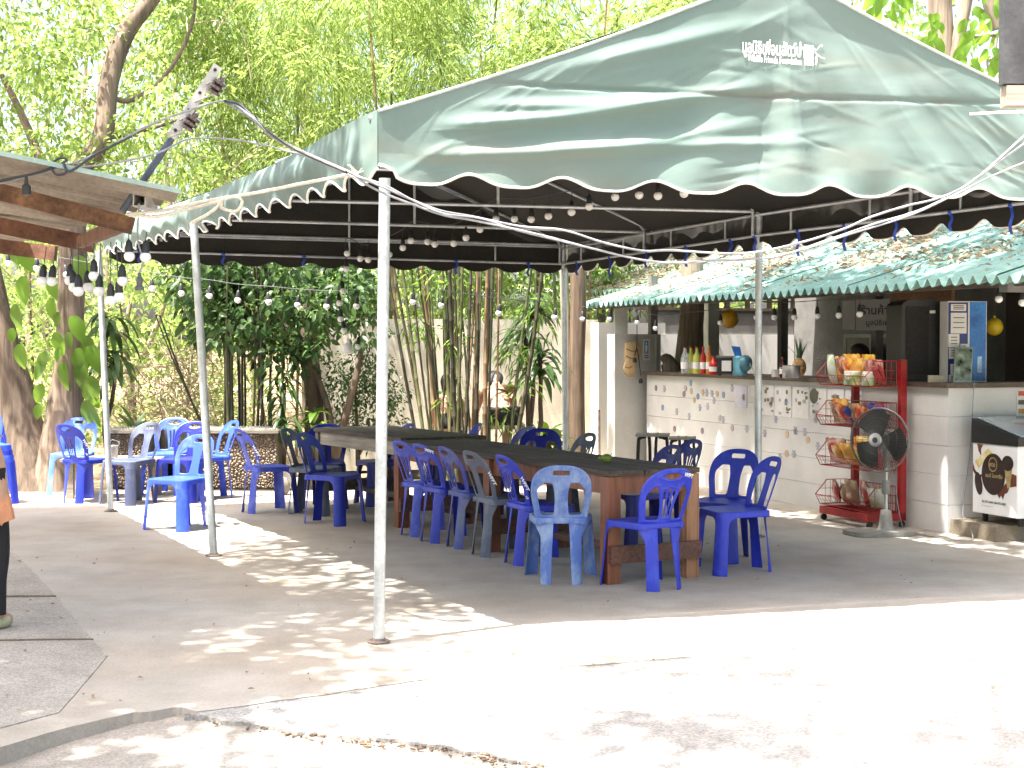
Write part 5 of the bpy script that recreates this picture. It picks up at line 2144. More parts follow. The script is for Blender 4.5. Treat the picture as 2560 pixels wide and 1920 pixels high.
m_choc = M('chocolate_print', (0.12, 0.035, 0.02), .4, .35, 14)
m_chocd = M('dark_chocolate_print', (0.03, 0.018, 0.015), .4, .3, 14)
m_gold = M('gold_print', (0.36, 0.28, 0.12), .4, .2, 20)
m_yelp = M('yellow_print', (0.66, 0.50, 0.08), .4, .2, 9, col2=(0.7, 0.62, 0.4))
pprint('splash_print', m_choc, [(0.0, .72), (.05, .62), (.14, .55), (.22, .56), (.20, .50), (.10, .51), (.03, .57), (0, .60)], .0062)
pprint('splash_print', m_choc, [(.55, .33), (.62, .24), (.66, .29), (.70, .23), (.74, .32), (.80, .34), (.85, .42), (1.0, .45), (1.0, .60), (.9, .62), (.8, .50), (.7, .42)], .0062)
pprint('splash_print', m_choc, [(.10, 1.0), (.13, .9), (.2, .82), (.19, .92), (.24, .99)], .0062)
pprint('ice_bar_print', m_chocd, ell(.14, .42, .085, .17, 24, .25), .0066)
pprint('cone_print', m_chocd, ell(.80, .76, .13, .11), .0066)
pprint('cone_print', m_gold, [(.70, .70), (.90, .70), (.86, .42), (.80, .40)], .0064)
pprint('wrapper_print', m_yelp, [(.05, .74), (.36, 1.0 - .05), (.46, .88), (.14, .64)], .007)
pprint('oval_print', m_chocd, ell(.48, .58, .27, .30, 36), .0078)
for k in range(2):
    n_ = 30
    r0_, r1_ = (.075, .083)
    pts0, pts1 = ell(.47, .72, .10, .105, n_), ell(.47, .72, .086, .09, n_)
mb = MB()
for q in range(n_):
    q2 = (q + 1) % n_
    mb.add([pf(*pts0[q], .0085), pf(*pts0[q2], .0085), pf(*pts1[q2], .0085), pf(*pts1[q], .0085)], [(0, 1, 2, 3)])
mb.build('ring_print', m_gold, post)
ex_, ey_ = -SA, Vector((0, 0, 1))
lettering('ete', 0.062, pf(.385, .69, .0088), ex_, ey_, m_gold, post, .001)
lettering('เอเต้ ไอศกรีม', 0.042, pf(.30, .53, .0088), ex_, ey_, m_gold, post, .0008)
lettering('061-071-6664, 084-071-0000', 0.026, pf(.22, .155, .0072), ex_, ey_, m_ink, post, .0006)
lettering('ete   ete icecream   ete', 0.015, pf(.22, .10, .0072), ex_, ey_, m_ink, post)

# ---- on the counter
cz = 1.2785
bc = thing('loudspeaker_cabinet', 'tall black cabinet with rounded top standing on the counter', 'cabinet', tuple(S(0.55, 0.24, cz)))
aL, _ = on_b(2250, 900, 0.15)
p0_, p1_ = S(0.42, 0.10, 0), S(0.42, 0.10, 0)
bpos = at(2307, 900, 13.42)
w_, dpt = 0.40, 0.34
ex = Vector((1, 0.15, 0)).normalized(); ey = Vector((-0.15, 1, 0)).normalized()
out = []
for q in range(24):
    t = q / 23
    out.append((-w_ / 2 + w_ * t, 0.72 - 0.05 * (abs(2 * t - 1) ** 5)))
poly = [(-w_ / 2 + .012, 0.0)] + [(-w_ / 2, .02)] + out + [(w_ / 2, .02), (w_ / 2 - .012, 0)]
base_ = Vector((bpos.x, bpos.y, cz))
MB().prism([base_ + ex * x + Vector((0, 0, z)) for x, z in poly], ey * dpt).build('body', m_blackp, bc, smooth=30)
MB().prism([base_ + ex * x + Vector((0, 0, z)) - ey * .006 for x, z in ((-.16, .06), (.05, .06), (.05, .66), (-.16, .66))], ey * .008).build('grille', M('speaker_cloth', (0.02, 0.019, 0.018), .9, .3, 60, .4, 200), bc)
MB().prism([base_ + ex * x + Vector((0, 0, z)) - ey * .008 for x, z in ((.06, .60), (.11, .60), (.11, .625), (.06, .625))], ey * .008).build('label', m_paper, bc)
# blue and white display panel with papers
pn = thing('display_panel', 'blue and white display panel hung with papers on the counter', 'panel', tuple(S(0.2, 0.4, cz)))
pb = at(2416, 900, 13.25)
base_ = Vector((pb.x, pb.y, cz))


def pan(x0, x1, z0, z1, off, mat, name, th=0.006, par=pn):
    return MB().prism([base_ + ex * x + Vector((0, 0, z)) - ey * off for x, z in ((x0, z0), (x1, z0), (x1, z1), (x0, z1))], ey * th).build(name, mat, par)


pan(-.175, .185, 0, .70, 0, m_paper, 'board', .16)
pan(.028, .178, .006, .695, .004, m_blue, 'blue_face', .005)
pan(-.17, .01, .006, .69, .004, M('navy_face', (.012, .03, .16), .4, .2), 'navy_face', .005)
for x0, x1, z0, z1 in ((-.15, -.01, .615, .675), (-.15, -.005, .42, .60), (-.17, -.07, .30, .415), (-.06, .012, .25, .33), (-.165, -.08, .20, .295), (-.15, -.08, .06, .155), (-.165, -.1, .005, .06)):
    p_ = pan(x0, x1, z0, z1, .009, m_paper, 'paper_sheet', .003)
    for k in range(3):
        zz = z1 - (z1 - z0) * (k + 1) / 4.2
        pan(x0 + .02, x1 - .02, zz - .004, zz + .004, .0115, m_shadow_grey, 'print', .001, p_)
pan(.10, .14, .08, .22, .006, M('pale_splash', (.3, .45, .65), .4, .3, 18), 'splash_print', .001)
fr = thing('photo_stand', 'tilted photo frame leaning in front of the blue panel', 'photo frame', tuple(S(0.1, 0.3, cz)))
fb = at(2408, 940, 13.05)
base_ = Vector((fb.x, fb.y, cz))
tl = Vector((0.035, 0.10, 0.30))
MB().prism([base_ - ex * .09, base_ + ex * .075, base_ + ex * .085 + tl, base_ - ex * .08 + tl], ey * .012).build('frame', m_silver, fr)
ph = M('green_photo_print', (0.05, 0.09, 0.05), .3, .6, 14, col2=(0.35, 0.42, 0.35))
MB().prism([base_ - ex * .078 + tl * .05 - ey * .004, base_ + ex * .064 + tl * .05 - ey * .004, base_ + ex * .073 + tl * .95 - ey * .004, base_ - ex * .068 + tl * .95 - ey * .004], ey * .003).build('photo', ph, fr)
bx = at(2340, 940, 13.05)
tag(MB().box((bx.x, bx.y, cz + .03), (.12, .08, .06)).build('small_box', M('khaki_card', (.33, .30, .22), .8, .1)), 'small khaki box on the counter below the black cabinet', 'box')

# hanging balls
def hang_ball(px, py, Y, r, mat, lab, ztop):
    p = at(px, py, Y)
    o = thing('hanging_ball', lab, 'ball', (p.x, p.y, p.z))
    MB().ball((0, 0, 0), r, 22, 14, (1, 1, 1.05)).build('ball', mat, o, smooth=80, world=False)
    MB().lathe((0, 0, r * 1.02), [(.015, -.01), (.012, .02)], 8).build('neck', mat, o, world=False)
    MB().tube([(0, 0, r), (0, 0, ztop - p.z)], .003, 5).build('string', m_dwood, o, world=False)


hang_ball(2486, 817, 13.9, 0.078, m_yel, 'yellow ball hanging in the dark opening right of the blue panel', 2.4)
hang_ball(1824, 798, 17.2, 0.10, m_oldyel, 'amber ball hanging above the bottles at the far end', 2.25)

# bottles, jars and gadgets along the far half of the counter
def bottle(px, py, Y, h, r, mat, lab, cap=None, grp='bottles on the counter'):
    p = at(px, py, Y)
    o = thing('bottle', lab, 'bottle', (p.x, p.y, cz), 0, grp)
    MB().lathe((0, 0, 0), [(r * .9, 0), (r, .01), (r, h * .55), (r * .85, h * .66), (r * .36, h * .82), (r * .36, h * .95)], 14).build('glass', mat, o, smooth=40, world=False)
    MB().lathe((0, 0, h * .95), [(r * .42, 0), (r * .42, h * .05)], 12).build('cap', cap or m_red, o, smooth=40, world=False)
    MB().lathe((0, 0, h * .18), [(r * 1.02, 0), (r * 1.02, h * .25)], 14).build('label', m_paper, o, smooth=40, world=False)


m_bc = glassmat('clear_bottle', (.75, .8, .8), .1, .75)
m_by = glassmat('yellow_drink', (.72, .75, .15), .15, .5)
m_br = glassmat('red_sauce', (.5, .04, .03), .15, .3)
m_bo = glassmat('orange_sauce', (.65, .22, .04), .15, .3)
m_bd = glassmat('cola', (.08, .02, .015), .1, .3)
bl = [(1712, 17.1, .30, .045, m_bc, 'clear bottle leftmost on the counter by the trunk'), (1727, 17.15, .30, .045, m_by, 'yellow-green drink bottle, left of two, by the clear bottle'), (1742, 17.0, .30, .045, m_by, 'yellow-green drink bottle, right of two, beside the red bottle'),
      (1758, 16.8, .30, .035, m_br, 'tall red sauce bottle left of the orange one'), (1772, 16.6, .31, .032, m_bo, 'tall orange sauce bottle with yellow cap'), (1784, 16.3, .2, .05, m_br, 'squat red jar before the black kettle'),
      (1956, 14.9, .20, .03, m_bd, 'dark cola bottle with red label near the pineapple tops')]
for px, Y, h, r, mt, lab in bl:
    bottle(px, 935, Y, h, r, mt, lab, m_yel if 'yellow cap' in lab else None)
# black radio / scale and a teal gadget
p = at(1817, 925, 16.0)
o = thing('counter_scale', 'black box with white dial plate standing on the counter', 'scale', (p.x, p.y, cz), R(-10))
MB().box((0, 0, .10), (.20, .16, .17)).build('housing', m_blackp, o, world=False)
MB().box((0, -.083, .10), (.10, .006, .11)).build('dial_plate', m_paper, o, world=False)
MB().box((0, 0, .195), (.22, .18, .02)).build('pan', m_shadow_grey, o, world=False)
for s in (-1, 1):
    MB().box((s * .07, 0, .008), (.03, .1, .016)).build('foot', m_blackp, o, world=False)
p = at(1850, 922, 15.7)
m_teal = M('teal_enamel', (.05, .15, .19), .4, .2, 8)
o = thing('ice_crusher', 'teal metal crusher with blue hopper on the counter', 'machine', (p.x, p.y, cz), R(-10))
MB().lathe((0, 0, 0), [(.075, 0), (.08, .02), (.07, .06), (.075, .19), (.05, .21)], 16).build('body', m_teal, o, smooth=40, world=False)
MB().lathe((.02, -.02, .13), [(.07, 0), (.085, .02), (.085, .06), (.06, .09), (.02, .10)], 18, (.9, -.4, 0)).build('drum', m_teal, o, smooth=40, world=False)
MB().hexa([(-.05, -.03, .2), (.02, -.03, .2), (.02, .03, .2), (-.05, .03, .2), (-.09, -.05, .31), (.0, -.05, .30), (0, .05, .30), (-.09, .05, .31)]).build('hopper', m_blue, o, world=False)
MB().tube([(.1, -.08, .13), (.14, -.1, .05), (.15, -.1, 0.0)], .006, 6).build('crank', m_silver, o, world=False)
# pots, cup and pineapple tops
def pot(px, Y, h, r, mat, lab, cat='pot', nm='cooking_pot'):
    p = at(px, 935, Y)
    o = thing(nm, lab, cat, (p.x, p.y, cz))
    MB().lathe((0, 0, 0), [(r * .92, 0), (r, .01), (r, h), (r * 1.06, h + .004), (r * .94, h + .004), (r * .92, .012)], 20).build('body', mat, o, smooth=40, world=False)
    for s in (-1, 1):
        MB().tube([(s * r, -.02, h * .8), (s * (r + .025), -.02, h * .82), (s * (r + .025), .02, h * .82), (s * r, .02, h * .8)], .004, 5).build('handle', mat, o, world=False)
    return o


pot(1978, 14.7, .12, .085, m_silver, 'steel pot standing before the pineapple leaves')
pot(1940, 15.2, .07, .045, m_grey, 'small grey cup with a stick left of the cola bottle', 'cup', 'cup')
pine = thing('pineapple', 'pineapple with upright spiky leaves on the counter', 'pineapple', tuple(at(1998, 940, 14.9).xy) + (cz,))
MB().ball((0, 0, .10), .07, 16, 12, (1, 1, 1.35)).build('fruit', M('pineapple_skin', (.30, .17, .05), .6, .4, 22, .8, 30), pine, smooth=70, world=False)
m_spk = M('spiky_leaf', (.05, .10, .045), .5, .3, 9)
for k in range(14):
    a = k * 2.4
    ln, tl = random.uniform(.14, .26), random.uniform(.1, .75)
    rows = []
    for j in range(6):
        t = j / 5
        r_ = .015 + ln * math.sin(tl * (0.4 + .6 * t)) * t
        w = .014 * (1 - t) + .001
        c_ = Vector((math.cos(a) * r_, math.sin(a) * r_, .18 + ln * t * math.cos(tl)))
        s_ = Vector((-math.sin(a), math.cos(a), 0)) * w
        rows.append([c_ - s_, c_ + Vector((0, 0, -.004)), c_ + s_])
    MB().grid(rows).build('leaf', m_spk, pine, smooth=60, world=False)
# small clip fan and a tray behind
p = at(2065, 895, 15.3)
o = thing('desk_fan', 'small silver desk fan behind the counter', 'fan', (p.x, p.y, cz))
MB().lathe((0, 0, 0), [(.06, 0), (.06, .01), (.012, .02), (.012, .12)], 14).build('stand', m_silver, o, smooth=40, world=False)
mb = MB()
for k in range(18):
    a = k * 2 * math.pi / 18
    mb.tube([(0, -.04, .19), (.07 * math.cos(a), -.035, .19 + .07 * math.sin(a)), (.09 * math.cos(a), 0, .19 + .09 * math.sin(a))], .0018, 4)
mb.build('cage', m_silver, o, world=False)
MB().lathe((0, .0, .19), [(.03, 0), (.035, .02), (.02, .07)], 12, (0, 1, 0)).build('motor', m_silver, o, smooth=40, world=False)

# Thai shop sign and glass-door fridge at the back
sgn = thing('shop_sign', 'grey shop sign with two lines of black Thai lettering', 'sign', tuple(S(2.0, 1.7, 1.9)))
sA, sB = at(2145, 790, 15.6), at(2275, 790, 15.3)
sx_ = (sB - sA); sx_.z = 0; sx_.normalize()
sn_ = Vector((sx_.y, -sx_.x, 0))


def on_sign(px, py, off=0.0):
    r = ray(px, py)
    b_ = Vector((sA.x, sA.y, 0)) + sn_ * off
    t = (b_ - EYE).dot(sn_) / r.dot(sn_)
    return EYE + r * t


m_signg = M('grey_sign_board', (.30, .29, .28), .7, .08, 4)
MB().prism([on_sign(x, y) for x, y in ((2140, 750), (2290, 744), (2290, 826), (2140, 826))], -sn_ * .02).build('board', m_signg, sgn)
MB().prism([on_sign(x, y) for x, y in ((2106, 752), (2138, 752), (2138, 824), (2106, 824))], -sn_ * .02).build('side_board', m_signg, sgn)
o_ = on_sign(2152, 786, .004)
lettering('ร้านค้าสวัสดิการ', .115, o_, sx_, (0, 0, 1), m_ink, sgn, .002)
o_ = on_sign(2164, 813, .004)
lettering('มูลนิธิเพื่อนสัตว์ป่า', .075, o_, sx_, (0, 0, 1), m_ink, sgn, .001)
for px in (2120, 2200, 2280):
    q_ = on_sign(px, 750)
    MB().tube([q_, q_ + Vector((0, 0, .5))], .004, 4).build('hanger', m_dwood, sgn)
fd = thing('drinks_fridge', 'upright drinks fridge with two glass doors behind the seller', 'fridge', tuple(S(2.6, 2.2, 0)))
fA = at(2106, 900, 16.2); fB = at(2256, 900, 15.8)
fx = (fB - fA); fx.z = 0; FWd = fx.length; fx.normalize(); fn_ = Vector((fx.y, -fx.x, 0))
f0 = Vector((fA.x, fA.y, 0))


def fbox(x0, x1, y0, y1, z0, z1, nm, mt):
    pts = [f0 + fx * x - fn_ * y for x, y in ((x0, y0), (x1, y0), (x1, y1), (x0, y1))]
    MB().hexa([p + Vector((0, 0, z0)) for p in pts] + [p + Vector((0, 0, z1)) for p in pts]).build(nm, mt, fd)


m_frf = M('fridge_frame', (.33, .35, .34), .4, .1)
zt_ = on_sign(2180, 834).z + 0.0
fbox(0, FWd, .06, .6, 0, zt_, 'cabinet', m_brown)
for x0, x1 in ((0, FWd * .48), (FWd * .52, FWd)):
    fbox(x0, x1, .02, .05, zt_ - .04, zt_, 'door_frame', m_frf)
    fbox(x0, x0 + .03, .021, .049, 0.2, zt_ - .041, 'door_frame', m_frf)
    fbox(x1 - .03, x1, .021, .049, 0.2, zt_ - .041, 'door_frame', m_frf)
    fbox(x0 + .03, x1 - .03, .03, .04, .2, zt_ - .042, 'glass_door', M('dark_door_glass', (.03, .045, .04), .06, .2, 3, spec=.8))
for k in range(2):
    b_ = f0 + fx * (FWd * (.3 + .4 * k)) - fn_ * .01
# ---- dark board on a wooden beam, top right corner, on its own post
db = thing('mounted_board', 'dark grey board fixed on a wooden beam in the top right corner', 'board', (at(2640, 900, 7.4).x, 7.4, 0))
Yb = 7.4
pA, pB = at(2513, -60, Yb), at(2640, 208, Yb)
MB().box(((pA.x + pB.x) / 2, Yb + .05, (pA.z + pB.z) / 2), (pB.x - pA.x, .08, pA.z - pB.z)).build('board', M('dark_grey_board', (.055, .055, .058), .6, .25, 6, .2, 50), db)
qA, qB = at(2519, 212, Yb), at(2640, 262, Yb)
MB().box(((qA.x + qB.x) / 2, Yb + .06, (qA.z + qB.z) / 2), (qB.x - qA.x, .10, qA.z - qB.z)).build('beam', m_greywood, db)
MB().box((pB.x + .05, Yb + .06, pA.z / 2), (.1, .1, pA.z)).build('post', m_greywood, db)

# ================================================================== the lean-to roof at the left
shed = thing('lean_to_roof', 'lean-to roof of grey corrugated sheets on rusty beams at the left edge', 'roof', tuple(at(-300, 1500, 9.0).xy) + (0,))
m_fibre = M('weathered_fibre_sheet', (.20, .165, .13), .85, .28, 2.0, .3, 40, col2=(.29, .25, .205))
m_rust = M('rusty_orange_steel', (.125, .06, .034), .85, .4, 5, .4, 40, col2=(.22, .115, .065), metal=.1)
m_rustd = M('dark_rusty_steel', (.12, .05, .03), .8, .35, 6, .3, 40, col2=(.20, .09, .05))
A_, B_, C_, D_ = at(-420, 305, 8.2), at(452, 490, 8.6), at(25, 607, 14.6), at(-420, 570, 14.2)
NC = 20
ns = 4
for sh in range(ns):
    rows, low = [], []
    for i in range(NC * 2 // ns * 8 + 1):
        w = (sh + i / (NC * 2 // ns * 8) * 1.04) / ns
        w = min(w, 1.0)
        r = []
        for k in range(9):
            s = k / 8
            p = A_.lerp(B_, s).lerp(D_.lerp(C_, s), w)
            z = .026 * math.cos(w * NC * 2 * math.pi) - .006 * (sh % 2)
            r.append(p + Vector((0, 0, z)))
        rows.append(r)
    mb = MB().grid(rows).grid([[p + Vector((0, 0, .009)) for p in reversed(r)] for r in rows])
    ed = [r[-1] for r in rows]
    mb.grid([ed, [p + Vector((0, 0, .009)) for p in ed]])
    mb.build('roof_sheet', m_fibre, shed, smooth=60)
MB().grid([[A_ + Vector((0, 0, .012)), B_ + Vector((0, 0, .012))], [A_ + Vector((0, 0, .04)), B_ + Vector((0, 0, .04))]]).build('edge_flashing', M('green_edge_sheet', (.30, .40, .36), .6, .15), shed)
MB().bar(at(-420, 372, 8.75), at(333, 566, 9.05), .05, .10).build('beam', m_rust, shed)
MB().bar(at(-420, 478, 11.2), at(235, 612, 11.3), .06, .12).build('beam', m_rustd, shed)
MB().bar(at(-420, 562, 13.8), at(140, 634, 13.6), .06, .13).build('beam', m_rustd, shed)
MB().bar(at(318, 556, 9.12), at(200, 606, 11.2), .05, .085).build('cross_beam', m_rustd, shed)
for px, Y in ((-380, 8.8), (-380, 13.7)):
    g_ = at(px, 500 if Y < 10 else 570, Y)
    MB().tube([(g_.x, g_.y, 0), (g_.x, g_.y, g_.z + .1)], .05, 10).build('post', m_rustd, shed)

# bracket with insulators
bk = thing('cable_bracket', 'steel arm with two spool insulators slanting up from the lean-to roof', 'bracket', tuple(at(312, 530, 8.85)))
m_bpipe = M('blue_grey_paint', (.07, .085, .125), .5, .2, 12)
m_galv = M('pale_galvanised', (.50, .48, .46), .55, .15, 14, metal=.3)
MB().tube([at(306, 528, 8.85), at(440, 330, 8.85)], .021, 12).build('pipe', m_bpipe, bk, smooth=40)
e0_, e1_ = at(428, 344, 8.83), at(546, 165, 8.83)
MB().bar(e0_, e1_, .012, .055, up=(1, 0, .6)).build('angle_iron', m_galv, bk)
for k, t_ in enumerate((.10, .38, .62, .94)):
    c_ = e0_.lerp(e1_, t_)
    MB().lathe(c_ + Vector((0, -.012, 0)), [(.010, 0), (.010, .004)], 10, (0, -1, 0)).build('bolt_hole', m_ink, bk)
dI = (e1_ - e0_).normalized()
for (px, py) in ((478, 304), (544, 215)):
    c_ = at(px, py, 8.82)
    MB().lathe(c_ - dI * .055, [(.02, 0), (.045, .004), (.045, .018), (.024, .026), (.046, .034), (.046, .05), (.024, .06), (.046, .068), (.044, .085), (.02, .092), (.018, .11)], 16, dI).build('insulator', M('brown_porcelain', (.10, .065, .06), .25, .25, 10, coat=.6), bk, smooth=35)
    for s in (-1, 1):
        MB().tube([c_ + dI * .06 * s - Vector((.10, 0, .04)), c_ + dI * .06 * s + Vector((.015, 0, .006))], .006, 6).build('strap', m_galv, bk)
# square tube end
cA = at(348, 500, 8.80)
mb = MB()
for dx, dz, sx2, sz2 in ((-.034, 0, .006, .074), (.034, 0, .006, .074), (0, -.034, .062, .006), (0, .034, .062, .006)):
    mb.box((cA.x + dx, cA.y + .15, cA.z + dz), (sx2, .3, sz2), Matrix.Rotation(R(0), 3, 'Y'))
mb.build('square_tube', m_galv, bk)

# ================================================================== cables and ropes
def cable(name, pts, r, mat, label, cat='cable', n=8, group=None):
    o = MB().tube(spline([at(*p) for p in pts], n), r, 6).build(name, mat, smooth=60)
    return tag(o, label, cat, group)


cable('power_cable', [(-80, 478, 8.5), (0, 458, 8.5), (60, 443, 8.5), (148, 420, 8.5), (250, 380, 8.55), (367, 316, 8.6), (470, 277, 8.6), (562, 253, 8.6), (624, 288, 8.4), (675, 334, 8.3), (751, 376, 8.2), (865, 426, 8.05), (915, 450, 8.0), (962, 470, 7.98),
                      (1031, 500, 8.0), (1103, 527, 8.0), (1180, 541, 8.05), (1302, 566, 8.1), (1407, 575, 8.15), (1508, 606, 8.2), (1606, 627, 8.25), (1679, 626, 8.3), (1823, 634, 8.35), (1910, 627, 8.4), (2018, 602, 8.45), (2113, 571, 8.5), (2176, 543, 8.5), (2265, 515, 8.55), (2334, 499, 8.6), (2398, 474, 8.6), (2461, 431, 8.6), (2580, 345, 8.6)],
      .0065, m_cableg, 'upper grey cable sagging across the tent front to the right edge', 'cable', 6)
cable('power_cable', [(562, 255, 8.62), (626, 294, 8.42), (680, 342, 8.3), (755, 384, 8.2), (868, 434, 8.05), (918, 462, 8.0), (962, 484, 7.98), (1040, 514, 8.0), (1110, 538, 8.0), (1190, 552, 8.05), (1353, 588, 8.1), (1480, 621, 8.2), (1606, 650, 8.25), (1693, 657, 8.3), (1787, 650, 8.35), (1900, 646, 8.4), (1955, 639, 8.4), (2050, 607, 8.45), (2113, 585, 8.5), (2192, 558, 8.5), (2271, 535, 8.55), (2335, 509, 8.6), (2430, 455, 8.6), (2580, 322, 8.6)],
      .0065, m_cableg, 'lower grey cable sagging across the tent front to the right edge', 'cable', 6)
cable('power_cable', [(150, 426, 8.49), (300, 405, 8.55), (400, 380, 8.6), (470, 348, 8.6), (560, 347, 8.55), (640, 358, 8.45), (720, 378, 8.3), (800, 402, 8.2), (890, 440, 8.02), (960, 462, 7.96), (1040, 505, 7.98), (1110, 534, 8.0), (1200, 546, 8.05), (1290, 575, 8.08), (1400, 602, 8.12), (1500, 626, 8.2), (1590, 647, 8.25), (1690, 658, 8.3), (1790, 652, 8.35), (1880, 648, 8.4), (2000, 626, 8.42), (2110, 590, 8.47), (2270, 540, 8.53), (2380, 490, 8.58), (2480, 440, 8.6), (2600, 390, 8.6)],
      .0055, m_cableg, 'thin cable looping from the lean-to roof over the tent corner', 'cable', 6)
cable('power_cable', [(-80, 470, 8.48), (30, 446, 8.48), (110, 428, 8.47), (165, 402, 8.47), (150, 395, 8.46), (128, 412, 8.46), (140, 436, 8.46), (165, 432, 8.46), (160, 408, 8.45), (175, 428, 8.46), (240, 385, 8.5), (330, 340, 8.55)],
      .0075, m_cable, 'knotted black cable above the rusty beam', 'cable', 6)
cable('power_cable', [(562, 252, 8.60), (600, 262, 8.5), (630, 290, 8.4), (680, 336, 8.29), (752, 380, 8.19), (866, 430, 8.04)], .0085, m_cable, 'thick black cable running down to the tent corner', 'cable', 6)
cable('guy_rope', [(318, 536, 8.78), (400, 527, 8.75), (470, 512, 8.7), (545, 497, 8.62), (640, 482, 8.5), (760, 458, 8.3), (895, 432, 8.08)], .0095, m_cream_rope, 'cream guy rope tied from the bracket to the tent corner', 'rope', 6)
cable('guy_rope', [(322, 538, 8.80), (400, 540, 8.75), (480, 520, 8.7), (548, 505, 8.6), (555, 520, 8.58), (590, 528, 8.56), (605, 505, 8.55), (590, 492, 8.55), (555, 500, 8.56), (545, 515, 8.58), (520, 535, 8.62), (480, 556, 8.68)], .0095, m_cream_rope, 'cream rope looped in a knot below the guy rope', 'rope', 8)
tag(MB().tube([at(2424, 285, 8.5), at(2500, 281, 8.45), at(2600, 279, 8.4)], .007, 6).build('white_cord', m_trim), 'short white cord end before the gable at the right edge', 'cord')
mb = MB()
for k in range(9):
    a0_ = at(895, 432, 8.06)
    mb.tube([a0_, a0_ + Vector((random.uniform(-.07, .04), -.01, random.uniform(-.02, .06)))], .004, 4)
tag(mb.build('rope_end', m_cream_rope), 'frayed cream rope end knotted at the tent corner', 'rope')

# ================================================================== light bulbs
m_globe = M('opal_globe', (.80, .80, .78), .35, .03, 8)
m_sock = M('black_socket', (.018, .018, .019), .5, .2, 20)
gl = MB().ball((0, 0, -.030), .032, 16, 11, (1, 1, .98)).lathe((0, 0, -.012), [(.021, 0), (.019, .014)], 14).mesh('globe', 60)
gl.materials.append(m_globe)
sk = MB().lathe((0, 0, 0), [(.022, -.006), (.0225, .026), (.019, .034), (.018, .052), (.010, .062), (.005, .068)], 14).mesh('socket', 40)
sk.materials.append(m_sock)
BULBS = []


def bulb(px, py, Y, label, group, sc=1.0, tilt=0.0, wire=0.08):
    p = at(px, py, Y) + Vector((0, 0, .028 * sc))
    o = thing('light_bulb', label, 'bulb', tuple(p), random.uniform(0, 6), group)
    o.rotation_euler = (R(tilt * .5), R(tilt), 0)
    o.scale = (sc, sc, sc)
    for nm, me in (('globe', gl), ('socket', sk)):
        c_ = bpy.data.objects.new(nm, me)
        COL.objects.link(c_)
        c_.parent = o
    w = MB().tube([(0, 0, .066), (0.003, 0, .066 + wire)], .003, 5).mesh('lead')
    w.materials.append(m_cable)
    c_ = bpy.data.objects.new('lead', w)
    COL.objects.link(c_)
    c_.parent = o
    BULBS.append(o)
    return p + Vector((0, 0, (.066 + wire) * sc))


tent_b = [(1783, 472), (1710, 483), (1645, 489), (1598, 487), (1538, 492), (1473, 516), (1429, 530), (1371, 540), (1328, 548), (1286, 547), (1240, 547), (1200, 573), (1165, 594), (1134, 608), (1087, 610), (1069, 604), (1027, 601), (1007, 619), (973, 636)]
tops = []
for ib, (px, py) in enumerate(tent_b):
    Y = 10.5 + (1783 - px) / (1783 - 973) * 4.2
    tops.append(bulb(px, py, Y, 'round white bulb, %s from the right on the string inside the tent roof' % ORD[ib], 'bulbs on the tent string', 1.0, 0, .07))
tag(MB().tube(spline([t + Vector((0, 0, .01)) for t in tops], 4), .004, 5).build('light_string', m_cable), 'dark bulb string strung diagonally under the tent roof', 'light string')
tops = []
for ib, (px, py) in enumerate(((920, 649), (901, 646), (867, 633), (866, 672), (856, 727), (848, 757), (852, 797), (859, 826), (895, 866))):
    tops.append(bulb(px, py, 14.9, 'small white bulb, %s along the string dangling before the dark shrub' % ORD[ib], 'bulbs dangling before the shrub', 1.0, random.uniform(-8, 8), .05))
tag(MB().tube(spline([Vector((tops[0].x, tops[0].y, 2.62))] + tops, 4), .004, 5).build('light_string', m_cable), 'bulb string dangling from the tent before the dark shrub', 'light string')
lp = thing('pendant_lamp', 'white conical lamp hanging low before the dark shrub', 'lamp', tuple(at(870, 885, 14.9)))
MB().lathe((0, 0, 0), [(.02, .0), (.056, .012), (.06, .03), (.042, .09), (.022, .11), (.02, .15)], 16).build('shade', m_globe, lp, smooth=40, world=False)
MB().tube([(0, 0, .15), (0.01, 0, .9)], .004, 5).build('cord', m_cable, lp, world=False)
tops = []
for ib, (px, py) in enumerate(((20, 658), (92, 670), (165, 686), (380, 721), (453, 733), (524, 739), (595, 750), (671, 755), (745, 762), (817, 766), (892, 765), (1032, 755), (1104, 763), (1248, 783), (1387, 793))):
    tops.append(bulb(px, py, 15.6 + (px > 900) * .8, 'tiny white bulb, %s from the left on the string before the trees' % ORD[ib], 'bulbs before the garden trees', 1.05, random.uniform(-10, 10), .06))
tag(MB().tube(spline(tops, 4), .004, 5).build('light_string', m_cable), 'bulb string crossing the whole yard before the garden trees', 'light string')
tops = []
for ib, (px, py, b_) in enumerate(((1456, 797, -.8), (1523, 797, -.75), (1593, 805, -.5), (1639, 820, -.45), (1801, 806, -.1), (1891, 793, -.25), (1936, 793, -.25), (1986, 793, -.25), (2043, 790, -.25), (2097, 788, -.25), (2149, 785, -.25), (2497, 747, -.2), (2556, 756, -.2))):
    a_, z_ = on_b(px, py, b_)
    Y = S(a_, b_, 0).y
    tops.append(bulb(px, py, Y, 'white bulb, %s from the left under the green stall eave' % ORD[ib], 'bulbs under the stall eave', .95, 0, .06))
tag(MB().tube(spline(tops, 4), .004, 5).build('light_string', m_cable), 'bulb string running under the stall eave', 'light string')
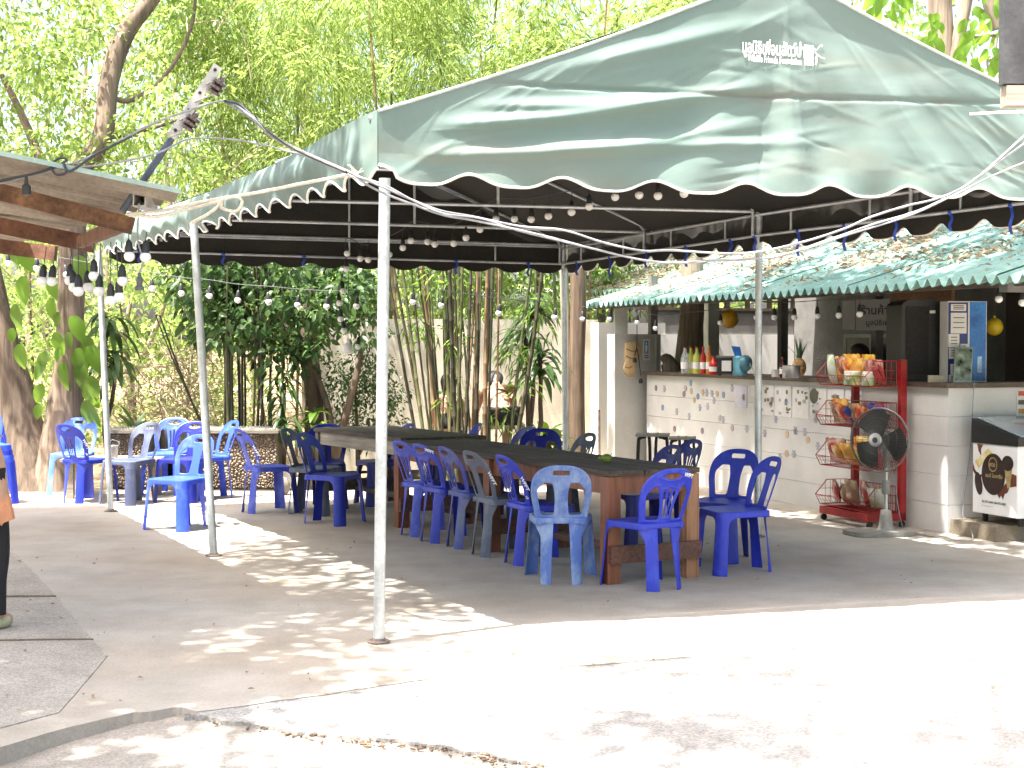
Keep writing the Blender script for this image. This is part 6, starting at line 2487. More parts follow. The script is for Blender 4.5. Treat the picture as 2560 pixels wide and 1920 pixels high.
# bunch of large bulbs at the lean-to roof
clus = [(107, 701, 8, 9.2), (131, 702, 7, 9.2), (175, 700, 3, 9.1), (184, 717, -4, 9.0), (196, 727, 0, 8.9), (220, 717, -4, 9.0), (235, 689, 0, 8.9), (248, 727, 2, 8.9), (277, 750, 0, 8.8), (298, 742, -4, 8.8), (306, 702, -2, 8.8), (323, 640, -2, 8.8), (364, 642, 2, 8.8)]
for ib, (px, py, tl_, Y) in enumerate(clus):
    t_ = at(px, py, Y)
    bulb(px, py, Y, 'large white bulb, %s from the left in the bunch at the lean-to roof' % ORD[ib], 'bunch of bulbs at the lean-to roof', 1.0, tl_, max(.05, 2.20 - t_.z - .1))
o = thing('lamp_connector', 'grey cable connector dangling beside the bunch of bulbs', 'connector', tuple(at(349, 726, 8.8)))
MB().lathe((0, 0, 0), [(.026, 0), (.026, .02), (.017, .026), (.019, .07), (.011, .08), (.010, .10)], 14).build('plug', M('grey_plug', (.09, .095, .105), .5, .15), o, smooth=40, world=False)
MB().tube(spline([(0, 0, .1), (.02, 0, .18), (-.01, 0, .3), (.0, 0, .5)], 6), .006, 6).build('lead', m_cableg, o, world=False)
o = thing('empty_socket', 'black bulb socket hung from the cable over the rusty beam', 'socket', tuple(at(66, 487, 8.45)))
MB().lathe((0, 0, 0), [(.026, 0), (.024, .05), (.012, .06), (.008, .1)], 12).build('shell', m_sock, o, smooth=40, world=False)
# hanging extension cord on the stub wall
a_ = on_stub(1592, 800, .05)
tag(MB().tube(spline([a_ + Vector((0, 0, .15)), on_stub(1592, 860, .06), on_stub(1587, 890, .07), on_stub(1592, 870, .075), on_stub(1598, 905, .07), on_stub(1602, 940, .07)], 6), .006, 5).build('bulb_flex', m_cable), 'black flex hanging over the wooden carving', 'cable')
for px, py in ((1587, 900), (1602, 952)):
    p = on_stub(px, py, .07)
    o = thing('empty_socket', 'black bulb socket at the end of the cord, %s' % ('upper of two on the stub wall' if py < 920 else 'lower of two on the stub wall'), 'socket', tuple(p))
    MB().lathe((0, 0, -.03), [(.024, 0), (.024, .04), (.012, .06)], 12).build('shell', m_sock, o, smooth=40, world=False)

# ================================================================== people
def skin_mesh(name, V, E, rad, sub=2, root=0):
    me = bpy.data.meshes.new(name)
    me.from_pydata([tuple(v) for v in V], E, [])
    o = bpy.data.objects.new(name, me)
    COL.objects.link(o)
    o.modifiers.new('skin', 'SKIN')
    o.modifiers['skin'].use_smooth_shade = True
    if len(me.skin_vertices) == 0:
        bpy.context.view_layer.objects.active = o
        bpy.ops.mesh.customdata_skin_add()
    sv = me.skin_vertices[0].data
    for i, r in enumerate(rad):
        r = r if hasattr(r, '__len__') else (r, r)
        sv[i].radius = r
        sv[i].use_root = (i == root)
    o.modifiers.new('sub', 'SUBSURF').levels = sub
    bpy.context.view_layer.update()
    dg = bpy.context.evaluated_depsgraph_get()
    out = bpy.data.meshes.new_from_object(o.evaluated_get(dg))
    bpy.data.objects.remove(o)
    return out


m_skin = M('skin', (0.50, 0.30, 0.20), .5, .1, 8)
m_skind = M('tan_skin', (0.26, 0.14, 0.09), .5, .1, 8)
m_hair = M('black_hair', (0.012, 0.010, 0.010), .45, .3, 60, .4, 200, stretch=(6, 6, 1))
m_black = M('black_cloth', (0.012, 0.012, 0.014), .85, .25, 20, .3, 90)
m_orange_c = M('orange_cloth', (0.62, 0.27, 0.14), .8, .12, 8, .3, 90)
m_shoe = M('cream_shoe', (0.46, 0.44, 0.28), .7, .15, 20)


def human(name, label, loc, rz, J, skin, clothes, hair, hair_long=0.0):
    """J: joint positions, local, facing +y. clothes: list of (part, material, joints chain list, grow)"""
    o = thing(name, label, 'person', loc, rz)
    order = ['pelvis', 'waist', 'chest', 'neck', 'jaw', 'head']
    V, E, Rr, idx = [], [], [], {}

    def put(k, p, r, par=None):
        idx[k] = len(V)
        V.append(Vector(p))
        Rr.append(r)
        if par is not None:
            E.append((idx[par], idx[k]))
    rad = {'pelvis': (.15, .115), 'waist': (.13, .10), 'chest': (.15, .105), 'neck': (.052, .055), 'jaw': (.066, .08), 'head': (.078, .092)}
    prev = None
    for k in order:
        put(k, J[k], rad[k], prev)
        prev = k
    for s in ('l', 'r'):
        put(s + '_sh', J[s + '_sh'], .058, 'chest')
        put(s + '_el', J[s + '_el'], .040, s + '_sh')
        put(s + '_wr', J[s + '_wr'], (.024, .03), s + '_el')
        w, e = Vector(J[s + '_wr']), Vector(J[s + '_el'])
        d = (w - e).normalized()
        sd = d.cross(Vector((0, 1, 0.2))).normalized() if abs(d.y) < .9 else Vector((1, 0, 0))
        sd = d.cross(sd).normalized() if False else sd
        put(s + '_palm', w + d * .07, (.036, .017), s + '_wr')
        for q, (off, ln) in enumerate(((-.027, .062), (-.009, .075), (.009, .07), (.026, .055))):
            b0 = w + d * .095 + sd * off
            put(s + '_f%d' % q, b0, .009, s + '_palm')
            put(s + '_g%d' % q, b0 + d * ln * .55 + Vector((0, .010, 0)), .0085, s + '_f%d' % q)
            put(s + '_h%d' % q, b0 + d * ln + Vector((0, .026, 0)), .0075, s + '_g%d' % q)
        put(s + '_t0', w + d * .05 - sd * .036 + Vector((0, .012, 0)), .0105, s + '_palm')
        put(s + '_t1', w + d * .085 - sd * .050 + Vector((0, .024, 0)), .009, s + '_t0')
        put(s + '_hip', J[s + '_hip'], .088, 'pelvis')
        put(s + '_kn', J[s + '_kn'], .060, s + '_hip')
        put(s + '_an', J[s + '_an'], .038, s + '_kn')
        put(s + '_to', J[s + '_to'], (.038, .026), s + '_an')
    me = skin_mesh('body', V, E, Rr)
    body = link('body', me, skin, o, world=False)
    for nm, mt, chains, grow in clothes:
        v2, e2, r2, seen = [], [], [], {}
        for ch in chains:
            pr = None
            for k in ch:
                kk = k if isinstance(k, str) else k[0]
                if kk not in seen or not isinstance(k, str):
                    p, r = (V[idx[kk]], Rr[idx[kk]]) if isinstance(k, str) else (Vector(k[1]), k[2])
                    r = r if hasattr(r, '__len__') else (r, r)
                    seen[kk] = len(v2)
                    v2.append(p)
                    r2.append((r[0] + grow, r[1] + grow))
                if pr is not None:
                    e2.append((seen[pr], seen[kk]))
                pr = kk
        link(nm, skin_mesh(nm, v2, e2, r2), mt, o, world=False)
    hd, jw = Vector(J['head']), Vector(J['jaw'])
    ax = (hd - jw).normalized()
    fw = Vector(J.get('look', (0, 1, 0))).normalized()
    mb = MB()
    for i in range(11):
        t = i / 10
        rows = []
    c = hd + ax * .012 - fw * .018
    grid = []
    for i in range(13):
        th = math.pi * i / 12
        r = []
        for k in range(21):
            ph = 2 * math.pi * k / 20
            side = fw.cross(ax).normalized()
            dv = ax * math.cos(th) + (fw * math.cos(ph) + side * math.sin(ph)) * math.sin(th)
            rr = .108 + .004 * noise.noise(dv * 6)
            if dv.dot(fw) > .35 and dv.dot(ax) < .45:
                rr *= .80
            p = c + Vector((dv.x * rr * .92, dv.y * rr, dv.z * rr))
            if hair_long and dv.dot(ax) < -.2 and dv.dot(fw) < .2:
                p = p - Vector((0, 0, hair_long * (-.2 - dv.dot(ax))))
            r.append(p)
        grid.append(r)
    MB().grid(grid).build('hair', hair, o, smooth=80, world=False)
    side = fw.cross(ax).normalized()
    f0 = jw.lerp(hd, .55) + fw * .088
    mb = MB()
    mb.tube([f0 + ax * .02, f0 + fw * .018 - ax * .012, f0 - ax * .022], [.008, .013, .009], 8)
    for s in (-1, 1):
        mb.ball(tuple(jw.lerp(hd, .5) + side * .082 * s - fw * .005), .026, 8, 6, (.4, .6, 1))
    mb.build('nose_and_ears', skin, body, smooth=80, world=False)
    mb = MB()
    for s in (-1, 1):
        mb.ball(tuple(f0 + side * .032 * s + ax * .022 - fw * .010), .011, 8, 6, (1, .5, .6))
    mb.build('eyes', m_ink, body, smooth=80, world=False)
    MB().tube([f0 - side * .024 - ax * .048 - fw * .012, f0 - ax * .050 - fw * .002, f0 + side * .024 - ax * .048 - fw * .012], [.004, .007, .004], 6).build('mouth', M('lips', (.35, .12, .10), .5, .1), body, world=False)
    return o


stand = dict(pelvis=(0, 0, .92), waist=(-.06, .03, 1.06), chest=(-.15, .07, 1.26), neck=(-.20, .09, 1.40), jaw=(-.22, .12, 1.47), head=(-.23, .11, 1.55),
             l_sh=(-.32, .08, 1.33), l_el=(-.38, .14, 1.08), l_wr=(-.30, .34, 1.02), r_sh=(-.02, .09, 1.35), r_el=(-.02, .22, 1.12), r_wr=(-.10, .42, 1.08),
             l_hip=(-.09, 0, .86), l_kn=(-.10, .02, .47), l_an=(-.10, -.02, .09), l_to=(-.12, .14, .03),
             r_hip=(.09, 0, .86), r_kn=(.10, .02, .47), r_an=(.10, -.02, .09), r_to=(.12, .14, .03))
P0 = gr(-50, 1574)
PL = human('person', 'person in a long orange top and black trousers standing at the left edge', (P0.x, P0.y, 0.0), R(-6), stand, m_skin,
      [('shirt', m_orange_c, [['waist', 'chest', ('collar', (-.195, .085, 1.385), (.07, .065))], ['chest', 'l_sh', ('lsl', (-.35, .11, 1.2), .05)], ['chest', 'r_sh', ('rsl', (-.02, .15, 1.23), .05)]], .016),
       ('shoe', m_shoe, [[('a1', (-.10, -.04, .05), .035), ('a2', (-.115, .12, .032), .03)]], .012),
       ('shoe', m_shoe, [[('b1', (.10, -.04, .05), .035), ('b2', (.115, .12, .032), .03)]], .012)], m_hair, .12)


for s_ in (-1, 1):
    MB().tube(spline([(s_ * .075, 0, .90), (s_ * .085, .0, .82), (s_ * .10, .02, .47), (s_ * .10, -.01, .28), (s_ * .10, -.02, .09)], 5), [.078 - .02 * min(1, k / 15) for k in range(21)], 16).build('trouser_leg', m_black, PL, smooth=70, world=False)
rows_ = []
for i in range(13):
    t = i / 12
    z = 1.18 - .56 * t
    rr_ = []
    for k in range(37):
        a = 2 * math.pi * k / 36
        f_ = 1 + .05 * t * math.sin(a * 7 + 1) + .03 * t * math.sin(a * 13)
        rr_.append((-.11 * (1 - t) ** 1.3 + math.cos(a) * (.15 + .035 * t) * f_, math.sin(a) * (.115 + .075 * t ** 1.3) * f_ + .005, z + .012 * math.sin(a * 3) * t))
    rows_.append(rr_)
MB().grid(rows_).grid([[(x * .96, y * .96, z) for x, y, z in reversed(r)] for r in rows_]).build('skirt_of_top', m_orange_c, PL, smooth=80, world=False)


def seated(lean, armf):
    s, c = math.sin(R(lean)), math.cos(R(lean))

    def up(h, x=0, y=0):
        return (x, y + s * h, .48 + c * h)
    d = dict(pelvis=(0, 0, .50), waist=up(.16), chest=up(.37), neck=up(.53), jaw=up(.60, 0, .02), head=up(.68, 0, .015),
             l_sh=up(.46, -.165), r_sh=up(.46, .165), l_hip=(-.09, .04, .48), r_hip=(.09, .04, .48), l_kn=(-.11, .42, .49), r_kn=(.11, .42, .49),
             l_an=(-.11, .40, .09), r_an=(.11, .40, .09), l_to=(-.12, .54, .03), r_to=(.12, .54, .03))
    for q, sx in (('l', -1), ('r', 1)):
        sh = Vector(d[q + '_sh'])
        d[q + '_el'] = tuple(sh + Vector((sx * .06, armf * .5, -.24)))
        d[q + '_wr'] = tuple(sh + Vector((sx * .02, armf + .18, -.30)))
    return d


pA = at(1115, 1000, 17.6)
human('person', 'dark-haired person in a black top sitting behind the bamboo, seen from behind', (pA.x, pA.y, 0.02), R(-12), seated(12, .15), m_skin,
      [('black_top', m_black, [[('t0', (0, .02, .56), (.14, .11)), ('t1', (0, .06, .72), (.135, .105)), ('t2', (0, .085, .85), (.14, .1))]], .016),
       ('shorts', m_black, [['pelvis', 'l_hip', ('lk', (-.105, .3, .49), .07)], ['pelvis', 'r_hip', ('rk', (.105, .3, .49), .07)]], .014)], m_hair, .10)
pB = at(1252, 1000, 17.3)
human('person', 'person in a black cropped top bending forward behind the bamboo', (pB.x, pB.y, 0.30), R(8), seated(50, .22), m_skin,
      [('cropped_top', m_black, [[('t1', (0, .21, .66), (.14, .11)), ('t2', (0, .33, .76), (.145, .105))]], .016),
       ('black_shorts', m_black, [['pelvis', 'l_hip', ('lk', (-.105, .3, .49), .07)], ['pelvis', 'r_hip', ('rk', (.105, .3, .49), .07)]], .016)], m_hair, .06)
for px, Y, lab in ((1115, 17.6, 'low wooden bench under the person seen from behind'), (1252, 17.3, 'low wooden bench under the person bending forward')):
    p = at(px, 1000, Y)
    o = thing('bench', lab, 'bench', (p.x, p.y + .05, 0))
    bh = .385 if px < 1200 else .665
    MB().box((0, 0, bh), (.55, .34, .04)).build('seat', m_greywood, o, world=False)
    for s in (-1, 1):
        MB().box((s * .2, 0, (bh - .02) / 2), (.06, .28, bh - .02)).build('leg', m_greywood, o, world=False)
pS = S(1.55, 0.95, 0)
pS = at(2162, 900, 15.7)
human('person', 'seller with dark hair sitting behind the counter beside the fridge', (pS.x, pS.y, .34), R(95), seated(5, .12), m_skind,
      [('dark_shirt', m_black, [['pelvis', 'waist', 'chest'], ['chest', 'l_sh', 'l_el'], ['chest', 'r_sh', 'r_el']], .018),
       ('trousers', m_black, [['pelvis', 'l_hip', 'l_kn', 'l_an'], ['pelvis', 'r_hip', 'r_kn', 'r_an']], .016)], m_hair, .05)
o = thing('stool', 'dark stool under the seller behind the counter', 'stool', (pS.x, pS.y, 0))
MB().box((0, 0, .66), (.34, .34, .05)).build('seat', m_dwood, o, world=False)
for sx in (-1, 1):
    for sy in (-1, 1):
        MB().box((sx * .13, sy * .13, .32), (.04, .04, .635)).build('leg', m_dwood, o, world=False)

# ================================================================== vegetation
lf_mid = leafmat('green_leaf', [(.038, .085, .014), (.065, .13, .02), (.10, .175, .028), (.14, .21, .04)], .55)
lf_lime = leafmat('lime_leaf', [(.080, .14, .028), (.12, .19, .045), (.165, .24, .06), (.23, .29, .10)], .6)
lf_bam = leafmat('bamboo_leaf', [(.10, .165, .035), (.14, .21, .05), (.19, .26, .075), (.26, .32, .12)], .6, .5)
lf_dark = leafmat('dark_leaf', [(.020, .048, .016), (.034, .074, .022), (.050, .10, .028), (.075, .135, .04)], .4, .4)
lf_big = leafmat('broad_leaf', [(.05, .11, .014), (.09, .18, .02), (.14, .25, .03)], .55)
m_bark = wood_mat('tree_bark', (.055, .039, .028), (.165, .122, .088), 1.6, 2, .95, 1.0)
m_barkm = wood_mat('brown_tree_bark', (.085, .060, .044), (.22, .165, .12), 1.6, 2, .95, 1.0)
m_barkp = wood_mat('pale_tree_bark', (.14, .10, .075), (.30, .24, .18), 1.6, 2, .9, .8)
m_culm = M('green_culm', (.055, .075, .025), .45, .3, 3, stretch=(1, 1, .3), col2=(.12, .115, .05))
m_culmd = M('dark_culm', (.020, .022, .012), .5, .3, 3, stretch=(1, 1, .3), col2=(.055, .045, .025))
m_culmb = M('brown_culm', (.16, .095, .045), .55, .3, 3, stretch=(1, 1, .3), col2=(.26, .17, .09))
m_twig = M('dry_twig', (.20, .145, .095), .85, .25, 9, col2=(.36, .29, .21))


def gnarly(mb, pts, rad, seg=12, amp=.12, seed=0.0):
    """tube with an uneven, fluted surface"""
    P = spline(pts, 5)
    n = len(P)
    base = len(mb.v)
    u = None
    for i, p in enumerate(P):
        d = (P[min(i + 1, n - 1)] - P[max(i - 1, 0)]).normalized()
        if u is None:
            u = d.orthogonal().normalized()
        u = (u - d * u.dot(d)).normalized()
        w = d.cross(u)
        t = i / (n - 1) * (len(rad) - 1)
        k = min(int(t), len(rad) - 2)
        r0 = rad[k] + (rad[k + 1] - rad[k]) * (t - k)
        for q in range(seg):
            a = 2 * math.pi * q / seg
            e = u * math.cos(a) + w * math.sin(a)
            rr = r0 * (1 + amp * noise.noise((math.cos(a) * 1.7 + seed, math.sin(a) * 1.7, p.z * 1.4)) + amp * .6 * noise.noise((math.cos(a) * 4 + seed, math.sin(a) * 4, p.z * 3)))
            mb.v.append(tuple(p + e * rr))
    for i in range(n - 1):
        for q in range(seg):
            q2 = (q + 1) % seg
            mb.f.append((base + i * seg + q, base + i * seg + q2, base + (i + 1) * seg + q2, base + (i + 1) * seg + q))
    mb.f.append(tuple(base + (n - 1) * seg + q for q in range(seg)))
    return mb


def tree(name, label, trunks, crown=None, mat=None, cat='tree', group=None, leaf=None):
    """trunks: list of (points, radii); crown: (centres, radii, counts)"""
    b = trunks[0][0][0]
    o = thing(name, label, cat, (b[0], b[1], 0), 0, group)
    for k, (pts, rad) in enumerate(trunks):
        gnarly(MB(), pts, rad, 14 if k == 0 else 8, .16 if k == 0 else .08, k * 3.1).build('trunk' if k == 0 else 'limb', mat or m_bark, o, smooth=70)
    if crown:
        L_, W_, lm, kw = leaf
        foliage('crown', *crown, L_, W_, lm, o, **kw)
    return o


def limbs_to(start, targets, r0=.05):
    out = []
    for k, t in enumerate(targets):
        s = Vector(start[k % len(start)])
        out.append((wobble_path(s, t, 5, .25, k * 1.7), [r0, r0 * .7, r0 * .4, r0 * .2]))
    return out


random.seed(5)
# --- big leaning trunk at the left edge
tree('leaning_tree', 'thick leaning brown trunk at the left edge behind the stacked chairs',
     [([at(95, 1250, 16.9), at(75, 1160, 16.9), at(45, 1040, 16.9), at(20, 930, 16.9), at(-10, 800, 16.9), at(-60, 600, 16.9), at(-140, 300, 16.9), at(-200, -200, 16.9)], [.46, .34, .25, .21, .19, .18, .16, .14])],
     px_clumps(16, -420, -60, -500, 250, 16, 18, .4, .7, 420), leaf=(.11, .06, lf_mid, {}))
# --- second trunk with climbing vine, continuing above the lean-to roof
T2 = tree('vine_clad_tree', 'brown trunk hung with large climbing leaves beside the far tent pole',
          [([at(150, 1240, 16.8), at(152, 1150, 16.8), at(160, 1050, 16.8), at(172, 920, 16.8), at(178, 760, 16.8), at(180, 600, 16.8), at(190, 450, 16.9), at(255, 345, 17.0), at(272, 210, 17.1), at(310, 90, 17.2), at(390, -20, 17.3), at(450, -160, 17.4)], [.36, .27, .21, .165, .15, .15, .12, .115, .11, .10, .09, .08]),
           ([at(182, 600, 16.8), at(140, 500, 16.9), at(60, 300, 17.0), at(0, 180, 17.0)], [.08, .06, .045, .03]),
           ([at(268, 240, 17.1), at(330, 250, 17.2), at(420, 180, 17.4), at(480, 60, 17.5), at(490, -60, 17.5)], [.035, .028, .024, .02, .018]),
           ([at(255, 345, 17.0), at(340, 330, 17.2), at(440, 300, 17.3), at(520, 255, 17.5)], [.04, .028, .02, .012])],
          px_clumps(120, -60, 560, -120, 470, 16.5, 20.5, .22, .45, 850), leaf=(.080, .042, lf_lime, dict(shape='diamond')), mat=m_barkm)
# its climbing leaves, each a part
def big_leaf_mesh(L_, W_, curl=.25, split=0):
    rows = []
    for j in range(8):
        t = j / 7
        w = W_ * .5 * (math.sin(math.pi * min(1, t * .92 + .06)) ** .75) * (1.12 - .35 * t)
        zc = -curl * L_ * t * t
        rows.append([(-w, L_ * t, zc + .18 * w), (-w * .5, L_ * t, zc + .05 * w), (0, L_ * t, zc), (w * .5, L_ * t, zc + .05 * w), (w, L_ * t, zc + .18 * w)])
    return MB().grid(rows).mesh('leaf', 70)


BL = [big_leaf_mesh(.26, .16, .35), big_leaf_mesh(.30, .17, .5), big_leaf_mesh(.20, .13, .2)]
for b_ in BL:
    b_.materials.append(lf_big)
BLD = [b_.copy() for b_ in BL]
for b_ in BLD:
    b_.materials.clear(); b_.materials.append(lf_mid)


def place_leaf(par, p, d, nrm, me, sc=1.0):
    d = Vector(d).normalized()
    x = d.cross(Vector(nrm)).normalized()
    z = x.cross(d)
    o = bpy.data.objects.new('leaf', me)
    COL.objects.link(o)
    m4 = Matrix((x, d, z)).transposed().to_4x4()
    m4.translation = Vector(p)
    adopt(o, par)
    o.matrix_basis = m4 @ Matrix.Scale(sc, 4)
    return o


random.seed(9)
for px, py, ang in ((130, 745, -95), (145, 780, -100), (140, 830, -80), (180, 790, -60), (172, 830, -90), (212, 840, -70), (222, 865, -60), (195, 870, -80), (150, 870, -110), (118, 880, -120), (110, 905, -120), (225, 940, -80), (105, 960, -110), (215, 960, -70), (98, 1010, -100), (205, 905, -95), (160, 905, -100), (125, 700, -70), (60, 690, -100), (40, 760, -95), (30, 820, -90), (50, 860, -90), (20, 600, -80), (50, 620, -60), (190, 640, -60), (215, 1000, -80)):
    p = at(px, py, 16.55 + random.uniform(-.1, .1))
    place_leaf(T2, p, (math.cos(R(ang)), random.uniform(-.25, .05), math.sin(R(ang))), (random.uniform(-.5, .5), -1, random.uniform(.1, .6)), random.choice(BL + BLD), random.uniform(.8, 1.25))

# --- slim trunks further back
def slim(px0, py0, px1, py1, Y, r, lab, mt=m_barkp, mid=0):
    a, b = at(px0, py0, Y), at(px1, py1, Y + .3)
    a = Vector((a.x, a.y, max(-.15, a.z)))
    o = gnarly(MB(), [a, a.lerp(b, .35) + Vector((mid, 0, 0)), a.lerp(b, .7) + Vector((-mid * .5, 0, 0)), b], [r, r * .9, r * .8, r * .65], 10, .1, px0).build('tree_trunk', mt, smooth=70)
    tag(o, lab, 'trunk')


slim(775, 1100, 765, -80, 24, .13, 'pale grey trunk rising through the bamboo leaves left of the tent peak')
slim(1655, 1000, 1665, -60, 23, .19, 'brown trunk topping out behind the tent roof')
slim(640, 1100, 590, -80, 25, .05, 'slim bare trunk behind the bamboo leaves at the upper left')
slim(300, 1120, 325, 760, 22, .05, 'slim reddish trunk in the sunny thicket behind the far tent pole', m_barkp, .1)
slim(75, 1120, 70, 560, 23, .06, 'slim trunk between the two thick left trunks')
slim(215, 1120, 240, -60, 25, .045, 'thin pale trunk far back at the upper left', m_barkp, .3)
slim(250, 1120, 540, -40, 26, .05, 'thin leaning pale trunk far back in the upper left trees', m_barkp, .5)

# --- bamboo clump in the middle, each culm a part
def bamboo(name, label, specs, mats, r, leafspec=None):
    b = at(specs[0][0], specs[0][1], specs[0][4])
    o = thing(name, label, 'bamboo', (b.x, b.y, 0))
    for k, (x0, y0, x1, y1, Y, rr) in enumerate(specs):
        a, e = at(x0, y0, Y), at(x1, y1, Y + random.uniform(-.3, .4))
        a.z = max(-.12, min(a.z, .0))
        n = 14
        pts, rad = [], []
        bend = Vector((random.uniform(-.06, .06), 0, 0))
        for i in range(n + 1):
            t = i / n
            p = a.lerp(e, t) + bend * math.sin(math.pi * t)
            for dz, f in ((-.012, 1.0), (0, 1.18), (.012, 1.0)):
                pts.append(p + (e - a).normalized() * dz)
                rad.append(rr * f * (1.0 - .35 * t))
        MB().tube(pts, rad, 8).build('culm', random.choice(mats), o, smooth=60)
    return o


random.seed(14)
sp = []
for x0, x1, r_ in ((1062, 985, .030), (1075, 1010, .032), (1085, 1000, .026), (1092, 1045, .02), (1100, 1055, .034), (1110, 1080, .03), (1118, 1120, .022), (1128, 1095, .034), (1138, 1150, .026), (1145, 1130, .04), (1152, 1165, .02), (1160, 1175, .032), (1170, 1150, .018),
                   (1176, 1188, .036), (1186, 1200, .022), (1193, 1210, .034), (1204, 1214, .026), (1212, 1222, .036), (1226, 1240, .018), (1238, 1245, .02), (1130, 1060, .02), (1150, 1190, .024), (1215, 1232, .02), (1095, 1120, .018), (1180, 1140, .02)):
    sp.append((x0, 1168 + random.uniform(-8, 8), x1 + (x1 - x0) * .9, 320 + random.uniform(-100, 60), 17.0 + random.uniform(-.25, .35), r_ * .68))
for k in range(14):
    x0 = random.uniform(1070, 1225)
    sp.append((x0, 1150, x0 + (x0 - 1150) * random.uniform(.2, 1.6), 330 + random.uniform(-100, 60), 17.5 + random.uniform(-.1, .5), random.uniform(.012, .022)))
sp.append((1268, 1165, 1368, 560, 16.9, .026))
sp.append((1262, 1165, 1352, 520, 17.1, .022))
bam1 = bamboo('bamboo_clump', 'clump of tall green and brown bamboo culms behind the tables', sp, [m_culm, m_culm, m_culmd, m_culmd, m_culmd, m_culmb], .03)
foliage('foliage', *px_clumps(30, 1000, 1380, 560, 1060, 16.9, 17.5, .1, .22, 1100), .12, .016, lf_mid, bam1, droop=.35, down=.8)
# dense leaf masses of the tall bamboo behind the tent
def acc_b(px, py):
    if py > 470 - .05 * (px - 500) and px > 900: return False
    if 715 < px < 775 and py < 190: return random.random() < .3
    if 1420 < px < 1520 and py < 160: return random.random() < .35
    return True


bam2 = bamboo('bamboo_grove', 'mass of sunlit feathery bamboo above the tent roof', [(x, 1150, x + random.uniform(-160, 160), random.uniform(-200, 100), random.uniform(19.5, 22.5), .022) for x in range(560, 1700, 60)], [m_culm, m_culmb], .02)
foliage('foliage', *px_clumps(180, 440, 1720, -120, 520, 19.0, 23.5, .35, .7, 1450, acc_b), .125, .014, lf_bam, bam2, droop=.4, down=.7, up=1.2)

# --- dark culms and the shrub at centre left
random.seed(15)
sp = []
for x0, x1, r_ in ((555, 545, .016), (568, 560, .02), (580, 570, .018), (590, 592, .022), (598, 575, .02), (606, 610, .018), (625, 632, .014), (634, 640, .018), (642, 650, .014), (662, 655, .02), (672, 690, .018), (682, 672, .014), (690, 705, .018), (575, 400, .016), (585, 390, .012), (612, 600, .015)):
    sp.append((x0, 1150 + random.uniform(-5, 5), x1, 640 if x1 > 450 else 790, 17.6 + random.uniform(-.3, .3), r_))
bam3 = bamboo('dark_cane_clump', 'clump of thin dark canes left of the pale trunk', sp, [m_culmd, m_culmd, m_culm], .018)


def acc_s(px, py):
    return ((px - 690) / 270) ** 2 + ((py - 745) / 150) ** 2 < 1 + .35 * noise.noise((px * .01, py * .012, 0))


shr = tree('broadleaf_shrub', 'dark green broadleaf shrub tree behind the rear table',
           [([at(788, 1165, 17.6), at(785, 1000, 17.6), at(775, 880, 17.6), at(760, 760, 17.6)], [.13, .10, .10, .06]),
            ([at(835, 1165, 17.4), at(825, 1050, 17.4), at(800, 960, 17.5), at(745, 850, 17.6)], [.045, .04, .035, .02]),
            ([at(835, 1165, 17.4), at(862, 1050, 17.4), at(890, 940, 17.4), at(910, 830, 17.5)], [.05, .045, .04, .02]),
            ([at(780, 880, 17.6), at(700, 800, 17.6), at(620, 720, 17.6)], [.04, .03, .015])],
           px_clumps(95, 430, 960, 580, 900, 17.0, 18.3, .16, .34, 900, acc_s), leaf=(.10, .06, lf_dark, dict(shape='oval', up=1.0)))
fineshrub = tree('fine_leaved_shrub', 'fine-leaved dark shrub before the cream wall beside the tent pole',
                 [([at(895, 1165, 17.9), at(892, 1050, 17.9), at(885, 950, 17.9)], [.03, .02, .012]), ([at(895, 1140, 17.9), at(940, 1050, 17.9), at(975, 930, 17.9)], [.02, .015, .01])],
                 px_clumps(46, 830, 1000, 870, 1110, 17.6, 18.3, .13, .24, 1500), leaf=(.055, .024, lf_dark, dict(up=.6)), cat='shrub')


# --- strap-leaved plants
def strap_plant(name, label, tops, mat, nl, ln, wid, hang):
    b = at(*tops[0])
    o = thing(name, label, 'plant', (b.x, b.y, 0))
    base = Vector((b.x, b.y, -.05))
    for (px, py, Y) in tops:
        t = at(px, py, Y)
        MB().tube(wobble_path(base, t, 6, .08, px), [.035, .033, .03, .028, .026, .024, .022], 8).build('stem', m_bark, o, smooth=60)
        for k in range(nl):
            a = random.uniform(0, 2 * math.pi)
            el = random.uniform(.0, 1.1)
            L_ = ln * random.uniform(.7, 1.2)
            rows = []
            p = t + Vector((0, 0, random.uniform(-.25, .05)))
            d = Vector((math.cos(a) * math.cos(el), math.sin(a) * math.cos(el), math.sin(el)))
            for j in range(7):
                w = wid * .5 * math.sin(math.pi * (.12 + .86 * j / 6)) + .001
                s_ = Vector((-math.sin(a), math.cos(a), 0)) * w
                rows.append([p - s_, p - Vector((0, 0, w * .25)), p + s_])
                p = p + d * (L_ / 6)
                d = (d + Vector((0, 0, -hang * .34))).normalized()
            MB().grid(rows).build('leaf', mat, o, smooth=70)
    return o


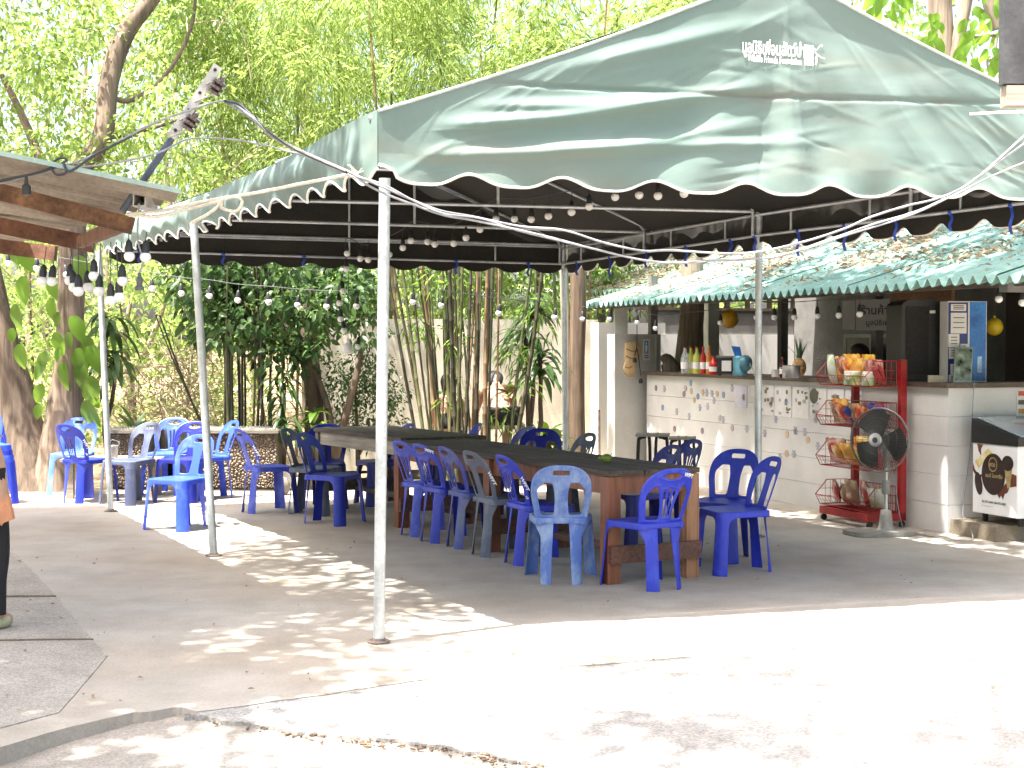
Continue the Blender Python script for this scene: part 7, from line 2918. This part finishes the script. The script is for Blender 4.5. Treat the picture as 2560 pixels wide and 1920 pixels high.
random.seed(31)
strap_plant('strap_leaf_plant', 'tall plant with drooping dark strap leaves right of the bamboo', [(1330, 760, 17.6), (1310, 840, 17.5), (1350, 900, 17.4)], lf_dark, 34, .48, .07, 1.3)
strap_plant('strap_leaf_plant', 'plant with hanging dark leaves behind the far tent pole', [(268, 800, 17.4), (285, 900, 17.4)], lf_dark, 26, .55, .075, 1.4)
strap_plant('strap_leaf_plant', 'shaggy plant with drooping leaves right of the dark canes', [(705, 960, 17.2), (715, 1060, 17.1)], lf_dark, 40, .42, .04, 1.4)
strap_plant('rosette_plant', 'rosette of upright dark green leaves above the pebbled barbecue', [(335, 1068, 17.9)], lf_dark, 22, .42, .07, .25)
strap_plant('low_leafy_plant', 'low bright leafy plant at the foot of the brown trunk post', [(1365, 1085, 18.0), (1385, 1095, 17.9)], lf_big, 16, .3, .13, .7)
strap_plant('low_leafy_plant', 'bright green leafy plant before the trunk of the dark shrub', [(790, 1040, 17.2)], lf_mid, 22, .34, .09, .8)

# --- sunny thicket at the left, with bare twigs
def acc_t(px, py):
    return not (350 < px < 540 and 985 < py < 1080 and random.random() < .75)


th = tree('sunny_thicket', 'sunlit yellow-green thicket filling the gap behind the left chairs',
          [([at(330, 1160, 21), at(335, 1000, 21), at(300, 760, 21)], [.04, .03, .015]), ([at(480, 1160, 22), at(470, 980, 22), at(500, 760, 22)], [.035, .025, .012]), ([at(60, 1160, 22), at(80, 900, 22), at(60, 640, 22)], [.04, .03, .02])],
          px_clumps(150, -150, 660, 520, 1130, 19.5, 25.5, .3, .6, 560, acc_t), leaf=(.085, .045, lf_lime, dict(up=1.1)), cat='thicket')
mb = MB()
random.seed(8)
for i in range(420):
    px, py = random.gauss(450, 90), random.uniform(880, 1120)
    p = at(px, py, random.uniform(18.6, 21))
    d = Vector((random.gauss(0, 1), random.gauss(0, .4), random.gauss(.1, .5))).normalized() * random.uniform(.25, .8)
    mb.tube([p, p + d * .5 + Vector((0, 0, random.uniform(-.06, .06))), p + d], [.007, .006, .003], 4)
for i in range(160):
    px, py = random.uniform(-20, 640), random.uniform(0, 900)
    p = at(px, py, random.uniform(18.0, 22))
    d = Vector((random.gauss(0, 1), random.gauss(0, .4), random.gauss(.5, .7))).normalized() * random.uniform(.3, 1.1)
    mb.tube([p, p + d * .5 + Vector((random.uniform(-.08, .08), 0, random.uniform(-.06, .06))), p + d], [.010, .008, .004], 4)
tag(mb.build('dry_brushwood', m_twig), 'tangle of dry pale twigs and brushwood behind the barbecue', 'brushwood', kind='stuff')
# --- earth bank behind
mb = MB()
mb.grid([[(x, y, -.12 + max(0, (y - 18.5)) * .10 + .12 * noise.noise((x * .5, y * .5, 0))) for x in np.linspace(-16, -1.3, 40)] for y in np.linspace(16.8, 34, 40)])
tag(mb.build('earth_bank', concrete_mat('leafy_earth', (.22, .16, .10), (.34, .27, .17), 3, .25, .5), smooth=70), kind='structure')
# --- vines on and behind the cream wall
tree('wall_vine', 'sunlit leafy vine spilling along the top of the cream wall',
     [([at(1000, 1150, 20.6), at(1050, 950, 20.6), at(1100, 790, 20.6)], [.03, .02, .01])],
     px_clumps(70, 840, 1760, 690, 812, 20.6, 22.5, .16, .34, 700), leaf=(.085, .05, lf_lime, dict(up=1.0)), cat='vine')
tree('roadside_tree', 'dark leafy tree behind the bamboo and the small roof',
     [([at(1330, 1150, 22), at(1340, 900, 22), at(1350, 600, 22)], [.12, .10, .06])],
     px_clumps(60, 1000, 1560, 430, 720, 21, 24, .3, .55, 520), leaf=(.10, .05, lf_mid, {}))
dr = thing('dark_roof', 'dark roof edge glimpsed behind the bamboo above the wall', 'roof', tuple(at(1200, 1170, 23.5)))
MB().hexa([at(1020, 770, 23), at(1400, 770, 23.6), at(1400, 770, 26), at(1020, 770, 26), at(1040, 745, 23.2), at(1400, 735, 23.7), at(1400, 720, 26), at(1040, 725, 26)]).build('sheet', m_shadow_grey, dr)
MB().tube([at(1030, 770, 23.4), at(1030, 1150, 23.4)], .06, 8).build('post', m_dwood, dr)
# --- sunlit trunk rising through the stall's far end
tree('stall_tree', 'sunlit rugged trunk rising through the roof at the far end of the counter',
     [([at(1705, 1180, 18.9), at(1712, 1000, 18.9), at(1722, 930, 18.9), at(1728, 820, 18.9), at(1730, 740, 18.9), at(1728, 645, 18.9)], [.30, .24, .19, .15, .15, .15]),
      ([at(1700, 1000, 18.8), at(1680, 930, 18.7), at(1665, 900, 18.7), at(1655, 905, 18.7)], [.13, .12, .09, .03])], mat=m_barkp)
# --- tree with broad leaves at the upper right
bt = tree('broad_leaf_tree', 'twin-stemmed tree with broad lime leaves above the right tent slope',
          [([at(2370, 1150, 19.2), at(2372, 600, 19.2), at(2362, 180, 19.2), at(2352, 60, 19.2), at(2345, -200, 19.2)], [.2, .18, .16, .15, .14]),
           ([at(2368, 210, 19.15), at(2395, 100, 19.1), at(2420, -20, 19.1), at(2440, -160, 19.1)], [.10, .085, .075, .06]),
           ([at(2500, 70, 18.0), at(2480, 10, 18.0), at(2460, -80, 18.0)], [.10, .11, .11]),
           ([at(2520, 75, 17.8), at(2490, 85, 17.9), at(2430, 92, 18.0)], [.035, .03, .022]),
           ([at(2492, 88, 17.9), at(2485, 140, 17.9), at(2468, 155, 17.9), at(2480, 200, 17.9)], [.02, .018, .016, .01])], mat=m_barkp)
random.seed(41)
for i in range(130):
    if i < 85:
        px, py = random.uniform(2400, 2540), random.uniform(-30, 250)
    elif i < 110:
        px, py = random.uniform(2315, 2350), random.uniform(20, 190)
    else:
        px, py = random.uniform(2180, 2300), random.uniform(-40, 30)
    p = at(px, py, random.uniform(17.3, 18.8))
    an = random.uniform(-150, -30)
    place_leaf(bt, p, (math.cos(R(an)), random.uniform(-.5, .3), math.sin(R(an))), (random.uniform(-.7, .7), -1, random.uniform(-.1, .9)), random.choice(BL), random.uniform(.45, .85))
foliage('crown', *px_clumps(30, 2080, 2600, -160, 230, 20, 24, .25, .5, 260), .10, .05, lf_lime, bt)

# --- the far wood
def acc_f(px, py):
    if py < 130 and 2080 < px < 2330: return random.random() < .25
    if py < 420: return random.random() < .45
    if py < 170 and 690 < px < 790: return random.random() < .2
    return True


def far_clumps():
    cs, rs, per = px_clumps(300, -500, 3000, -150, 1120, 29, 40, .7, 1.4, 58, acc_f)
    return cs, rs, per


tag(foliage('far_wood', *far_clumps(), .24, .13, lf_lime), 'far bright wood closing the view behind the garden', 'wood', kind='stuff')

# --- tall trees outside the picture whose crowns shade the yard
def shade_tree(name, label, base, fork, blobs, dens, leafm=lf_mid, size=.15):
    cs, rs, per = [], [], []
    for (cx, cy, cz_), (sx, sy, sz), n, r in blobs:
        for i in range(n):
            d = RNG.normal(size=3)
            d = d / np.linalg.norm(d) * np.cbrt(RNG.random())
            c = (cx + d[0] * sx, cy + d[1] * sy, cz_ + d[2] * sz)
            if c[2] < 1.6 + .24 * max(0, c[1]) + r + .35:
                c = (c[0], c[1], 1.6 + .24 * max(0, c[1]) + r + .35)
            cs.append(c); rs.append(r * random.uniform(.7, 1.2)); per.append(int(dens * r * r))
    lim = [(wobble_path(fork, c, 6, .35, i * 2.2), [.10, .08, .055, .03]) for i, c in enumerate(cs[::max(1, len(cs) // 9)])]
    b, f = Vector(base), Vector(fork)
    return tree(name, label, [([b, b.lerp(f, .35) + Vector((.1, .05, 0)), b.lerp(f, .7), f], [.38, .30, .27, .2])] + lim, (cs, rs, per), leaf=(size, size * .55, leafm, dict(up=1.2)))


shade_tree('yard_tree', 'tall tree outside the left edge whose crown shades the yard', (-7.2, 5.2, 0), (-6.6, 5.6, 5.2),
           [((-5.5, 7.0, 7.6), (2.0, 2.9, .9), 95, .62), ((-3.9, 6.6, 7.6), (1.0, 2.4, .7), 34, .5), ((-2.9, 7.4, 7.6), (.5, 2.2, .7), 9, .4), ((-3.4, 8.8, 7.6), (.9, 2.3, .6), 26, .38), ((-4.6, 3.2, 7.4), (1.5, 1.8, .8), 40, .6), ((-5.4, 12.8, 8.2), (2.1, 1.5, .6), 11, .28), ((-4.1, 10.0, 7.8), (.5, 1.5, .5), 12, .34)], 430)
shade_tree('stall_shade_tree', 'tall tree behind the stall whose crown hangs over its roof', (7.6, 15.2, 0), (5.6, 14.6, 5.6),
           [((2.3, 14.0, 8.2), (1.8, 3.2, .8), 34, .55), ((4.3, 12.4, 8.0), (1.4, 2.4, .8), 14, .5), ((2.0, 10.7, 8.0), (.7, .7, .5), 16, .45), ((1.1, 11.9, 8.0), (.6, .9, .5), 24, .48), ((.6, 13.3, 8.1), (.6, 1.0, .5), 22, .48), ((.0, 14.9, 8.2), (.6, 1.0, .5), 14, .45), ((-.4, 16.3, 8.2), (.6, .9, .5), 10, .45)], 420)
shade_tree('roadside_shade_tree', 'tall tree behind the viewer that dapples the road', (-2.6, -3.4, 0), (-2.0, -1.6, 5.0),
           [((-2.6, 4.2, 10.6), (2.2, 1.8, .8), 26, .42), ((-.6, 4.6, 10.8), (2.0, 1.3, .6), 15, .40), ((-3.0, 2.2, 8.2), (1.6, 1.6, .7), 14, .5), ((1.4, 4.0, 10.8), (1.6, 1.6, .6), 9, .40)], 300)
# --- the woods around the place that the camera has at its back
cs, rs, per = [], [], []
for i in range(230):
    a = random.uniform(R(150), R(390))
    r_ = random.uniform(15, 23)
    x, y = r_ * math.cos(a), 4 + r_ * math.sin(a)
    if y > 11 and abs(x) < 9:
        continue
    cs.append((x, y, random.uniform(.6, 10.5))); rs.append(random.uniform(1.0, 1.9)); per.append(70)
tag(foliage('surrounding_wood', cs, rs, per, .5, .3, lf_mid), 'wood surrounding the yard outside the picture', 'wood', kind='stuff')
